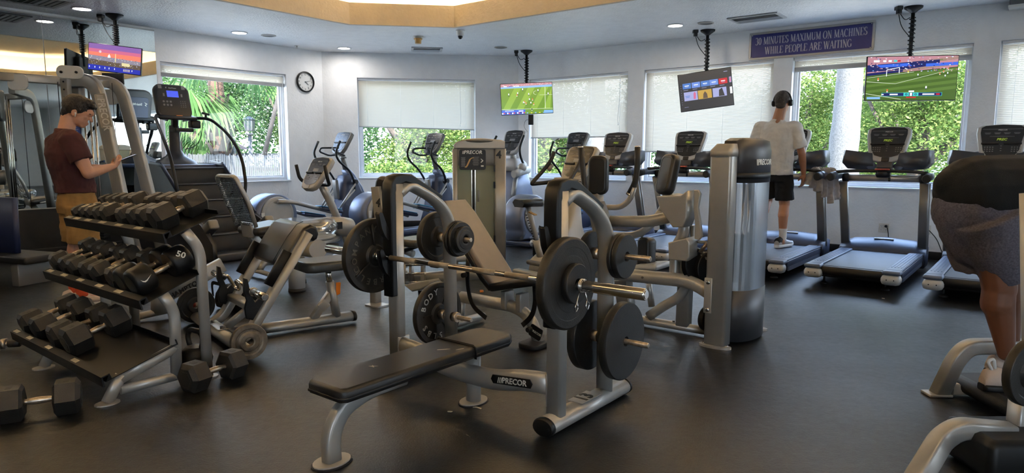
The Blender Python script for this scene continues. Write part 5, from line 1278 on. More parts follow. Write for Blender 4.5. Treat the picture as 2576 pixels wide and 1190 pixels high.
mb = MB(); mb.lathe([(0, 0), (.036, 0), (.038, .01), (.038, .16), (.025, .19), (.02, .20), (0, .20)], (0, 0, 0)); mb.build('bottle_body', 'water_bottle', t)
mb = MB(); mb.lathe([(.022, .20), (.024, .205), (.024, .235), (0, .24)], (0, 0, 0)); mb.build('cap', 'black', t)
# black sports bag by the preacher bench
q = G(548, 800); t = thing('gym_bag', 'black bag with a dangling strap on the floor behind the preacher bench', 'bag', Matrix.Translation((q.x+.05, q.y+.25, 0)) @ Matrix.Rotation(-.7, 4, 'Z'))
mb = MB(); mb.box((0, 0, .10), (.44, .24, .20), bev=.07, top=(.85, .7)); mb.build('bag_body', 'black_cloth', t)
mb = MB(); mb.sweep([(-.15, -.12, .12), (-.10, -.15, .24), (.10, -.15, .24), (.15, -.12, .12)], rrect(.03, .006, .002), (0, 1, 0), .05); mb.build('bag_strap', 'black', t)

# --- cable machine by the mirror
ya, yb = 7.30, 7.72
t = thing('cable_machine', 'tall grey cable machine with two sloping legs and PRECOR lettering, by the mirror', 'exercise machine', Matrix.Translation((-4.2, 7.5, 0)))
OFF = Vector((4.2, -7.5, 0)); cp = lambda px, py, y: at(px, py, y) + OFF
def ctube(nm, pts, w, h, up, rad=.1, m='silver', r=.02): mb = MB(); mb.sweep(pts, rrect(w, h, r), up, rad, 8); return mb.build(nm, m, t)
fl = lambda p: Vector((p.x, p.y, 0.0))
A = [cp(150, 204, ya+.15), cp(238, 208, ya), cp(264, 310, ya), cp(300, 480, ya), cp(346, 668, ya)]
B = [cp(170, 202, yb), cp(300, 212, yb), cp(325, 300, yb), cp(372, 480, yb), cp(408, 630, yb)]
dn = Vector((-.25, -1, 0))
legA = ctube('front_leg', A, .15, .075, (.1, -1, 0), .16); legB = ctube('rear_leg', B, .13, .075, (.1, -1, 0), .18)
Lb = cp(-130, 188, 7.0); mb = MB(); mb.sweep([Lb, cp(200, 210, ya+.12)], rrect(.06, .09, .012), (0, 0, 1)); mb.build('top_beam', 'silver', t)
mb = MB(); mb.sweep([cp(215, 214, ya+.1), cp(270, 214, yb)], rrect(.09, .08, .012), (0, 0, 1)); mb.build('top_link', 'silver', t)
for q in (A[-1], B[-1]): mb = MB(); mb.box((q.x, q.y, .03), (.26, .20, .06), bev=.012); mb.build('floor_foot', 'silver', t)
# raised label on the front leg
p0, p1 = cp(250, 243, ya-.045), cp(268, 322, ya-.045); nn_ = Vector((.08, -1, .12)).normalized(); M_ = basis((p0+p1)/2, (p1-p0), nn_.cross(p1-p0))
mb = MB(); mb.prism(rrect((p1-p0).length*1.08, .115, .012), .008, M_, bev=.002); pl = mb.build('leg_label', 'warm_grey', t)
mb = MB(); mb.text('PRECOR', .105, M_ @ Matrix.Translation((.035, 0, .0085)), .0015, bold=.0018, shear=.12, xs=.86)
for k in range(3): mb.box((0, 0, 0), (0, 0, 0)) if False else mb.prism([(-.170+.016*k, -.03), (-.163+.016*k, -.03), (-.150+.016*k, .032), (-.157+.016*k, .032)], .0015, M_ @ Matrix.Translation((0, 0, .0085)))
mb.build('brand_lettering', 'white_mark', pl)
# perforated post, pulley covers, rods and cables
a, b = cp(163, 203, 7.2), cp(186, 420, 7.2); mb = MB(); mb.sweep([a, Vector((a.x+.02, a.y, .1))], rrect(.075, .075, .006), (0, 1, 0)); po = mb.build('perforated_post', 'silver', t)
mb = MB()
for k in range(14): z = a.z - .03 - .08*k; mb.cyl((a.x+.002+.0008*k, a.y-.035, z), (a.x+.002+.0008*k, a.y-.042, z), .009, n=10)
mb.build('post_hole', 'black_mark', po)
c = cp(176, 186, 7.1); mb = MB(); mb.prism(pad_shape(.265, .135, .45), .02, basis(c, (1, .12, -.05), (0, 0, 1)), bev=.006); o = mb.build('pulley_cover', 'white_plastic', t)
mb = MB()
for dx in (-.075, .07): mb.cyl(c + Vector((dx, dx*.12-.02, -.004*dx)), c + Vector((dx, dx*.12-.034, 0)), .013, n=12)
mb.build('cover_bolt', 'black_mark', o)
for k, (dx, dy, dz) in enumerate(((.03, .62, -.20), (-.62, .1, -.09))):
    mb = MB(); mb.prism(pad_shape(.20, .17, .35), .02, basis(c + Vector((dx, dy, dz)), (1, .12, 0), (0, 0, 1)), bev=.006); mb.build('pulley_cover', 'white_plastic', t)
mb = MB()
for px in (207, 222, 233): q = cp(px, 240, 7.5); mb.cyl((q.x, q.y, .15), (q.x, q.y, q.z+.12), .011, n=10)
mb.build('guide_rod', 'chrome', t)
mb = MB()
for px, yy in ((146, 7.05), (282, 7.6)): q = cp(px, 240, yy); mb.cyl((q.x, q.y, .2), (q.x, q.y, q.z+.12), .004, n=6)
mb.build('steel_cable', 'black', t)
q = cp(196, 230, 7.5); mb = MB(); mb.prism(pad_shape(.16, .42, .4), .10, basis((q.x, q.y, q.z-.06), (1, 0, 0), (0, 0, 1)), bev=.02); mb.build('stack_shield', 'silver_dark', t)
mb = MB(); 
for k in range(14): mb.box((cp(220, 240, 7.5).x, 7.5+OFF.y, .14+.032*k), (.20, .12, .028), bev=.003)
mb.build('weight_stack', 'black', t)

# --- blue mat and black platform at the left edge
q = at(20, 640, 6.6)
t = thing('exercise_step', 'low black platform bench at the left edge with a reddish label', 'platform', Matrix.Translation((q.x-.10, q.y, 0)) @ Matrix.Rotation(-math.radians(20), 4, 'Z'))
mb = MB(); mb.box((-.15, .05, q.z-.035), (1.5, .40, .07), bev=.02); mb.build('platform_top', 'rubber', t)
mb = MB(); mb.box((-.2, -.152, q.z-.015), (.35, .002, .022)); mb.build('red_label', 'red_label', t)
for x in (-.75, .40): mb = MB(); mb.box((x, .05, (q.z-.07)/2), (.10, .34, q.z-.07), bev=.01); mb.build('platform_leg', 'silver_dark', t)
t2 = thing('blue_mat', 'dark blue exercise mat standing on the black platform', 'mat', Matrix.Translation((q.x-.10, q.y, q.z+.001)) @ Matrix.Rotation(-math.radians(20), 4, 'Z'))
mb = MB(); mb.rings([[Vector((x, y-.02, .003)) for x, y in rrect(1.04, .06, .02)], [Vector((x-.05, y+.06, .54)) for x, y in rrect(.94, .06, .02)]]); mb.M = Matrix.Identity(4)
o = mb.build('mat_pad', 'blue_mat', t2); o.location = (-.26, .05, 0)
# ================================================================ CARDIO MACHINES
def part(parent, name, m, fn):
    mb = MB(); fn(mb); return mb.build(name, m, parent)
def console(parent, M, w=.42, h=.44, rim='light_grey', lit=None, tan=False):
    """display head: M has x right, y up the face, z towards the user"""
    def outline(k, y0=0):
        a = []; W, Hh = w*k/2, h*k/2
        pts = [(-W*.80, -Hh*.55), (-W*.62, -Hh*.88), (-W*.28, -Hh), (W*.28, -Hh), (W*.62, -Hh*.88), (W*.80, -Hh*.55), (W*.98, Hh*.55), (W*.96, Hh*.86), (W*.78, Hh*.98), (0, Hh*1.04), (-W*.78, Hh*.98), (-W*.96, Hh*.86), (-W*.98, Hh*.55)]
        return [(x, y+y0) for x, y in pts]
    mb = MB(); mb.prism(outline(1), .065, M @ Matrix.Translation((0, 0, -.060)), bev=.018); body = mb.build('console_shell', rim, parent)
    mb = MB(); mb.prism(outline(.83, h*.052), .004, M @ Matrix.Translation((0, 0, .004))); face = mb.build('console_face', 'panel_dark', parent)
    mb = MB(); z = .0095
    R = lambda x, y, a, b: mb.prism([(x-a/2, y-b/2), (x+a/2, y-b/2), (x+a/2, y+b/2), (x-a/2, y+b/2)], .0012, M @ Matrix.Translation((0, 0, z-.001)))
    R(0, h*.37, w*.74, .004)
    for i in range(4): R(-w*.27 + w*.18*i, h*.27, w*.12, .006); R(-w*.27 + w*.18*i, h*.245, w*.09, .004)
    R(0, h*.18, w*.46, .003)
    for i in range(4):
        for j in range(3): R(-w*.30 + .022*i, -h*.10-.022*j, .012, .008); R(w*.20 + .022*i, -h*.10-.022*j, .012, .008)
    for j in range(3): R(0, -h*.07-.025*j, .012, .006)
    mb.build('key_legends', 'panel_line', face)
    mb = MB()
    for s in (-1, 1): mb.box(tuple(M @ Vector((s*w*.21, -h*.005, .012))), (w*.33, .020, .022), M.to_3x3(), bev=.006)
    mb.build('reading_ledge', 'black', face)
    mb = MB(); R = lambda x, y, a, b: mb.prism([(x-a/2, y-b/2), (x+a/2, y-b/2), (x+a/2, y+b/2), (x-a/2, y+b/2)], .0012, M @ Matrix.Translation((0, 0, .0085)))
    if lit: mb.text(lit, .036, M @ Matrix.Translation((0, h*.10, .0095)), .0004, shear=.2, bold=.001)
    else: R(0, h*.09, w*.26, .040)
    mb.build('display', 'lcd_green' if lit else 'panel_line', face)
    mb = MB(); mb.text('PRECOR', .020, M @ Matrix.Translation((.0, h*.345, .009)), .0004, shear=.15); mb.build('brand_lettering', 'white_mark', face)
    mb = MB(); mb.box(tuple(M @ Vector((0, -h*.43, .006))), (.075, .05, .012), M.to_3x3(), bev=.005); mb.build('stop_key', 'panel_dark' if not tan else 'warm_grey', body)
    return body
def tilt(o, ang, yaw=0):
    """console plane facing back (-y) and up by ang degrees"""
    a = math.radians(ang); return basis(o, (math.cos(yaw), math.sin(yaw), 0), Vector((0, math.sin(a), math.cos(a))))

def make_treadmill(M, label, lit):
    t = thing('treadmill', label, 'treadmill', M, 'treadmills along the right windows'); W = .415
    part(t, 'belt', 'belt', lambda m: (m.box((0, .78, .185), (.56, 1.40, .03), bev=.008)))
    part(t, 'rear_roller_cover', 'black', lambda m: m.box((0, .05, .155), (.57, .10, .085), bev=.03))
    part(t, 'deck_underside', 'black', lambda m: m.box((0, .80, .125), (.60, 1.45, .08), bev=.01))
    for s in (-1, 1):
        x = s*(W-.072)
        part(t, 'side_rail', 'step_blue', lambda m: (m.box((x, .78, .206), (.135, 1.42, .022), bev=.010), [m.box((x-.04+.027*k, .80, .2185), (.010, 1.15, .003)) for k in range(4)]))
        part(t, 'rail_skirt', 'navy_plastic', lambda m: m.box((s*(W-.012), .80, .165), (.022, 1.40, .065), bev=.008))
        part(t, 'rail_side', 'blue_grey', lambda m: m.box((s*(W-.020), .86, .115), (.030, 1.35, .065), bev=.012))
        c = part(t, 'rear_end_cap', 'light_grey', lambda m: m.box((s*(W-.078), .015, .130), (.165, .13, .095), bev=.035))
        part(t, 'end_cap_top', 'step_blue', lambda m: m.box((s*(W-.074), .03, .196), (.155, .14, .038), bev=.016))
        mb = MB()
        for dx in (-.03, .03): mb.cyl((s*(W-.078)+dx, -.049, .135), (s*(W-.078)+dx, -.053, .135), .006, n=8)
        mb.build('cap_screw', 'black_mark', c)
        part(t, 'foot', 'black', lambda m: (m.cyl((s*.27, .16, 0), (s*.27, .16, .10), .010, n=8), m.lathe([(0, 0), (.038, 0), (.038, .012), (.012, .03), (0, .03)], (s*.27, .16, 0), (0, 0, 1), 16)))
        part(t, 'upright', 'silver_dark', lambda m: m.sweep([(s*(W-.035), 1.55, .20), (s*(W-.025), 1.27, .98)], rrect(.055, .085, .012), (1, 0, 0)))
        part(t, 'upright_trim', 'light_grey', lambda m: m.sweep([(s*(W-.018) + .004*s, 1.575, .20), (s*(W-.008) + .004*s, 1.295, .98)], rrect(.016, .070, .006), (1, 0, 0)))
        h = part(t, 'handrail', 'blue_grey', lambda m: m.sweep([(s*(W+.02), 1.32, 1.045), (s*(W+.03), 1.10, 1.050), (s*(W+.03), .98, 1.04)], oval(.075, .085, 16), (0, 0, 1)))
        part(t, 'handrail_tip', 'rubber', lambda m: m.sweep([(s*(W+.03), 1.00, 1.042), (s*(W+.03), .92, 1.035), (s*(W+.03), .90, 1.033)], oval(.080, .090, 16), (0, 0, 1), scale=lambda q: ((1, 1) if q < .8 else (.8, .8))))
        part(t, 'bar_collar', 'rubber', lambda m: m.cyl((s*(W-.075), 1.30, 1.02), (s*(W-.01), 1.30, 1.02), .052, n=20, bev=.012))
        # cup holder wing
        part(t, 'cup_holder', 'charcoal', lambda m: m.rings([[Vector((s*x, y, z)) for x, y, z in r] for r in (
            [(.13, 1.36, 1.10), (.36, 1.30, 1.12), (.40, 1.42, 1.13), (.16, 1.48, 1.12)], [(.11, 1.31, 1.16), (.40, 1.23, 1.18), (.45, 1.42, 1.19), (.13, 1.50, 1.17)], [(.13, 1.34, 1.29), (.385, 1.28, 1.325), (.435, 1.44, 1.32), (.15, 1.50, 1.29)])]))
        part(t, 'tray_edge', 'blue_grey', lambda m: m.sweep([(s*.10, 1.34, 1.12), (s*.18, 1.32, 1.20), (s*.22, 1.36, 1.29)], oval(.035, .09, 12), (0, 0, 1), .05))
    part(t, 'cross_bar', 'silver', lambda m: m.sweep([(-W+.03, 1.30, 1.02), (W-.03, 1.30, 1.02)], oval(.08, .075, 18), (0, 0, 1)))
    part(t, 'grip_bar', 'rubber', lambda m: m.sweep([(-W-.01, 1.10, 1.085), (-.30, 1.20, 1.098), (-.08, 1.22, 1.10), (.08, 1.22, 1.10), (.30, 1.20, 1.098), (W+.01, 1.10, 1.085)], oval(.035, .035, 12), (0, 0, 1), .1))
    part(t, 'bar_pod', 'black', lambda m: m.lathe([(0, 0), (.06, 0), (.075, .03), (.07, .08), (0, .085)], (0, 1.26, 1.03), (0, 0, 1), 20))
    part(t, 'stop_clip', 'red_label', lambda m: m.box((.0, 1.20, 1.118), (.14, .05, .018), bev=.006))
    part(t, 'safety_lanyard', 'black', lambda m: (m.cyl((.07, 1.22, 1.09), (.07, 1.22, 1.03), .003, n=6), m.cyl((.07, 1.22, 1.03), (.07, 1.22, .99), .011, n=10)))
    part(t, 'console_neck', 'charcoal', lambda m: m.box((0, 1.36, 1.17), (.16, .10, .14), (-.4, 0, 0), bev=.02))
    part(t, 'motor_hood', 'navy_plastic', lambda m: m.rings([[Vector((x*kx, y, z)) for x, z in ((-W-.01, .06), (W+.01, .06), (W+.01, z0), (W*.72, z0+dz), (0, z0+dz*1.35), (-W*.72, z0+dz), (-W-.01, z0))] for y, z0, dz, kx in ((1.385, .205, .004, 1.0), (1.47, .245, .03, 1.0), (1.60, .275, .05, 1.0), (1.78, .25, .06, .98), (1.92, .16, .05, .90))]))
    part(t, 'hood_label', 'white_mark', lambda m: m.box((0, 1.575, .3335), (.20, .028, .004), (.10, 0, 0), bev=.002))
    console(t, tilt((0, 1.40, 1.385), 24), .44, .42, 'light_grey', lit)
    return t
W0 = G(2360, 651); nW = Vector((-.621, -.784, 0)).normalized(); uW = Vector((-.784, .621, 0)).normalized()
tmM = lambda d, s: Matrix.Translation(W0 + nW*d + uW*s) @ Matrix.Rotation(-math.radians(38.4), 4, 'Z')
T4 = make_treadmill(tmM(2.62, .43), 'empty treadmill in the middle of the widest window', 'PREC')
for d, s, lb in ((2.62, 1.455, 'treadmill with the man in the white shirt walking on it'), (2.62, -.575, 'treadmill at the right edge behind the bending person'),
                 (2.62, 2.72, 'treadmill under the tilted dark screen, second from the corner'), (2.62, 3.80, 'treadmill nearest the corner, behind the machine pads')):
    copy_tree(T4, tmM(d, s), lb)

def make_elliptical(M, label, mark=True):
    t = thing('elliptical_trainer', label, 'elliptical', M, 'elliptical trainers in front of the end wall')
    # y forward; the big rear hubs sit at y=-1.3, the console column at y=0
    part(t, 'base_frame', 'navy_plastic', lambda m: (m.box((0, -.62, .07), (.30, 1.45, .09), bev=.03), m.box((0, .12, .05), (.62, .12, .07), bev=.02), m.box((0, -1.55, .05), (.62, .12, .07), bev=.02)))
    for s in (-1, 1):
        part(t, 'foot', 'black', lambda m: m.cyl((s*.26, -1.55, 0), (s*.26, -1.55, .05), .022, n=12))
        part(t, 'hub_cover', 'light_grey', lambda m: m.lathe([(0, .035), (.20, .035), (.21, .028), (.225, .03), (.25, .02), (.255, 0), (0, 0)], (s*.17, -1.30, .42), (s, 0, 0), 40))
        up = .05 if s > 0 else -.06
        part(t, 'crank_arm', 'silver', lambda m: m.sweep([(s*.255, -1.34, .56+up), (s*.255, -1.10, .56+up*.6), (s*.235, -.38, .34+up)], oval(.06, .05, 12), (1, 0, 0), .1))
        part(t, 'pedal', 'navy_plastic', lambda m: m.box((s*.21, -.45, .385+up), (.17, .40, .05), (-.20, 0, 0), bev=.02))
        part(t, 'pedal_pad', 'cyan_plastic', lambda m: m.box((s*.21, -.46, .418+up), (.16, .38, .014), (-.20, 0, 0), bev=.005))
        part(t, 'ramp_link', 'silver', lambda m: m.cyl((s*.19, -.30, .40), (s*.23, .02, .72), .013, n=10))
        part(t, 'swing_arm', 'black', lambda m: m.tube([(s*.20, .04, .70), (s*.24, .0, .86), (s*.27, -.10, 1.02), (s*.27, -.30, 1.16), (s*.27, -.36, 1.28), (s*.27, -.26, 1.46)], .017, 12, .10))
        part(t, 'arm_boot', 'charcoal', lambda m: m.cyl((s*.17, .04, .84), (s*.26, .04, .84), .050, .040, 18, .01))
        part(t, 'lower_arm', 'silver', lambda m: m.cyl((s*.245, .03, .82), (s*.23, -.30, .42), .014, n=10))
    part(t, 'hub_shell', 'blue_grey', lambda m: m.prism([(-1.30+.34*math.cos(a), .40+.31*math.sin(a)) for a in [math.radians(q) for q in range(-20, 221, 12)]] + [(-1.62, .10), (-.92, .10)], .34, basis((-.17, 0, 0), (0, 1, 0), (0, 0, 1)), bev=.05))
    part(t, 'drive_tower', 'navy_plastic', lambda m: m.rings([[Vector((x, y+yo, z)) for x, y in rrect(w, d, .05)] for z, w, d, yo in ((.08, .34, .62, .06), (.35, .30, .52, .10), (.60, .26, .42, .10), (.82, .24, .30, .06), (.93, .20, .20, .03), (.95, .10, .10, .02))]))
    part(t, 'tower_front_shell', 'blue_grey', lambda m: m.rings([[Vector((x, y+yo, z)) for x, y in rrect(w, d, .03)] for z, w, d, yo in ((.08, .28, .20, .36), (.45, .26, .18, .31), (.75, .23, .16, .20), (.95, .17, .13, .09), (1.02, .12, .12, .04))]))
    part(t, 'heel_panel', 'silver_dark', lambda m: m.box((.0, -.16, .72), (.10, .05, .30), (.10, 0, 0), bev=.012))
    part(t, 'column', 'silver_dark', lambda m: m.cyl((0, .05, .98), (0, -.06, 1.30), .040, n=18))
    part(t, 'fixed_handle', 'charcoal', lambda m: m.tube([(-.03, -.08, 1.26), (-.20, -.12, 1.24), (-.20, -.30, 1.30), (-.14, -.32, 1.36), (-.06, -.14, 1.36)], .014, 10, .05))
    part(t, 'fixed_handle', 'charcoal', lambda m: m.tube([(.03, -.08, 1.26), (.20, -.12, 1.24), (.20, -.30, 1.30), (.14, -.32, 1.36), (.06, -.14, 1.36)], .014, 10, .05))
    part(t, 'bottle_holder', 'silver', lambda m: m.lathe([(0, 0), (.05, 0), (.055, .02), (.05, .03), (0, .03)], (.03, -.03, 1.20), (0, 0, 1), 16))
    console(t, tilt((0, -.05, 1.44), 28), .38, .38, 'silver_dark')
    return t
def elM(px, y, z=0): p = at(px, 350, y); return Matrix.Translation((p.x, p.y, 0)) @ Matrix.Rotation(-math.radians(38.4), 4, 'Z')
E2 = make_elliptical(elM(1092, 10.95), 'elliptical trainer in front of the end wall window, left of the tower marked 4')
part(E2, 'letter_sticker', 'white_mark', lambda m: m.box((.30, -1.60, .42), (.002, .05, .10), (0, 0, 0)))
E1 = copy_tree(E2, elM(862, 10.55), 'elliptical trainer in the corner below the wall clock')
E4 = copy_tree(E2, elM(1452, 10.45), 'elliptical trainer in front of the first window right of the corner')
# adaptive motion trainer between them
t = thing('motion_trainer', 'tall pale motion trainer behind the right side of the tower marked 4', 'cardio machine', elM(1290, 10.95))
part(t, 'body_shell', 'blue_grey', lambda m: m.rings([[Vector((x, y+yo, z)) for x, y in rrect(w, d, .08)] for z, w, d, yo in ((.06, .50, .95, -.05), (.40, .44, .70, .02), (.75, .36, .50, .06), (1.02, .28, .36, .06))]))
part(t, 'top_shell', 'light_grey', lambda m: m.rings([[Vector((x, y+yo, z)) for x, y in rrect(w, d, .05)] for z, w, d, yo in ((1.0, .34, .40, .05), (1.12, .30, .32, .04), (1.20, .20, .22, .02))]))
for s in (-1, 1):
    part(t, 'side_boom', 'light_grey', lambda m: m.sweep([(s*.22, .12, 1.02), (s*.34, -.20, 1.00), (s*.34, -.42, .96)], oval(.10, .12, 14), (0, 0, 1), .1))
    part(t, 'boom_cap', 'warm_grey', lambda m: m.ball((s*.34, -.20, 1.06), (.06, .09, .07)))
    part(t, 'pedal_link', 'silver_dark', lambda m: m.sweep([(s*.30, -.30, .96), (s*.28, -.40, .40)], rrect(.05, .07, .01), (1, 0, 0)))
    part(t, 'pedal', 'black', lambda m: m.box((s*.22, -.46, .30), (.16, .38, .05), bev=.02))
    part(t, 'swing_arm', 'black', lambda m: m.tube([(s*.28, -.05, 1.05), (s*.30, -.20, 1.24), (s*.30, -.22, 1.36), (s*.28, -.08, 1.56)], .018, 12, .08))
part(t, 'column', 'silver', lambda m: m.cyl((0, .02, 1.15), (0, -.02, 1.32), .05, n=16))
part(t, 'stabiliser', 'charcoal', lambda m: (m.box((0, -.55, .05), (.60, .14, .08), bev=.02), m.box((0, .40, .05), (.60, .14, .08), bev=.02)))
console(t, tilt((0, -.03, 1.46), 28), .42, .44, 'light_grey')

# recumbent bike
rb = Fr(-2.63, 6.90, 38.4)
t = thing('recumbent_bike', 'recumbent exercise bike with a mesh chair back and tan housing, behind the preacher bench', 'exercise bike', rb)
part(t, 'rear_foot_bar', 'light_grey', lambda m: m.sweep([(-.24, -.02, .05), (.0, -.02, .065), (.24, -.02, .05)], oval(.07, .045, 14), (0, 0, 1), .1))
part(t, 'levelling_foot', 'black', lambda m: [(m.cyl((x, -.02, 0), (x, -.02, .04), .008, n=8), m.lathe([(0, 0), (.03, 0), (.03, .008), (0, .012)], (x, -.02, 0), (0, 0, 1), 14)) for x in (-.2, .2)])
part(t, 'main_beam', 'silver', lambda m: m.sweep([(0, -.02, .07), (0, .05, .16), (0, .30, .13), (0, .55, .22), (0, 1.0, .32)], oval(.11, .09, 16), (0, 0, 1), .15))
part(t, 'seat_post', 'silver', lambda m: m.sweep([(0, .22, .16), (-.02, .02, .34), (-.04, -.06, .46)], rrect(.09, .06, .015), (1, 0, 0), .1))
part(t, 'seat_pad', 'vinyl', lambda m: m.box((-.03, .10, .50), (.42, .40, .09), (.10, 0, 0), bev=.035))
part(t, 'seat_handle', 'silver', lambda m: [m.tube([(s*.20, .05, .46), (s*.27, .0, .47), (s*.27, .16, .49), (s*.27, .30, .50)], .014, 10, .04) for s in (-1, 1)])
def bk(m):
    pts = [(-.20, -.11, .54), (-.235, -.20, .80), (-.20, -.31, 1.055), (.16, -.31, 1.055), (.195, -.20, .80), (.16, -.11, .54)]
    m.sweep(pts, oval(.030, .045, 12), (0, 1, 0), .06, 6)
part(t, 'back_frame', 'silver', bk)
def mesh(m):
    for k in range(26):
        z = .56 + .49*k/26; y = -.115 - .195*((z-.54)/.51)
        for j in range(12):
            if (j*7+k*3) % 5 == 0: continue
            x = -.20 + .36*(j+.5)/12; m.box((x-.005, y-.028*math.cos((j-5.5)/6), z), (.022, .004, .009))
        m.box((-.02, y-.02, z+.010), (.38, .004, .003))
part(t, 'mesh_back', 'black', mesh)
part(t, 'top_band', 'light_grey', lambda m: [m.box((-.08+.016*k, -.330, 1.05), (.007, .006, .022)) for k in range(12)])
part(t, 'back_bracket', 'light_grey', lambda m: m.box((-.02, -.10, .50), (.20, .03, .16), (.15, 0, 0), bev=.01))
part(t, 'drive_housing', 'warm_grey', lambda m: m.sweep([(-.10, .60, .43), (.02, .95, .46), (.02, 1.14, .42)], oval(.26, .22, 20), (0, 0, 1), .1))
part(t, 'vent_grille', 'black', lambda m: m.box((.148, .92, .47), (.01, .07, .08)))
part(t, 'console_post', 'silver', lambda m: m.sweep([(.0, 1.18, .14), (.0, .92, .72), (0, .80, .93)], oval(.09, .075, 16), (1, 0, 0), .2))
part(t, 'front_foot_bar', 'light_grey', lambda m: m.sweep([(-.28, 1.16, .05), (.28, 1.16, .05)], oval(.08, .06, 14), (0, 0, 1)))
part(t, 'handlebar', 'rubber', lambda m: m.tube([(-.26, .66, 1.15), (-.26, .70, .98), (-.18, .78, .93), (.18, .78, .93), (.26, .70, .98), (.26, .66, 1.15)], .019, 12, .07))
console(t, tilt((0, .72, 1.06), 34), .37, .42, 'warm_grey', tan=True)
for s in (-1, 1): part(t, 'pedal', 'black', lambda m: m.box((s*.16, .62+.14*s, .34-.08*s), (.11, .20, .04), bev=.012))
# round clear-topped balance stool in front of it (two drum feet)
sk = Fr(-2.02, 6.32, 38.4)
t = thing('drum_roller', 'tan roller with a clear plastic cover on two pale drum feet, between the benches', 'exercise machine', sk)
for x, y in ((-.22, .12), (.12, -.12)): part(t, 'drum_foot', 'light_grey', lambda m: m.cyl((x, y, .03), (x, y, .32), .075, n=28)); part(t, 'foot_ring', 'rubber', lambda m: m.cyl((x, y, 0), (x, y, .035), .080, n=28))
part(t, 'roller', 'warm_grey', lambda m: m.sweep([(-.28, 0, .40), (.30, .0, .40)], oval(.20, .17, 22), (0, 0, 1)))
part(t, 'roller_end', 'black', lambda m: m.sweep([(-.30, 0, .40), (-.26, 0, .40)], oval(.22, .19, 22), (0, 0, 1)))
part(t, 'clear_cover', 'clear_plastic', lambda m: m.lathe([(.02, .50), (.26, .50), (.30, .54), (.31, .60), (.28, .645), (.20, .66), (.02, .66)], (.02, .05, 0), (0, 0, 1), 36))
part(t, 'tray', 'light_grey', lambda m: m.lathe([(0, .47), (.27, .47), (.29, .50), (0, .505)], (.02, .05, 0), (0, 0, 1), 36))

# upright bike
ub = Fr(.17, 6.80, 50)
t = thing('upright_bike', 'upright exercise bike with a wide saddle, behind the adjustable bench', 'exercise bike', ub)
part(t, 'saddle', 'vinyl', lambda m: m.rings([[Vector((x*w, y, .765+zz + .03*abs(x/.12)**2*w)) for x, zz in ((-.12, 0), (-.08, .045), (0, .05), (.08, .045), (.12, 0), (.08, -.03), (0, -.02), (-.08, -.03))] for y, w in ((-.14, .75), (-.10, 1.12), (-.02, 1.0), (.08, .55), (.16, .30), (.18, .2))]))
part(t, 'seat_tube', 'light_grey', lambda m: m.sweep([(0, -.01, .74), (0, .12, .36)], oval(.05, .065, 16), (1, 0, 0)))
part(t, 'tube_holes', 'black_mark', lambda m: [m.box((.0, -.032+.13*k/9*.8, .66-.028*k), (.012, .012, .014)) for k in range(10)])
part(t, 'seat_sleeve', 'silver', lambda m: m.sweep([(0, .105, .40), (0, .20, .14)], oval(.075, .10, 18), (1, 0, 0)))
part(t, 'release_lever', 'gold_label', lambda m: m.box((.07, -.01, .68), (.10, .04, .012), (0, .25, 0), bev=.004))
part(t, 'drive_housing', 'warm_grey', lambda m: m.rings([[Vector((x, y+yo, z)) for x, y in rrect(w, d, .05)] for z, w, d, yo in ((.06, .20, .72, .42), (.18, .22, .70, .44), (.34, .20, .44, .56), (.50, .14, .24, .62), (.80, .10, .12, .66))]))
part(t, 'housing_trim', 'silver_dark', lambda m: m.box((0, .20, .155), (.235, .28, .05), bev=.02))
part(t, 'console_post', 'silver', lambda m: m.sweep([(0, .64, .70), (0, .72, .98)], oval(.07, .08, 16), (1, 0, 0)))
part(t, 'front_foot', 'light_grey', lambda m: m.box((0, .80, .045), (.50, .10, .07), bev=.02)); part(t, 'rear_foot', 'light_grey', lambda m: m.box((0, .02, .045), (.46, .10, .07), bev=.02))
for s in (-1, 1):
    part(t, 'pedal', 'black', lambda m: m.rings([[Vector((s*(.14+.05*k), .33+y*.9, .16 + .10*(s < 0)+z)) for y, z in rrect(.13, .22, .05)] for k in (0, 1, 2)]))
    part(t, 'crank', 'silver', lambda m: m.cyl((s*.10, .36, .24), (s*.16, .33, .18+.08*(s < 0)), .012, n=8))
part(t, 'handlebar', 'rubber', lambda m: m.tube([(0, .66, .98), (-.16, .62, .985), (-.26, .36, .96), (-.28, .28, .955), (-.26, .30, .99), (-.235, .44, 1.12), (-.22, .52, 1.22), (-.215, .55, 1.30)], .021, 12, .07))
part(t, 'handlebar', 'rubber', lambda m: m.tube([(0, .66, .98), (.16, .62, .985), (.26, .36, .96), (.28, .28, .955), (.26, .30, .99), (.235, .44, 1.12), (.22, .52, 1.22), (.215, .55, 1.30)], .021, 12, .07))
part(t, 'pulse_plate', 'warm_grey', lambda m: [m.cyl((s*.215, .40+.12, 1.16), (s*.225, .50-.02, 1.10), .024, n=12) for s in (-1, 1)] + [m.cyl((s*.10, .64, 1.005), (s*.20, .54, 1.0), .0225, n=12) for s in (-1, 1)])
console(t, tilt((0, .68, 1.17), 30), .44, .44, 'warm_grey', tan=True)

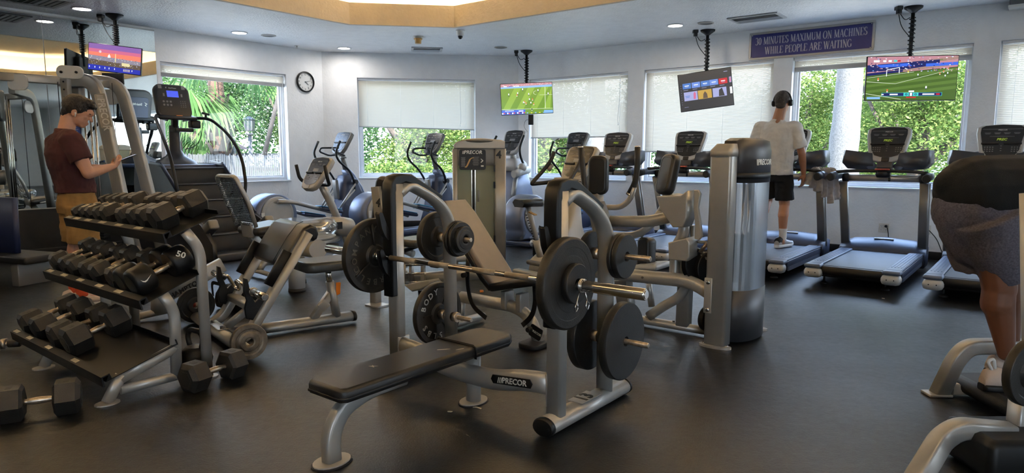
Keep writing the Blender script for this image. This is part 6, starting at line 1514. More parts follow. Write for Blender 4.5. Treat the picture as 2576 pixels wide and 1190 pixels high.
# stair climber in front of the left window
q = at(437, 250, 9.0); sc = Fr(q.x, q.y, -51.6)
t = thing('stair_climber', 'black stair climber with curved handrails in front of the left window', 'stair climber', sc)
side = [(-1.62, .05), (-1.60, .22), (-1.36, .42), (-1.15, .50), (-.42, 1.10), (-.10, 1.13), (.28, 1.13), (.34, .9), (.36, .05)]
for s in (-1, 1):
    part(t, 'side_panel', 'charcoal', lambda m: m.prism(side, .05, basis((s*.40-.025, 0, 0), (0, 1, 0), (0, 0, 1)), bev=.015))
    part(t, 'panel_trim', 'navy_plastic', lambda m: m.sweep([(s*.40, -1.15, .512), (s*.40, -.42, 1.112), (s*.40, -.10, 1.14)], rrect(.07, .02, .006), (1, 0, 0)))
    part(t, 'trim_screw', 'black_mark', lambda m: [m.cyl((s*.40, -1.05+.22*k, .60+.18*k), (s*.40-.0, -1.06+.22*k, .62+.18*k), .009, n=8) for k in range(4)])
    part(t, 'handrail', 'black', lambda m: m.tube([(s*.10, .02, 1.71), (s*.24, -.04, 1.745), (s*.36, -.22, 1.735), (s*.44, -.55, 1.52), (s*.46, -.80, 1.22), (s*.45, -.88, .88), (s*.42, -.88, .72)], .021, 12, .22, 8))
    part(t, 'step_end', 'silver_dark', lambda m: m.box((s*.36, -1.44, .40), (.12, .26, .12), (-.5, 0, 0), bev=.02))
for k in range(5):
    y = -1.34 + .215*k; z = .20 + .195*k
    st = part(t, 'step', 'rubber', lambda m: (m.box((0, y, z), (.74, .03, .20), (-.12, 0, 0), bev=.004), m.box((0, y+.11, z+.10), (.74, .22, .02), bev=.004)))
    part(st, 'step_edge', 'charcoal', lambda m: m.box((0, y-.012, z+.104), (.74, .022, .018), bev=.005))
part(t, 'top_deck', 'navy_plastic', lambda m: m.box((0, .02, 1.10), (.78, .60, .06), bev=.02))
part(t, 'shaft_recess', 'black', lambda m: m.box((0, -.20, .95), (.72, .10, .28)))
part(t, 'base', 'charcoal', lambda m: m.box((0, -.62, .05), (.80, 1.9, .09), bev=.02))
part(t, 'column_cone', 'charcoal', lambda m: m.lathe([(.27, 0), (.24, .05), (.12, .12), (.07, .20), (.062, .50), (.058, .52)], (0, .05, 1.12), (0, 0, 1), 28))
part(t, 'column', 'black', lambda m: m.cyl((0, .05, 1.30), (0, .02, 1.74), .045, n=18))
part(t, 'console_tray', 'black', lambda m: m.box((0, -.03, 1.745), (.50, .16, .05), (.25, 0, 0), bev=.02))
part(t, 'side_bin', 'black', lambda m: m.box((.24, -.02, 1.66), (.13, .12, .11), bev=.02)); part(t, 'bag_shelf', 'black', lambda m: m.box((.06, -.04, 1.58), (.24, .16, .05), bev=.01))
part(t, 'phone_clip', 'black', lambda m: (m.box((.33, -.16, 1.80), (.10, .03, .03), (0, .2, 0), bev=.005), m.cyl((.33, -.16, 1.72), (.33, -.16, 1.79), .015, n=8)))
part(t, 'coiled_cord', 'black', lambda m: m.tube([(.31, -.10, 1.68), (.28, -.12, 1.50), (.18, -.14, 1.36), (.05, -.12, 1.33)], .005, 6, .08))
Mc = tilt((-.01, .0, 1.955), 14)
mb = MB(); mb.prism(pad_shape(.46, .46, .22), .07, Mc @ Matrix.Translation((0, 0, -.07)), bev=.02); sh = mb.build('console_shell', 'charcoal', t)
mb = MB(); mb.prism(pad_shape(.41, .42, .20), .003, Mc @ Matrix.Translation((0, 0, .0))); fc = mb.build('console_face', 'panel_dark', t)
part(fc, 'screen', 'lcd_blue', lambda m: m.box(tuple(Mc @ Vector((.0, .095, .004))), (.15, .085, .004), Mc.to_3x3()))
mb = MB(); z = .0045
for i in range(3):
    for j in range(2): mb.cyl(Mc @ Vector((-.13+.045*i, -.01-.045*j, z-.002)), Mc @ Vector((-.13+.045*i, -.01-.045*j, z)), .014, n=14)
for i in range(3):
    for j in range(4): mb.box(tuple(Mc @ Vector((.09+.028*i, .0-.025*j, z))), (.012, .010, .002), Mc.to_3x3())
for s in (-1, 1): mb.box(tuple(Mc @ Vector((s*.15, .185, z))), (.045, .045, .002), Mc.to_3x3()); mb.box(tuple(Mc @ Vector((s*.115, .08, z))), (.022, .04, .002), Mc.to_3x3())
mb.build('key_legends', 'panel_line', fc)
mb = MB(); mb.text('StairMaster', .022, Mc @ Matrix.Translation((.01, .175, z)), .0004); mb.prism([(-.078, .165), (-.066, .172), (-.074, .176), (-.062, .190), (-.082, .180), (-.074, .175)], .001, Mc @ Matrix.Translation((0, 0, z))); mb.build('brand_lettering', 'white_mark', fc)
part(fc, 'stop_bar', 'orange', lambda m: m.box(tuple(Mc @ Vector((.04, -.205, .008))), (.085, .028, .012), Mc.to_3x3(), bev=.005))
Mb_ = Mc @ Matrix.Rotation(PI, 4, 'Y') @ Matrix.Translation((0, 0, .072))
mb = MB(); mb.prism(pad_shape(.36, .34, .12), .006, Mb_ @ Matrix.Translation((0, -.04, 0)), bev=.002); bp_ = mb.build('back_cover', 'navy_plastic', t)
mb = MB(); mb.text('StairMaster', .048, Mb_ @ Matrix.Translation((.02, .03, .007)), .0008, bold=.001); mb.prism([(-.155, -.0), (-.125, .022), (-.145, .034), (-.115, .065), (-.165, .040), (-.142, .028)], .001, Mb_ @ Matrix.Translation((0, 0, .007))); mb.build('brand_lettering', 'white_mark', bp_)
# ================================================================ HANGING SCREENS
def em(name, col, s=1.0):
    m = bpy.data.materials.new(name); m.use_nodes = True; nt = m.node_tree; b = nt.nodes['Principled BSDF']
    b.inputs['Base Color'].default_value = (.01, .01, .01, 1); b.inputs['Roughness'].default_value = .18
    b.inputs['Emission Color'].default_value = (*col, 1); b.inputs['Emission Strength'].default_value = s
    MAT[name] = m; return m
PAL = {'s_grass': (.13, .26, .03), 's_grass2': (.22, .38, .05), 's_dgrass': (.055, .11, .018), 's_dgrass2': (.09, .165, .03), 's_line': (.62, .70, .55), 's_crowd': (.42, .20, .24), 's_crowd2': (.62, .45, .50), 's_blue': (.04, .12, .62),
       's_lblue': (.20, .40, .75), 's_white': (.80, .85, .90), 's_orange': (.60, .16, .05), 's_teal': (.05, .50, .48), 's_navy': (.012, .016, .10), 's_red': (.45, .02, .03), 's_black': (.006, .006, .008), 's_grey': (.035, .035, .038),
       's_tile': (.06, .16, .45), 's_tile2': (.12, .22, .58), 's_lav': (.30, .32, .55), 's_gold': (.42, .27, .06), 's_purple': (.20, .10, .32), 's_pink': (.50, .12, .22), 's_sunset': (.72, .18, .12), 's_city': (.10, .07, .05), 's_city2': (.22, .20, .26), 's_cream': (.62, .55, .30), 's_river': (.02, .03, .35), 's_yellow': (.65, .60, .05)}
for k, v in PAL.items(): em(k, v, .62)
def screen(label, corners, pole_px, art, box=None, thick=.035, deep=.04):
    tl, tr_, br, bl = corners
    ml, mr = (tl+bl)/2, (tr_+br)/2; mt, mbm = (tl+tr_)/2, (bl+br)/2
    c = (ml+mr)/2; x = (mr-ml); y = (mt-mbm); W, Hh = x.length, y.length; M = basis(c, x, y)
    t = thing('hanging_screen', label, 'television', Matrix.Translation((c.x, c.y, H_CEIL)))
    I = Matrix.Translation((-c.x, -c.y, -H_CEIL)); L = I @ M
    mb = MB(); mb.box(tuple(L @ Vector((0, 0, -thick/2-.004))), (W, Hh, thick), L.to_3x3(), bev=.006); mb.build('screen_case', 'tv_frame', t)
    names = list(PAL); mb = MB()
    def quad(m, pts, z=0):
        mb.mi = names.index(m); w, h = W/2-.008, Hh/2-.009
        mb.poly([L @ Vector((max(-1, min(1, a))*w, max(-1, min(1, b))*h, -.003+.0006*z)) for a, b in pts])
    def rect(m, a, b, w, h, z=1): quad(m, [(a-w/2, b-h/2), (a+w/2, b-h/2), (a+w/2, b+h/2), (a-w/2, b+h/2)], z)
    art(quad, rect); mb.build('picture', [MAT[k] for k in names], t, fix=False)
    p = G(pole_px[0], pole_px[1], H_CEIL); p = Vector((p.x, p.y, 0)) - Vector((c.x, c.y, 0))
    back = L @ Vector((0, 0, -thick-.05))
    mb = MB(); mb.lathe([(0, 0), (.10, 0), (.095, -.02), (.05, -.05), (.028, -.07), (0, -.07)], (back.x, back.y, 0), n=28); mb.build('ceiling_plate', 'black', t)
    top = (L @ Vector((0, Hh/2, 0))).z
    mb = MB(); mb.cyl((back.x, back.y, -.04), (back.x, back.y, back.z), .021, n=14); mb.build('mount_pole', 'black', t)
    mb = MB(); mb.box(tuple(L @ Vector((0, 0, -thick-.03))), (.22, .22, .05), L.to_3x3(), bev=.01); mb.build('bracket', 'black', t)
    mb = MB(); n = 90
    pts = [(back.x+.031*math.cos(k*.62), back.y+.031*math.sin(k*.62), -.12+(top+.14)*k/n) for k in range(n+1)]
    mb.tube(pts, .008, 6); mb.tube([(back.x-.03, back.y, -.12), (back.x-.10, back.y-.02, -.16), (back.x-.17, back.y, -.05)], .005, 6, .05); mb.tube([(back.x-.17, back.y, -.06), (back.x-.12, back.y+.02, -.22), (back.x-.02, back.y, -.34)], .005, 6, .08)
    mb.build('cable', 'black', t)
    mb = MB(); mb.box((back.x-.17, back.y, -.02), (.07, .07, .04), bev=.006); mb.build('socket_box', 'black', t); mb = MB(); mb.box((back.x-.17, back.y-.01, -.062), (.05, .05, .05), bev=.008); mb.build('power_adapter', 'black', t)
    if box:
        mb = MB(); q = L @ Vector((box[0]*W/2, -Hh/2-box[2]/2-.005, -thick*.5)); mb.box(tuple(q), (box[1], .03, box[2]), bev=.006); mb.build('media_box', 'black', t)
        if box[1] < .15: mb = MB(); mb.tube([q, q + Vector((-.09, 0, .0)), q + Vector((-.12, .0, -.12)), q + Vector((-.05, .03, -.20))], .003, 5, .06); mb.build('hanging_lead', 'black', t)
    return t
def pitch(a0, light='s_grass2', dark='s_grass', n=6, slant=.5, top=.72):
    def f(quad, rect):
        quad(dark, [(-1, -1), (1, -1), (1, top), (-1, top)], 0)
        for k in range(n):
            x = -1.5 + 3.2*k/n; quad(light, [(x, -.72), (x+.27, -.72), (x+.27+slant, top), (x+slant, top)], 1) if -1.3 < x < .9 else None
    return f
def player(quad, rect, x, y, m, s=1.0):
    rect(m, x, y, .022*s, .07*s, 4); rect('s_white' if m != 's_white' else 's_navy', x, y-.045*s, .020*s, .025*s, 5); rect('s_dgrass', x+.02, y-.075*s, .06*s, .014, 3)
def art2(quad, rect):
    pitch(0)(quad, rect)
    quad('s_crowd', [(-1, .80), (1, .86), (1, 1), (-1, 1)], 2); rr = random.Random(4)
    for k in range(70): rect('s_crowd2', rr.uniform(-.98, .98), rr.uniform(.86, .98), .02, .03, 3)
    quad('s_lblue', [(-1, .70), (1, .72), (1, .86), (-1, .80)], 3)
    for x, w in ((-.82, .12), (-.62, .14), (-.46, .08), (-.34, .12)): rect('s_white' if w < .13 else 's_purple', x, .84, w, .06, 4)
    quad('s_line', [(.70, -.70), (.72, -.70), (.735, .70), (.72, .70)], 3); quad('s_line', [(-1, -.66), (1, -.72), (1, -.70), (-1, -.64)], 3)
    quad('s_line', [(.50, .20), (1, .19), (1, .205), (.50, .215)], 3)
    for k in range(8):
        a = math.radians(100+20*k); b = math.radians(120+20*k); quad('s_line', [(.40+.14*math.cos(a), .36+.14*math.sin(a)), (.40+.14*math.cos(b), .36+.14*math.sin(b)), (.40+.125*math.cos(b), .36+.125*math.sin(b)), (.40+.125*math.cos(a), .36+.125*math.sin(a))], 3)
    for x, y, m in ((-.70, .32, 's_white'), (-.35, .38, 's_white'), (-.38, .26, 's_orange'), (.08, .30, 's_white'), (.10, -.05, 's_white'), (.22, -.05, 's_orange'), (-.14, -.24, 's_white'), (-.09, -.18, 's_orange'), (-.04, -.30, 's_orange'), (.15, -.28, 's_white'), (.26, -.36, 's_orange'), (.84, .28, 's_white'), (-.15, .62, 's_white'), (.45, .52, 's_white'), (.18, -.72, 's_navy')): player(quad, rect, x, y, m, 1.6)
    quad('s_blue', [(-1, -1), (-.10, -1), (-.08, -.72), (-1, -.70)], 4); quad('s_lblue', [(.65, -1), (1, -1), (1, -.82), (.65, -.80)], 4)
    rect('s_white', -.70, -.76, .35, .035, 5); rect('s_white', -.25, -.80, .18, .06, 5)
    for k in range(14): rect(('s_white', 's_red', 's_navy')[k % 3], -.97+.065*k, -.93+.02*(k % 2), .05, .09, 6)
    for k in range(5): rect('s_yellow' if k % 2 else 's_lblue', .0+.16*k, -.95, .06, .06, 6)
def art4(quad, rect):
    quad('s_dgrass', [(-1, -1), (1, -1), (1, .48), (-1, .15)], 0)
    for k in range(6):
        y = -.95+.27*k; quad('s_dgrass2', [(-1, y), (1, y+.45), (1, y+.60), (-1, y+.12)], 1)
    quad('s_crowd', [(-1, .15), (1, .5), (1, 1), (-1, 1)], 1); quad('s_navy', [(-1, .30), (-.1, .42), (.6, .62), (.6, .84), (-.4, .70), (-1, .62)], 2); quad('s_blue', [(-.8, .62), (-.1, .70), (.0, .56), (-.7, .50)], 3)
    quad('s_blue', [(.3, .52), (1, .58), (1, .72), (.3, .66)], 3); quad('s_navy', [(-1, .12), (-.2, .30), (-.2, .40), (-1, .24)], 3); rr = random.Random(9)
    for k in range(110):
        x, y = rr.uniform(-.98, .98), rr.uniform(.30, .98); rect(rr.choice(['s_crowd2', 's_crowd', 's_lblue', 's_white', 's_navy', 's_pink']), x, y, .03, .03, 4)
    for a, b in (((-.56, .10), (-.56, .40)), ((-.56, .40), (-.28, .50)), ((-.28, .50), (-.28, .24))):
        dx, dy = (.008, 0) if a[0] == b[0] else (0, .014); quad('s_white', [(a[0]-dx, a[1]-dy), (a[0]+dx, a[1]+dy), (b[0]+dx, b[1]+dy), (b[0]-dx, b[1]-dy)], 5)
    quad('s_line', [(-1, .02), (.05, .28), (.05, .295), (-1, .035)], 3); quad('s_line', [(-.35, -.25), (.9, .38), (.9, .395), (-.35, -.235)], 3); quad('s_line', [(-1, -.15), (-.35, -.25), (-.35, -.235), (-1, -.13)], 3); quad('s_line', [(-1, -.70), (-.2, -.98), (-.2, -.96), (-1, -.68)], 3)
    for x, y, m in ((-.74, -.02, 's_orange'), (-.52, -.55, 's_orange'), (-.08, .30, 's_yellow'), (.14, .16, 's_white'), (.62, .20, 's_orange'), (.70, .30, 's_orange'), (.80, .42, 's_orange'), (.74, .10, 's_white'), (.79, .22, 's_white'), (.34, -.42, 's_white')): player(quad, rect, x, y, m, 1.5 if y < 0 else 1.1)
    rect('s_teal', .03, -.74, 1.34, .165, 5); rect('s_navy', .03, -.74, 1.32, .145, 6)
    for x in (-.09, .12): rect('s_teal', x, -.74, .12, .15, 7)
    rect('s_white', .015, -.74, .05, .14, 8)
    for x in (-.09, .12):
        for a in range(12):
            u = a*PI/6; v = (a+1)*PI/6; quad('s_navy', [(x+.028*math.cos(u), -.74+.052*math.sin(u)), (x+.028*math.cos(v), -.74+.052*math.sin(v)), (x+.014*math.cos(v), -.74+.03*math.sin(v)), (x+.014*math.cos(u), -.74+.03*math.sin(u))], 9)
    rect('s_white', -.37, -.74, .18, .06, 8); rect('s_white', .40, -.74, .26, .06, 8); rect('s_red', .61, -.74, .08, .08, 8); rect('s_white', .02, -.60, .12, .07, 7); rect('s_red', .02, -.88, .22, .06, 7); rect('s_white', -.62, -.74, .05, .05, 8)
    rect('s_lblue', -.82, -.90, .30, .10, 5); rect('s_white', -.80, .80, .13, .09, 7)
    for x, m in ((-.62, 's_white'), (-.50, 's_white'), (-.38, 's_teal'), (-.30, 's_red')): rect(m, x, .80, .07, .08, 7)
def art3(quad, rect):
    quad('s_grey', [(-1, -1), (1, -1), (1, 1), (-1, 1)], 0)
    for k, (x, m) in enumerate(((-.70, 's_tile'), (-.35, 's_tile2'), (.0, 's_tile'), (.33, 's_tile2'), (.68, 's_red'))): rect(m, x, .35, .32, .30, 1); rect('s_white', x, .36, .16, .04, 2); rect('s_lav', x, .29, .12, .025, 2); rect('s_lav', x-.05, .13, .18, .02, 2)
    rect('s_lav', .95, .37, .08, .30, 1); rect('s_pink', .95, .37, .04, .24, 2)
    for k, (x, m) in enumerate(((-.58, 's_lav'), (-.04, 's_gold'), (.52, 's_lav'))): rect(m, x, -.22, .52, .48, 1)
    quad('s_pink', [(-.48, -.40), (-.40, -.40), (-.38, -.10), (-.43, .0), (-.47, -.10)], 2); rect('s_tile', -.70, -.20, .18, .03, 2); rect('s_tile', -.70, -.27, .14, .03, 2)
    quad('s_city', [(-.12, -.44), (.06, -.44), (.04, -.20), (-.03, -.06), (-.10, -.20)], 2); quad('s_grey', [(.48, -.44), (.70, -.44), (.62, .0), (.50, -.1)], 2)
    rect('s_white', .95, -.20, .08, .36, 1)
    for k in range(9): rect('s_lav', -.93, .40-.13*k, .02, .02, 2)
    rect('s_lav', .80, .84, .14, .03, 2); rect('s_lav', -.78, -.80, .16, .015, 2)
def art1(quad, rect):
    for k in range(8): quad(['s_purple', 's_purple', 's_purple', 's_pink', 's_pink', 's_sunset', 's_sunset', 's_sunset'][k], [(-1, 1-.125*(k+1)), (1, 1-.125*(k+1)-.03), (1, 1-.125*k), (-1, 1-.125*k)], 0)
    quad('s_city2', [(-1, -1), (1, -1), (1, -.02), (-1, .12)], 1); quad('s_city', [(-1, -1), (1, -1), (1, -.32), (0, -.28), (-1, -.18)], 2); quad('s_river', [(-1, -1), (1, -1), (1, -.66), (-1, -.60)], 3); rr = random.Random(6)
    for k in range(120): rect(rr.choice(['s_cream', 's_white', 's_city', 's_lav', 's_city2']), rr.uniform(-.98, .98), rr.uniform(-.58, .05), .03, .03, 4)
    for k in range(14):
        a, b = k*PI/7, (k+1)*PI/7; quad('s_crowd2', [(-.56, .42), (-.56+.05*math.cos(a), .42+.10*math.sin(a)), (-.56+.05*math.cos(b), .42+.10*math.sin(b)), (-.56, .42)][0:3], 5)
    quad('s_white', [(-.27, .04), (-.16, .04), (-.17, .18), (-.20, .25), (-.215, .34), (-.23, .25), (-.26, .18)], 5)
    quad('s_cream', [(.01, -.22), (.05, -.22), (.042, .36), (.03, .42), (.018, .36)], 6)
    quad('s_cream', [(.28, -.48), (.58, -.50), (.60, -.34), (.55, -.26), (.30, -.24), (.27, -.30)], 6)
    for x in (-.95, -.74, -.56, -.36, -.20, .01, .68): rect('s_white', x, -.78, .025, .13, 6)
    for k in range(6): rect('s_cream', .36+.045*k, -.80, .02, .18, 6)
cor = lambda a, ya, b, yb, c, yc, d, yd: [at(*a, ya), at(*b, yb), at(*c, yc), at(*d, yd)]
screen('small hanging screen showing a city at dusk, in front of the mirror', cor((218, 108), 8.42, (354, 125), 8.52, (354, 194), 8.52, (220, 179), 8.42), (270, 37), art1, box=(-.05, .26, .14))
screen('hanging screen with a green football pitch near the corner', cor((1257, 211), 11.30, (1389, 205), 11.36, (1390, 284), 11.36, (1260, 291), 11.30), (1322, 132), art2, box=(.12, .085, .17))
screen('tilted dark hanging screen with rows of coloured tiles', cor((1703, 188), 9.55, (1838, 165), 9.35, (1846, 263), 9.35, (1711, 281), 9.55), (1793, 77), art3)
screen('large hanging screen with a football match and score bar, at the right', cor((2180, 140), 8.02, (2412, 132), 7.86, (2404, 250), 7.86, (2174, 250), 8.02), (2308, 14), art4)
# ================================================================ PEOPLE
def fused(mb, name, m, parent, voxel=.006, smooth=6, fac=.5, disp=0.0, dsize=.08):
    """melt the overlapping shapes of one body or garment into one continuous surface"""
    o = mb.build(name, m, None)
    r = o.modifiers.new('r', 'REMESH'); r.mode = 'VOXEL'; r.voxel_size = voxel; r.use_smooth_shade = True
    s = o.modifiers.new('s', 'SMOOTH'); s.factor = fac; s.iterations = smooth
    if disp:
        tx = bpy.data.textures.new('folds', 'CLOUDS'); tx.noise_scale = dsize
        d = o.modifiers.new('d', 'DISPLACE'); d.texture = tx; d.strength = disp; d.mid_level = .5; d.texture_coords = 'GLOBAL'
    bpy.context.view_layer.update(); dg = bpy.context.evaluated_depsgraph_get()
    me = bpy.data.meshes.new_from_object(o.evaluated_get(dg)); old = o.data; o.modifiers.clear(); o.data = me; bpy.data.meshes.remove(old)
    for p in me.polygons: p.use_smooth = True
    if not me.materials: me.materials.append(MAT[m])
    o.parent = parent; return o
V = Vector
def hand(mb, wrist, palm_dir, palm_n, curl, side, k=1.0, thumb=1):
    """five bent fingers on a palm; palm_n points out of the palm"""
    d = V(palm_dir).normalized(); n = V(palm_n); n = (n - d*n.dot(d)).normalized(); x = d.cross(n)*side; w = V(wrist)
    pc = w + d*.045*k
    mb.cap(w, w + d*.03, .023*k, .026*k)
    for q in (-.024, -.008, .008, .024): mb.cap(w + x*q*.6*k + d*.01, w + d*.085*k + x*q*k, .014*k, .0125*k)
    for i, (q, L) in enumerate(((-.027, .030), (-.009, .034), (.009, .032), (.027, .026))):
        p = w + d*.088*k + x*q*k; dd = d.copy(); r = .0098*k
        for j in range(3):
            a = curl*(.7+.35*j); dd = (dd*math.cos(a) + n*math.sin(a)).normalized(); e = p + dd*L*k*(1-.18*j); mb.cap(p, e, r, r*.92, 8, 3); p = e; r *= .93
            n = (n - dd*n.dot(dd)).normalized()
        n = V(palm_n); n = (n - d*n.dot(d)).normalized()
    t0 = w + d*.022*k - x*.022*k*thumb; t1 = t0 + (d*.6 - x*.75*thumb + n*.35).normalized()*.038*k; t2 = t1 + (d*.85 - x*.10*thumb + n*.5).normalized()*.032*k
    mb.cap(t0, t1, .014*k, .0115*k, 8, 3); mb.cap(t1, t2, .0115*k, .0095*k, 8, 3)
def shoe(parent, c, d, m='white_plastic', sole='white_sock', L=.29, dark=None, lift=0.0):
    """c: heel-to-toe middle on the ground, d: toe direction"""
    d = V(d).normalized(); s = d.cross(V((0, 0, 1))).normalized(); c = V(c)
    mb = MB(); rs = []
    for t, w, h, z in ((-.50, .030, .05, .05), (-.46, .036, .085, .035), (-.30, .041, .10, .02), (-.10, .042, .085, .02), (.10, .048, .062, .02), (.30, .050, .048, .02), (.44, .040, .040, .02), (.50, .018, .034, .024)):
        p = c + d*(t*L); rs.append([p + s*(w*math.cos(a)) + V((0, 0, .02 + (h)*.5 + (h*.55)*math.sin(a))) for a in [k*PI/7 for k in range(14)]])
    mb.rings(rs); up = mb.build('shoe', m, parent)
    mb = MB(); rs = []
    for t, w in ((-.52, .026), (-.46, .040), (-.25, .045), (0, .044), (.25, .053), (.42, .046), (.53, .020)):
        p = c + d*(t*L); rs.append([p + s*x + V((0, 0, z + (max(0, t-.3)*.10))) for x, z in rrect(2*w, .034, .010)]); 
        for q in rs[-1]: q.z += .018
    mb.rings(rs); mb.build('sole', sole, up)
    if dark:
        mb = MB(); rs = []
        for t, w, h in ((-.49, .034, .075), (-.40, .0405, .090), (-.28, .0425, .096), (-.20, .043, .094)):
            p = c + d*(t*L); rs.append([p + s*(w*math.cos(a)) + V((0, 0, .034 + h*.48 + (h*.52)*math.sin(a))) for a in [k*PI/7 for k in range(14)]])
        mb.rings(rs); mb.build('heel_counter', dark, up)
    mb = MB()
    for k in range(4):
        p = c + d*(L*(-.06+.07*k)) + V((0, 0, .098-.009*k)); mb.tube([p - s*.028 - V((0, 0, .006)), p, p + s*.028 - V((0, 0, .006))], .0035, 6)
    mb.build('laces', dark or sole, up); return up

# --- man in the maroon shirt looking at his phone
mf = Fr(at(182, 500, 5.60).x, 5.60, 44)
t = thing('person', 'man in a maroon t-shirt and tan shorts standing and looking down at a phone', 'person', mf)
hd = V((.035, .075, 1.615)); fd = V((.38, .82, -.42)).normalized()      # head centre and gaze
rt = fd.cross(V((0, 0, 1))).normalized(); hup = rt.cross(fd)
H_ = lambda a, b, c_: hd + rt*a + fd*b + hup*c_
sh = {1: V((.185, -.03, 1.405)), -1: V((-.190, .0, 1.395))}
el = {1: V((.275, .06, 1.115)), -1: V((-.285, .08, 1.135))}
wr = {1: V((.120, .285, 1.165)), -1: V((-.045, .300, 1.150))}
b = MB()
b.ball(H_(0, -.005, .025), (.078, .098, .100), 20, 14, Matrix((rt, fd, hup)).transposed())
b.ball(H_(0, .030, -.035), (.062, .066, .075), 16, 10, Matrix((rt, fd, hup)).transposed())
b.cap(H_(0, .055, -.085), H_(0, .072, -.088), .028, .024); b.cap(H_(0, .080, .030), H_(0, .086, .028), .034, .030)       # chin, brow
b.cap(H_(0, .094, .012), H_(0, .118, -.028), .010, .0135, 8); b.cap(H_(-.012, .098, -.060), H_(.012, .098, -.060), .010, .010, 8); b.cap(H_(-.010, .094, -.072), H_(.010, .094, -.072), .010, .010, 8)
for s in (-1, 1):
    b.ball(H_(s*.080, -.005, -.012), (.012, .020, .034), 10, 8, Matrix((rt, fd, hup)).transposed()); b.ball(H_(s*.030, .072, -.020), (.022, .016, .018)); b.ball(H_(s*.030, .076, .012), (.014, .010, .010))
b.cap(V((0, -.02, 1.40)), H_(0, -.045, -.05), .068, .056); b.cap(V((-.08, -.02, 1.385)), V((.08, -.03, 1.385)), .05, .05)
for s in (-1, 1): b.cap(sh[s]*.9+V((0,0,.12)), V((0, -.01, 1.28)), .045, .08); b.cap(V((s*.07, 0, .86)), V((s*.09, .02, .66)), .08, .066); b.cap(V((s*.09, .02, .66)), V((s*.10, .02, .52)), .066, .060); b.cap(V((s*.10, .02, .52)), V((s*.105, -.01, .32)), .056, .064); b.cap(V((s*.105, -.01, .32)), V((s*.105, -.01, .09)), .058, .038); b.cap(V((s*.105, -.02, .07)), V((s*.105, .12, .045)), .040, .032)
b.cap(V((0, 0, 1.27)), V((0, .03, .92)), .105, .10)
for s in (-1, 1):
    b.cap(sh[s], el[s], .046, .047); b.cap(sh[s]*.35+el[s]*.65, el[s]*.8+sh[s]*.2, .056, .050); b.cap(el[s], el[s]*.6+wr[s]*.4, .046, .044); b.cap(el[s]*.6+wr[s]*.4, wr[s], .043, .027)
    hand(b, wr[s], (V((.055, .375, 1.215))-wr[s]), V((-.5*s, .1, .5)), .42, -s, .95)
body = fused(b, 'body', 'skin', t, .0055, 5)
b = MB(); M3 = Matrix((rt, fd, hup)).transposed()
b.ball(H_(0, -.022, .042), (.093, .108, .098), 20, 12, M3); b.ball(H_(0, .042, .092), (.070, .066, .046), 14, 8, M3); b.cap(H_(-.04, .088, .090), H_(.04, .092, .086), .024, .022); b.ball(H_(0, -.068, -.020), (.070, .042, .072), 14, 8, M3)
for s in (-1, 1): b.cap(H_(s*.073, .018, .045), H_(s*.077, .024, .010), .014, .007)
fused(b, 'hair', 'hair_dark', t, .006, 4, .5, .008, .02)
b = MB()
for s in (-1, 1): b.cap(H_(s*.020, .098, .022), H_(s*.040, .092, .022), .0045, .0035, 6)
b.build('eyebrows', 'hair_dark', t)
b = MB(); b.ball(H_(.090, .010, -.014), (.007, .007, .009), 8, 6); b.cap(H_(.092, .012, -.016), H_(.090, .016, -.038), .0042, .0035, 8); b.build('earbud', 'white_plastic', t)
b = MB(); rs = [(1.475, .070, .064, -.020), (1.445, .092, .074, -.018), (1.415, .165, .095, -.02), (1.36, .228, .130, -.02), (1.27, .235, .152, -.015), (1.15, .212, .152, .0), (1.04, .192, .146, .02), (.95, .186, .148, .030)]
b.rings([[V((w*math.cos(a), dy + dd*math.sin(a), z)) for a in [k*PI/12 for k in range(24)]] for z, w, dd, dy in rs])
for s in (-1, 1):
    b.cap(sh[s]+V((-s*.05, 0, -.01)), sh[s]+(el[s]-sh[s])*.1, .080, .090); e = sh[s]+(el[s]-sh[s])*.66; b.cyl(sh[s], e, .088, .084, 20); b.cap(V((s*.10, -.05, 1.36)), V((s*.08, -.05, 1.15)), .09, .08)
shirt = fused(b, 'shirt', 'maroon_cloth', t, .0075, 5, .5, .022, .07)
b = MB()
b.rings([[V((w*math.cos(a), .03 + dd*math.sin(a), z)) for a in [k*PI/12 for k in range(24)]] for z, w, dd in ((.985, .150, .118), (.94, .168, .132), (.86, .185, .145), (.78, .190, .145))])
for s in (-1, 1): b.rings([[V((s*.100 + w*math.cos(a), .035 + dd*math.sin(a), z)) for a in [k*PI/10 for k in range(20)]] for z, w, dd in ((.84, .100, .125), (.70, .102, .118), (.53, .108, .120))])
fused(b, 'shorts', 'khaki_cloth', t, .0085, 5, .5, .026, .09)
b = MB(); b.cap(V((.10, .15, .95)), V((.12, .155, .80)), .02, .02); 
for s in (-1, 1):
    b = MB(); b.lathe([(.0, 0), (.046, 0), (.046, .02), (.043, .03), (.047, .05), (.044, .065), (.050, .09), (.052, .15), (.0, .15)], (s*.105, -.012, .09), (0, 0, 1), 20); b.build('sock', 'orange_sock', t)
    shoe(t, (s*.108, .035, 0), (s*.12, 1, 0), 'shoe_cream', 'white_sock')
b = None
ph = thing('phone', 'dark phone held in both hands of the man in maroon', 'phone', mf.M @ basis((.045, .425, 1.232), (.9, -.2, 0), (.25, .8, .35)))
mb = MB(); mb.prism(rrect(.073, .150, .010), .009, bev=.002); mb.build('phone_body', 'black_gloss', ph)
mb = MB(); mb.prism(rrect(.066, .140, .006), .0006, Matrix.Translation((0, 0, .009))); mb.build('phone_screen', 's_lav', ph)

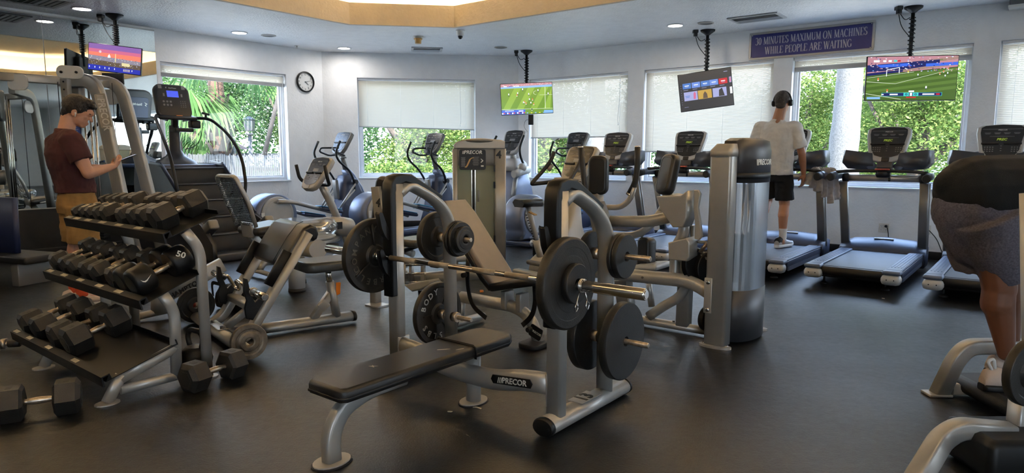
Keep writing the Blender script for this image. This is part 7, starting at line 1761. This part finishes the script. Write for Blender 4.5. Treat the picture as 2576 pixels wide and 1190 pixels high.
# --- man walking on the treadmill, seen from behind
wf = Fr(3.045, 7.80, 38.4); zb = .205
t = thing('person', 'grey-haired man in a white t-shirt and black shorts walking on a treadmill', 'person', wf)
hd = V((.03, .03, zb+1.655)); b = MB(); I3 = Matrix.Identity(3)
b.ball(hd + V((0, -.005, .02)), (.076, .096, .105), 20, 14); b.ball(hd + V((0, .03, -.045)), (.060, .066, .072)); b.cap(hd + V((0, .07, -.09)), hd + V((0, .08, -.09)), .024, .022); b.cap(hd + V((0, .09, .0)), hd + V((0, .112, -.03)), .010, .012)
b.cap(hd + V((-.012, .094, -.06)), hd + V((.012, .094, -.06)), .011, .011)
for s in (-1, 1): b.ball(hd + V((s*.078, 0, -.01)), (.012, .02, .033)); b.ball(hd + V((s*.03, .078, .012)), (.014, .010, .010))
b.cap(V((0, -.02, zb+1.42)), hd + V((0, -.02, -.05)), .070, .060); b.cap(V((-.09, -.02, zb+1.365)), V((.09, -.02, zb+1.365)), .048, .048)
sh = {1: V((.195, 0, zb+1.375)), -1: V((-.195, 0, zb+1.375))}; el = {1: V((.275, .02, zb+1.075)), -1: V((-.270, -.05, zb+1.09))}; wr = {1: V((.285, .10, zb+.845)), -1: V((-.25, .10, zb+.90))}
b.cap(V((0, 0, zb+1.26)), V((0, .0, zb+.92)), .105, .10)
kn = {1: V((.11, .03, zb+.50)), -1: V((-.11, .10, zb+.53))}; an = {1: V((.12, -.01, zb+.10)), -1: V((-.11, -.16, zb+.16))}
for s in (-1, 1):
    b.cap(sh[s]*.92+V((0, 0, zb*.08+.10)), V((0, 0, zb+1.22)), .045, .08); b.cap(sh[s], el[s], .044, .043); b.cap(el[s], el[s]*.6+wr[s]*.4, .042, .040); b.cap(el[s]*.6+wr[s]*.4, wr[s], .039, .026)
    hand(b, wr[s], V((-.02*s, .05, -1)), V((-.9*s, .3, 0)), .38, s, 1.0)
    b.cap(V((s*.075, 0, zb+.88)), kn[s], .078, .060); c_ = kn[s]*.68 + an[s]*.32 + V((0, -.025, 0)); b.cap(kn[s], c_, .054, .060); b.cap(c_, an[s], .056, .036); b.cap(an[s]+V((0, -.02, -.03)), an[s]+V((0, .11, -.06)), .036, .03)
fused(b, 'body', 'skin_tan', t, .0055, 5)
b = MB(); b.ball(hd + V((0, -.02, .040)), (.082, .096, .095), 20, 12); b.ball(hd + V((0, -.068, -.015)), (.062, .036, .062)); fused(b, 'hair', 'hair_grey', t, .006, 3, .5, .008, .014)
b = MB(); b.rings([[V((w*math.cos(a), dy + dd*math.sin(a), zb+z)) for a in [k*PI/12 for k in range(24)]] for z, w, dd, dy in ((1.470, .070, .064, -.015), (1.435, .098, .074, -.01), (1.405, .168, .092, -.005), (1.36, .215, .115, 0), (1.25, .215, .132, 0), (1.12, .198, .130, 0), (.98, .190, .130, 0), (.835, .196, .138, 0))])
for s in (-1, 1): b.cap(sh[s]-V((s*.04, 0, 0)), sh[s], .075, .076); b.cyl(sh[s], sh[s]+(el[s]-sh[s])*.78, .074, .078, 20)
fused(b, 'shirt', 'white_cloth', t, .0075, 5, .5, .022, .08)
b = MB(); b.rings([[V((w*math.cos(a), dd*math.sin(a), zb+z)) for a in [k*PI/12 for k in range(24)]] for z, w, dd in ((.92, .165, .12), (.84, .182, .13), (.76, .188, .135))])
for s in (-1, 1): q = V((s*.095, 0, zb+.84))+(kn[s]-V((s*.095, 0, zb+.84)))*.86; b.cyl(V((s*.095, 0, zb+.84)), q, .100, .104, 22)
fused(b, 'shorts', 'black_cloth', t, .0085, 4, .5, .02, .09)
for s in (-1, 1):
    a = an[s]; b = MB(); b.lathe([(0, 0), (.042, 0), (.040, .03), (.043, .06), (.043, .13), (.046, .15), (.046, .16), (0, .16)], a+V((0, 0, -.04)), (0, 0, 1), 18); b.build('sock', 'white_sock', t)
    shoe(t, (a.x, a.y+.06, a.z-.10 if s > 0 else a.z-.09), (.25*s, 1, .0), 'light_grey', 'frame_white', .31, 'black')
hp_ = thing('headphones', 'black over-ear headphones on the walking man', 'headphones', wf.M)
mb = MB(); mb.tube([hd + V((.098*math.cos(a), -.005, .012+.118*math.sin(a))) for a in [PI*k/16 for k in range(17)]], .009, 10); mb.build('headband', 'black', hp_)
for s in (-1, 1): mb = MB(); mb.lathe([(0, -.018), (.028, -.018), (.037, -.008), (.037, .010), (.028, .020), (0, .022)], hd + V((s*.094, -.002, -.005)), (s, 0, 0), 24); mb.build('ear_cup', 'black', hp_)
# towel over the handrail beside him
P_ = tmM(2.62, 1.455); tf_ = thing('towel', 'crumpled white towel hanging over the treadmill handrail beside the walking man', 'towel', P_)
b = MB(); rr = random.Random(3)
for k, x in enumerate((.36, .40, .45, .50)):
    L = (.20, .27, .34, .30)[k]; b.sweep([(x-.09, 1.20+.03*k, 1.04-L*.55), (x-.055, 1.19+.03*k, 1.055), (x, 1.18+.035*k, 1.112), (x+.05, 1.18+.03*k, 1.05), (x+.055+.01*k, 1.17+.03*k, 1.05-L*.95)], rrect(.075, .018, .008), (0, 1, 0), .03, 5)
fused(b, 'towel_cloth', 'towel', tf_, .007, 5, .5, .03, .04)

# --- the person bending at the right edge, and the leg machine
Y3 = 3.35; q0 = at(2500, 600, Y3)
t = thing('person', 'person in a black top and grey shorts bending forward at the right edge', 'person', Matrix.Translation((q0.x, q0.y, 0)))
O3 = V((q0.x, q0.y, 0)); a3 = lambda px, py, dy=0: at(px, py, Y3+dy) - O3
b = MB()
b.cap(a3(2460, 500), a3(2560, 485), .10, .11); b.cap(a3(2560, 485), a3(2720, 470), .11, .12); b.cap(a3(2720, 470), a3(2800, 520), .07, .06)
b.ball(a3(2850, 560), (.10, .085, .115)); b.cap(a3(2460, 530, -.06), a3(2500, 640, -.08), .085, .078); b.cap(a3(2500, 640, -.08), a3(2515, 720, -.08), .078, .076); b.cap(a3(2515, 700, -.08), a3(2510, 760, -.08), .070, .075); b.cap(a3(2512, 755, -.08), a3(2532, 880, -.08), .072, .040)
b.cap(a3(2460, 530, .06), a3(2530, 700, .10), .080, .072); b.cap(a3(2530, 690, .10), a3(2530, 750, .10), .068, .072); b.cap(a3(2530, 745, .10), a3(2545, 865, .10), .07, .040)
for dy in (-.08, .10): b.cap(a3(2530, 885, dy), a3(2590, 905, dy), .036, .030)
for dy in (-.19, .19):
    b.cap(a3(2730, 470, dy), a3(2750, 620, dy), .05, .042); b.cap(a3(2750, 620, dy), a3(2715, 740, dy*.6), .04, .028); hand(b, a3(2715, 740, dy*.6), V((-.1, 0, -1)), V((-1, 0, 0)), .5, 1)
b.ball(a3(2870, 585), (.03, .05, .03)); fused(b, 'body', 'skin_brown', t, .006, 5)
b = MB(); b.ball(a3(2845, 548), (.11, .095, .11)); fused(b, 'hair', 'hair_dark', t, .008, 3, .5, .01, .02)
b = MB(); b.cap(a3(2452, 480), a3(2560, 478), .185, .185); b.cap(a3(2560, 478), a3(2735, 470), .185, .17); b.cap(a3(2395, 462), a3(2440, 480), .085, .17); b.cap(a3(2374, 466), a3(2410, 485), .035, .08)
for dy in (-.19, .19): b.cap(a3(2725, 465, dy*.9), a3(2742, 550, dy), .075, .07)
fused(b, 'top', 'black_cloth', t, .009, 6, .5, .004, .1)
b = MB(); b.cap(a3(2440, 520), a3(2520, 540), .170, .160); b.cyl(a3(2438, 520, .07), a3(2474, 665, .07), .168, .130, 24); b.cyl(a3(2480, 540, -.07), a3(2541, 694, -.07), .165, .115, 24); b.cap(a3(2415, 540), a3(2450, 620), .115, .10)
fused(b, 'shorts', 'heather_cloth', t, .009, 5, .5, .016, .07)
for k, (px, py, dy, yy) in enumerate(((2545, 965, -.08, 0), (2556, 928, .10, 0))):
    c = a3(px, py, dy); shoe(t, (c.x, c.y, c.z-.03), (1, -.10, 0), 'shoe_cream', 'black', .28)
    h = V((c.x-.13, c.y, c.z+.09)); mb = MB(); mb.tube([h + V((.03, 0, -.02)), h + V((-.0, 0, .035)), h + V((.03, 0, .05)), h + V((.045, 0, -.03))], .008, 8, .02); mb.build('heel_tab', 'white_sock', t)
zs = (a3(2545, 965, -.08).z - .03)
t = thing('calf_machine', 'silver machine with two arched legs and a dark foot platform in the bottom right corner', 'exercise machine', Matrix.Translation(O3))
def t3(nm, pts, w, h, m='silver', rad=.12, r=.012, up=(0, 1, 0)): mb = MB(); mb.sweep(pts, rrect(w, h, r), up, rad, 8); return mb.build(nm, m, t)
gA = G(2362, 990) - O3; P = [gA, at(2405, 900, 3.44)-O3, at(2436, 868, 3.44)-O3, at(2510, 866, 3.44)-O3, at(2600, 868, 3.44)-O3]; t3('arched_leg', P, .075, .075, rad=.14)
mb = MB(); mb.box((gA.x-.01, gA.y, .008), (.12, .09, .014), bev=.003); mb.build('foot_plate', 'silver', t)
gB = G(2450, 985)-O3; t3('base_bar', [(gA.x+.06, gA.y, .04), (gB.x+.25, gA.y-.03, .04)], .07, .06, rad=0, up=(0, 0, 1))
y2 = 2.62; P = [G(2290, 1235)-O3, at(2370, 1100, y2)-O3, at(2415, 1072, y2)-O3, at(2545, 1084, y2)-O3]; P[0].z = 0; t3('arched_leg', P, .075, .075, rad=.16)
P0 = at(2545, 1060, y2)-O3; t3('upright_post', [at(2588, 480, y2+.15)-O3 + V((.04, 0, 0)), at(2596, 1190, y2)-O3 + V((.05, 0, 0))], .10, .10, rad=0)
t3('inner_post', [(P0.x+.09, P0.y+.05, 0.0), (P0.x+.09, P0.y+.05, .33)], .10, .08, rad=0)
zt = zs; c = a3(2545, 965, 0)
mb = MB(); mb.box((c.x+.10, c.y-.0, zt-.022), (.56, .46, .034), bev=.008); mb.build('foot_platform', 'rubber', t)
mb = MB(); mb.sweep([(c.x-.165, c.y-.30, zt-.035), (c.x-.165, c.y+.24, zt-.035)], circ(.040, 18)); mb.build('platform_roll', 'rubber', t)
mb = MB(); mb.sweep([(c.x-.165, c.y-.33, zt-.035), (c.x-.165, c.y-.30, zt-.035)], circ(.041, 18)); mb.build('roll_cap', 'black', t)
t3('platform_beam', [(c.x-.10, c.y-.34, zt-.10), (c.x+.30, c.y-.34, zt-.10)], .09, .07, 'silver_dark', rad=0); t3('platform_riser', [(c.x+.05, c.y, 0), (c.x+.05, c.y, zt-.04)], .14, .10, 'silver_dark', rad=0)
mb = MB(); q = at(2500, 1150, 2.5)-O3; mb.box((q.x+.14, q.y+.12, .09), (.34, .30, .17), bev=.03); mb.build('weight_box', 'black', t)
q = at(2592, 932, 2.45); plate('iron', .130, .035, basis((q.x, 2.45, q.z), (1, .35, 0), (0, 0, 1)), 'black weight plate hanging on the silver machine at the right edge')
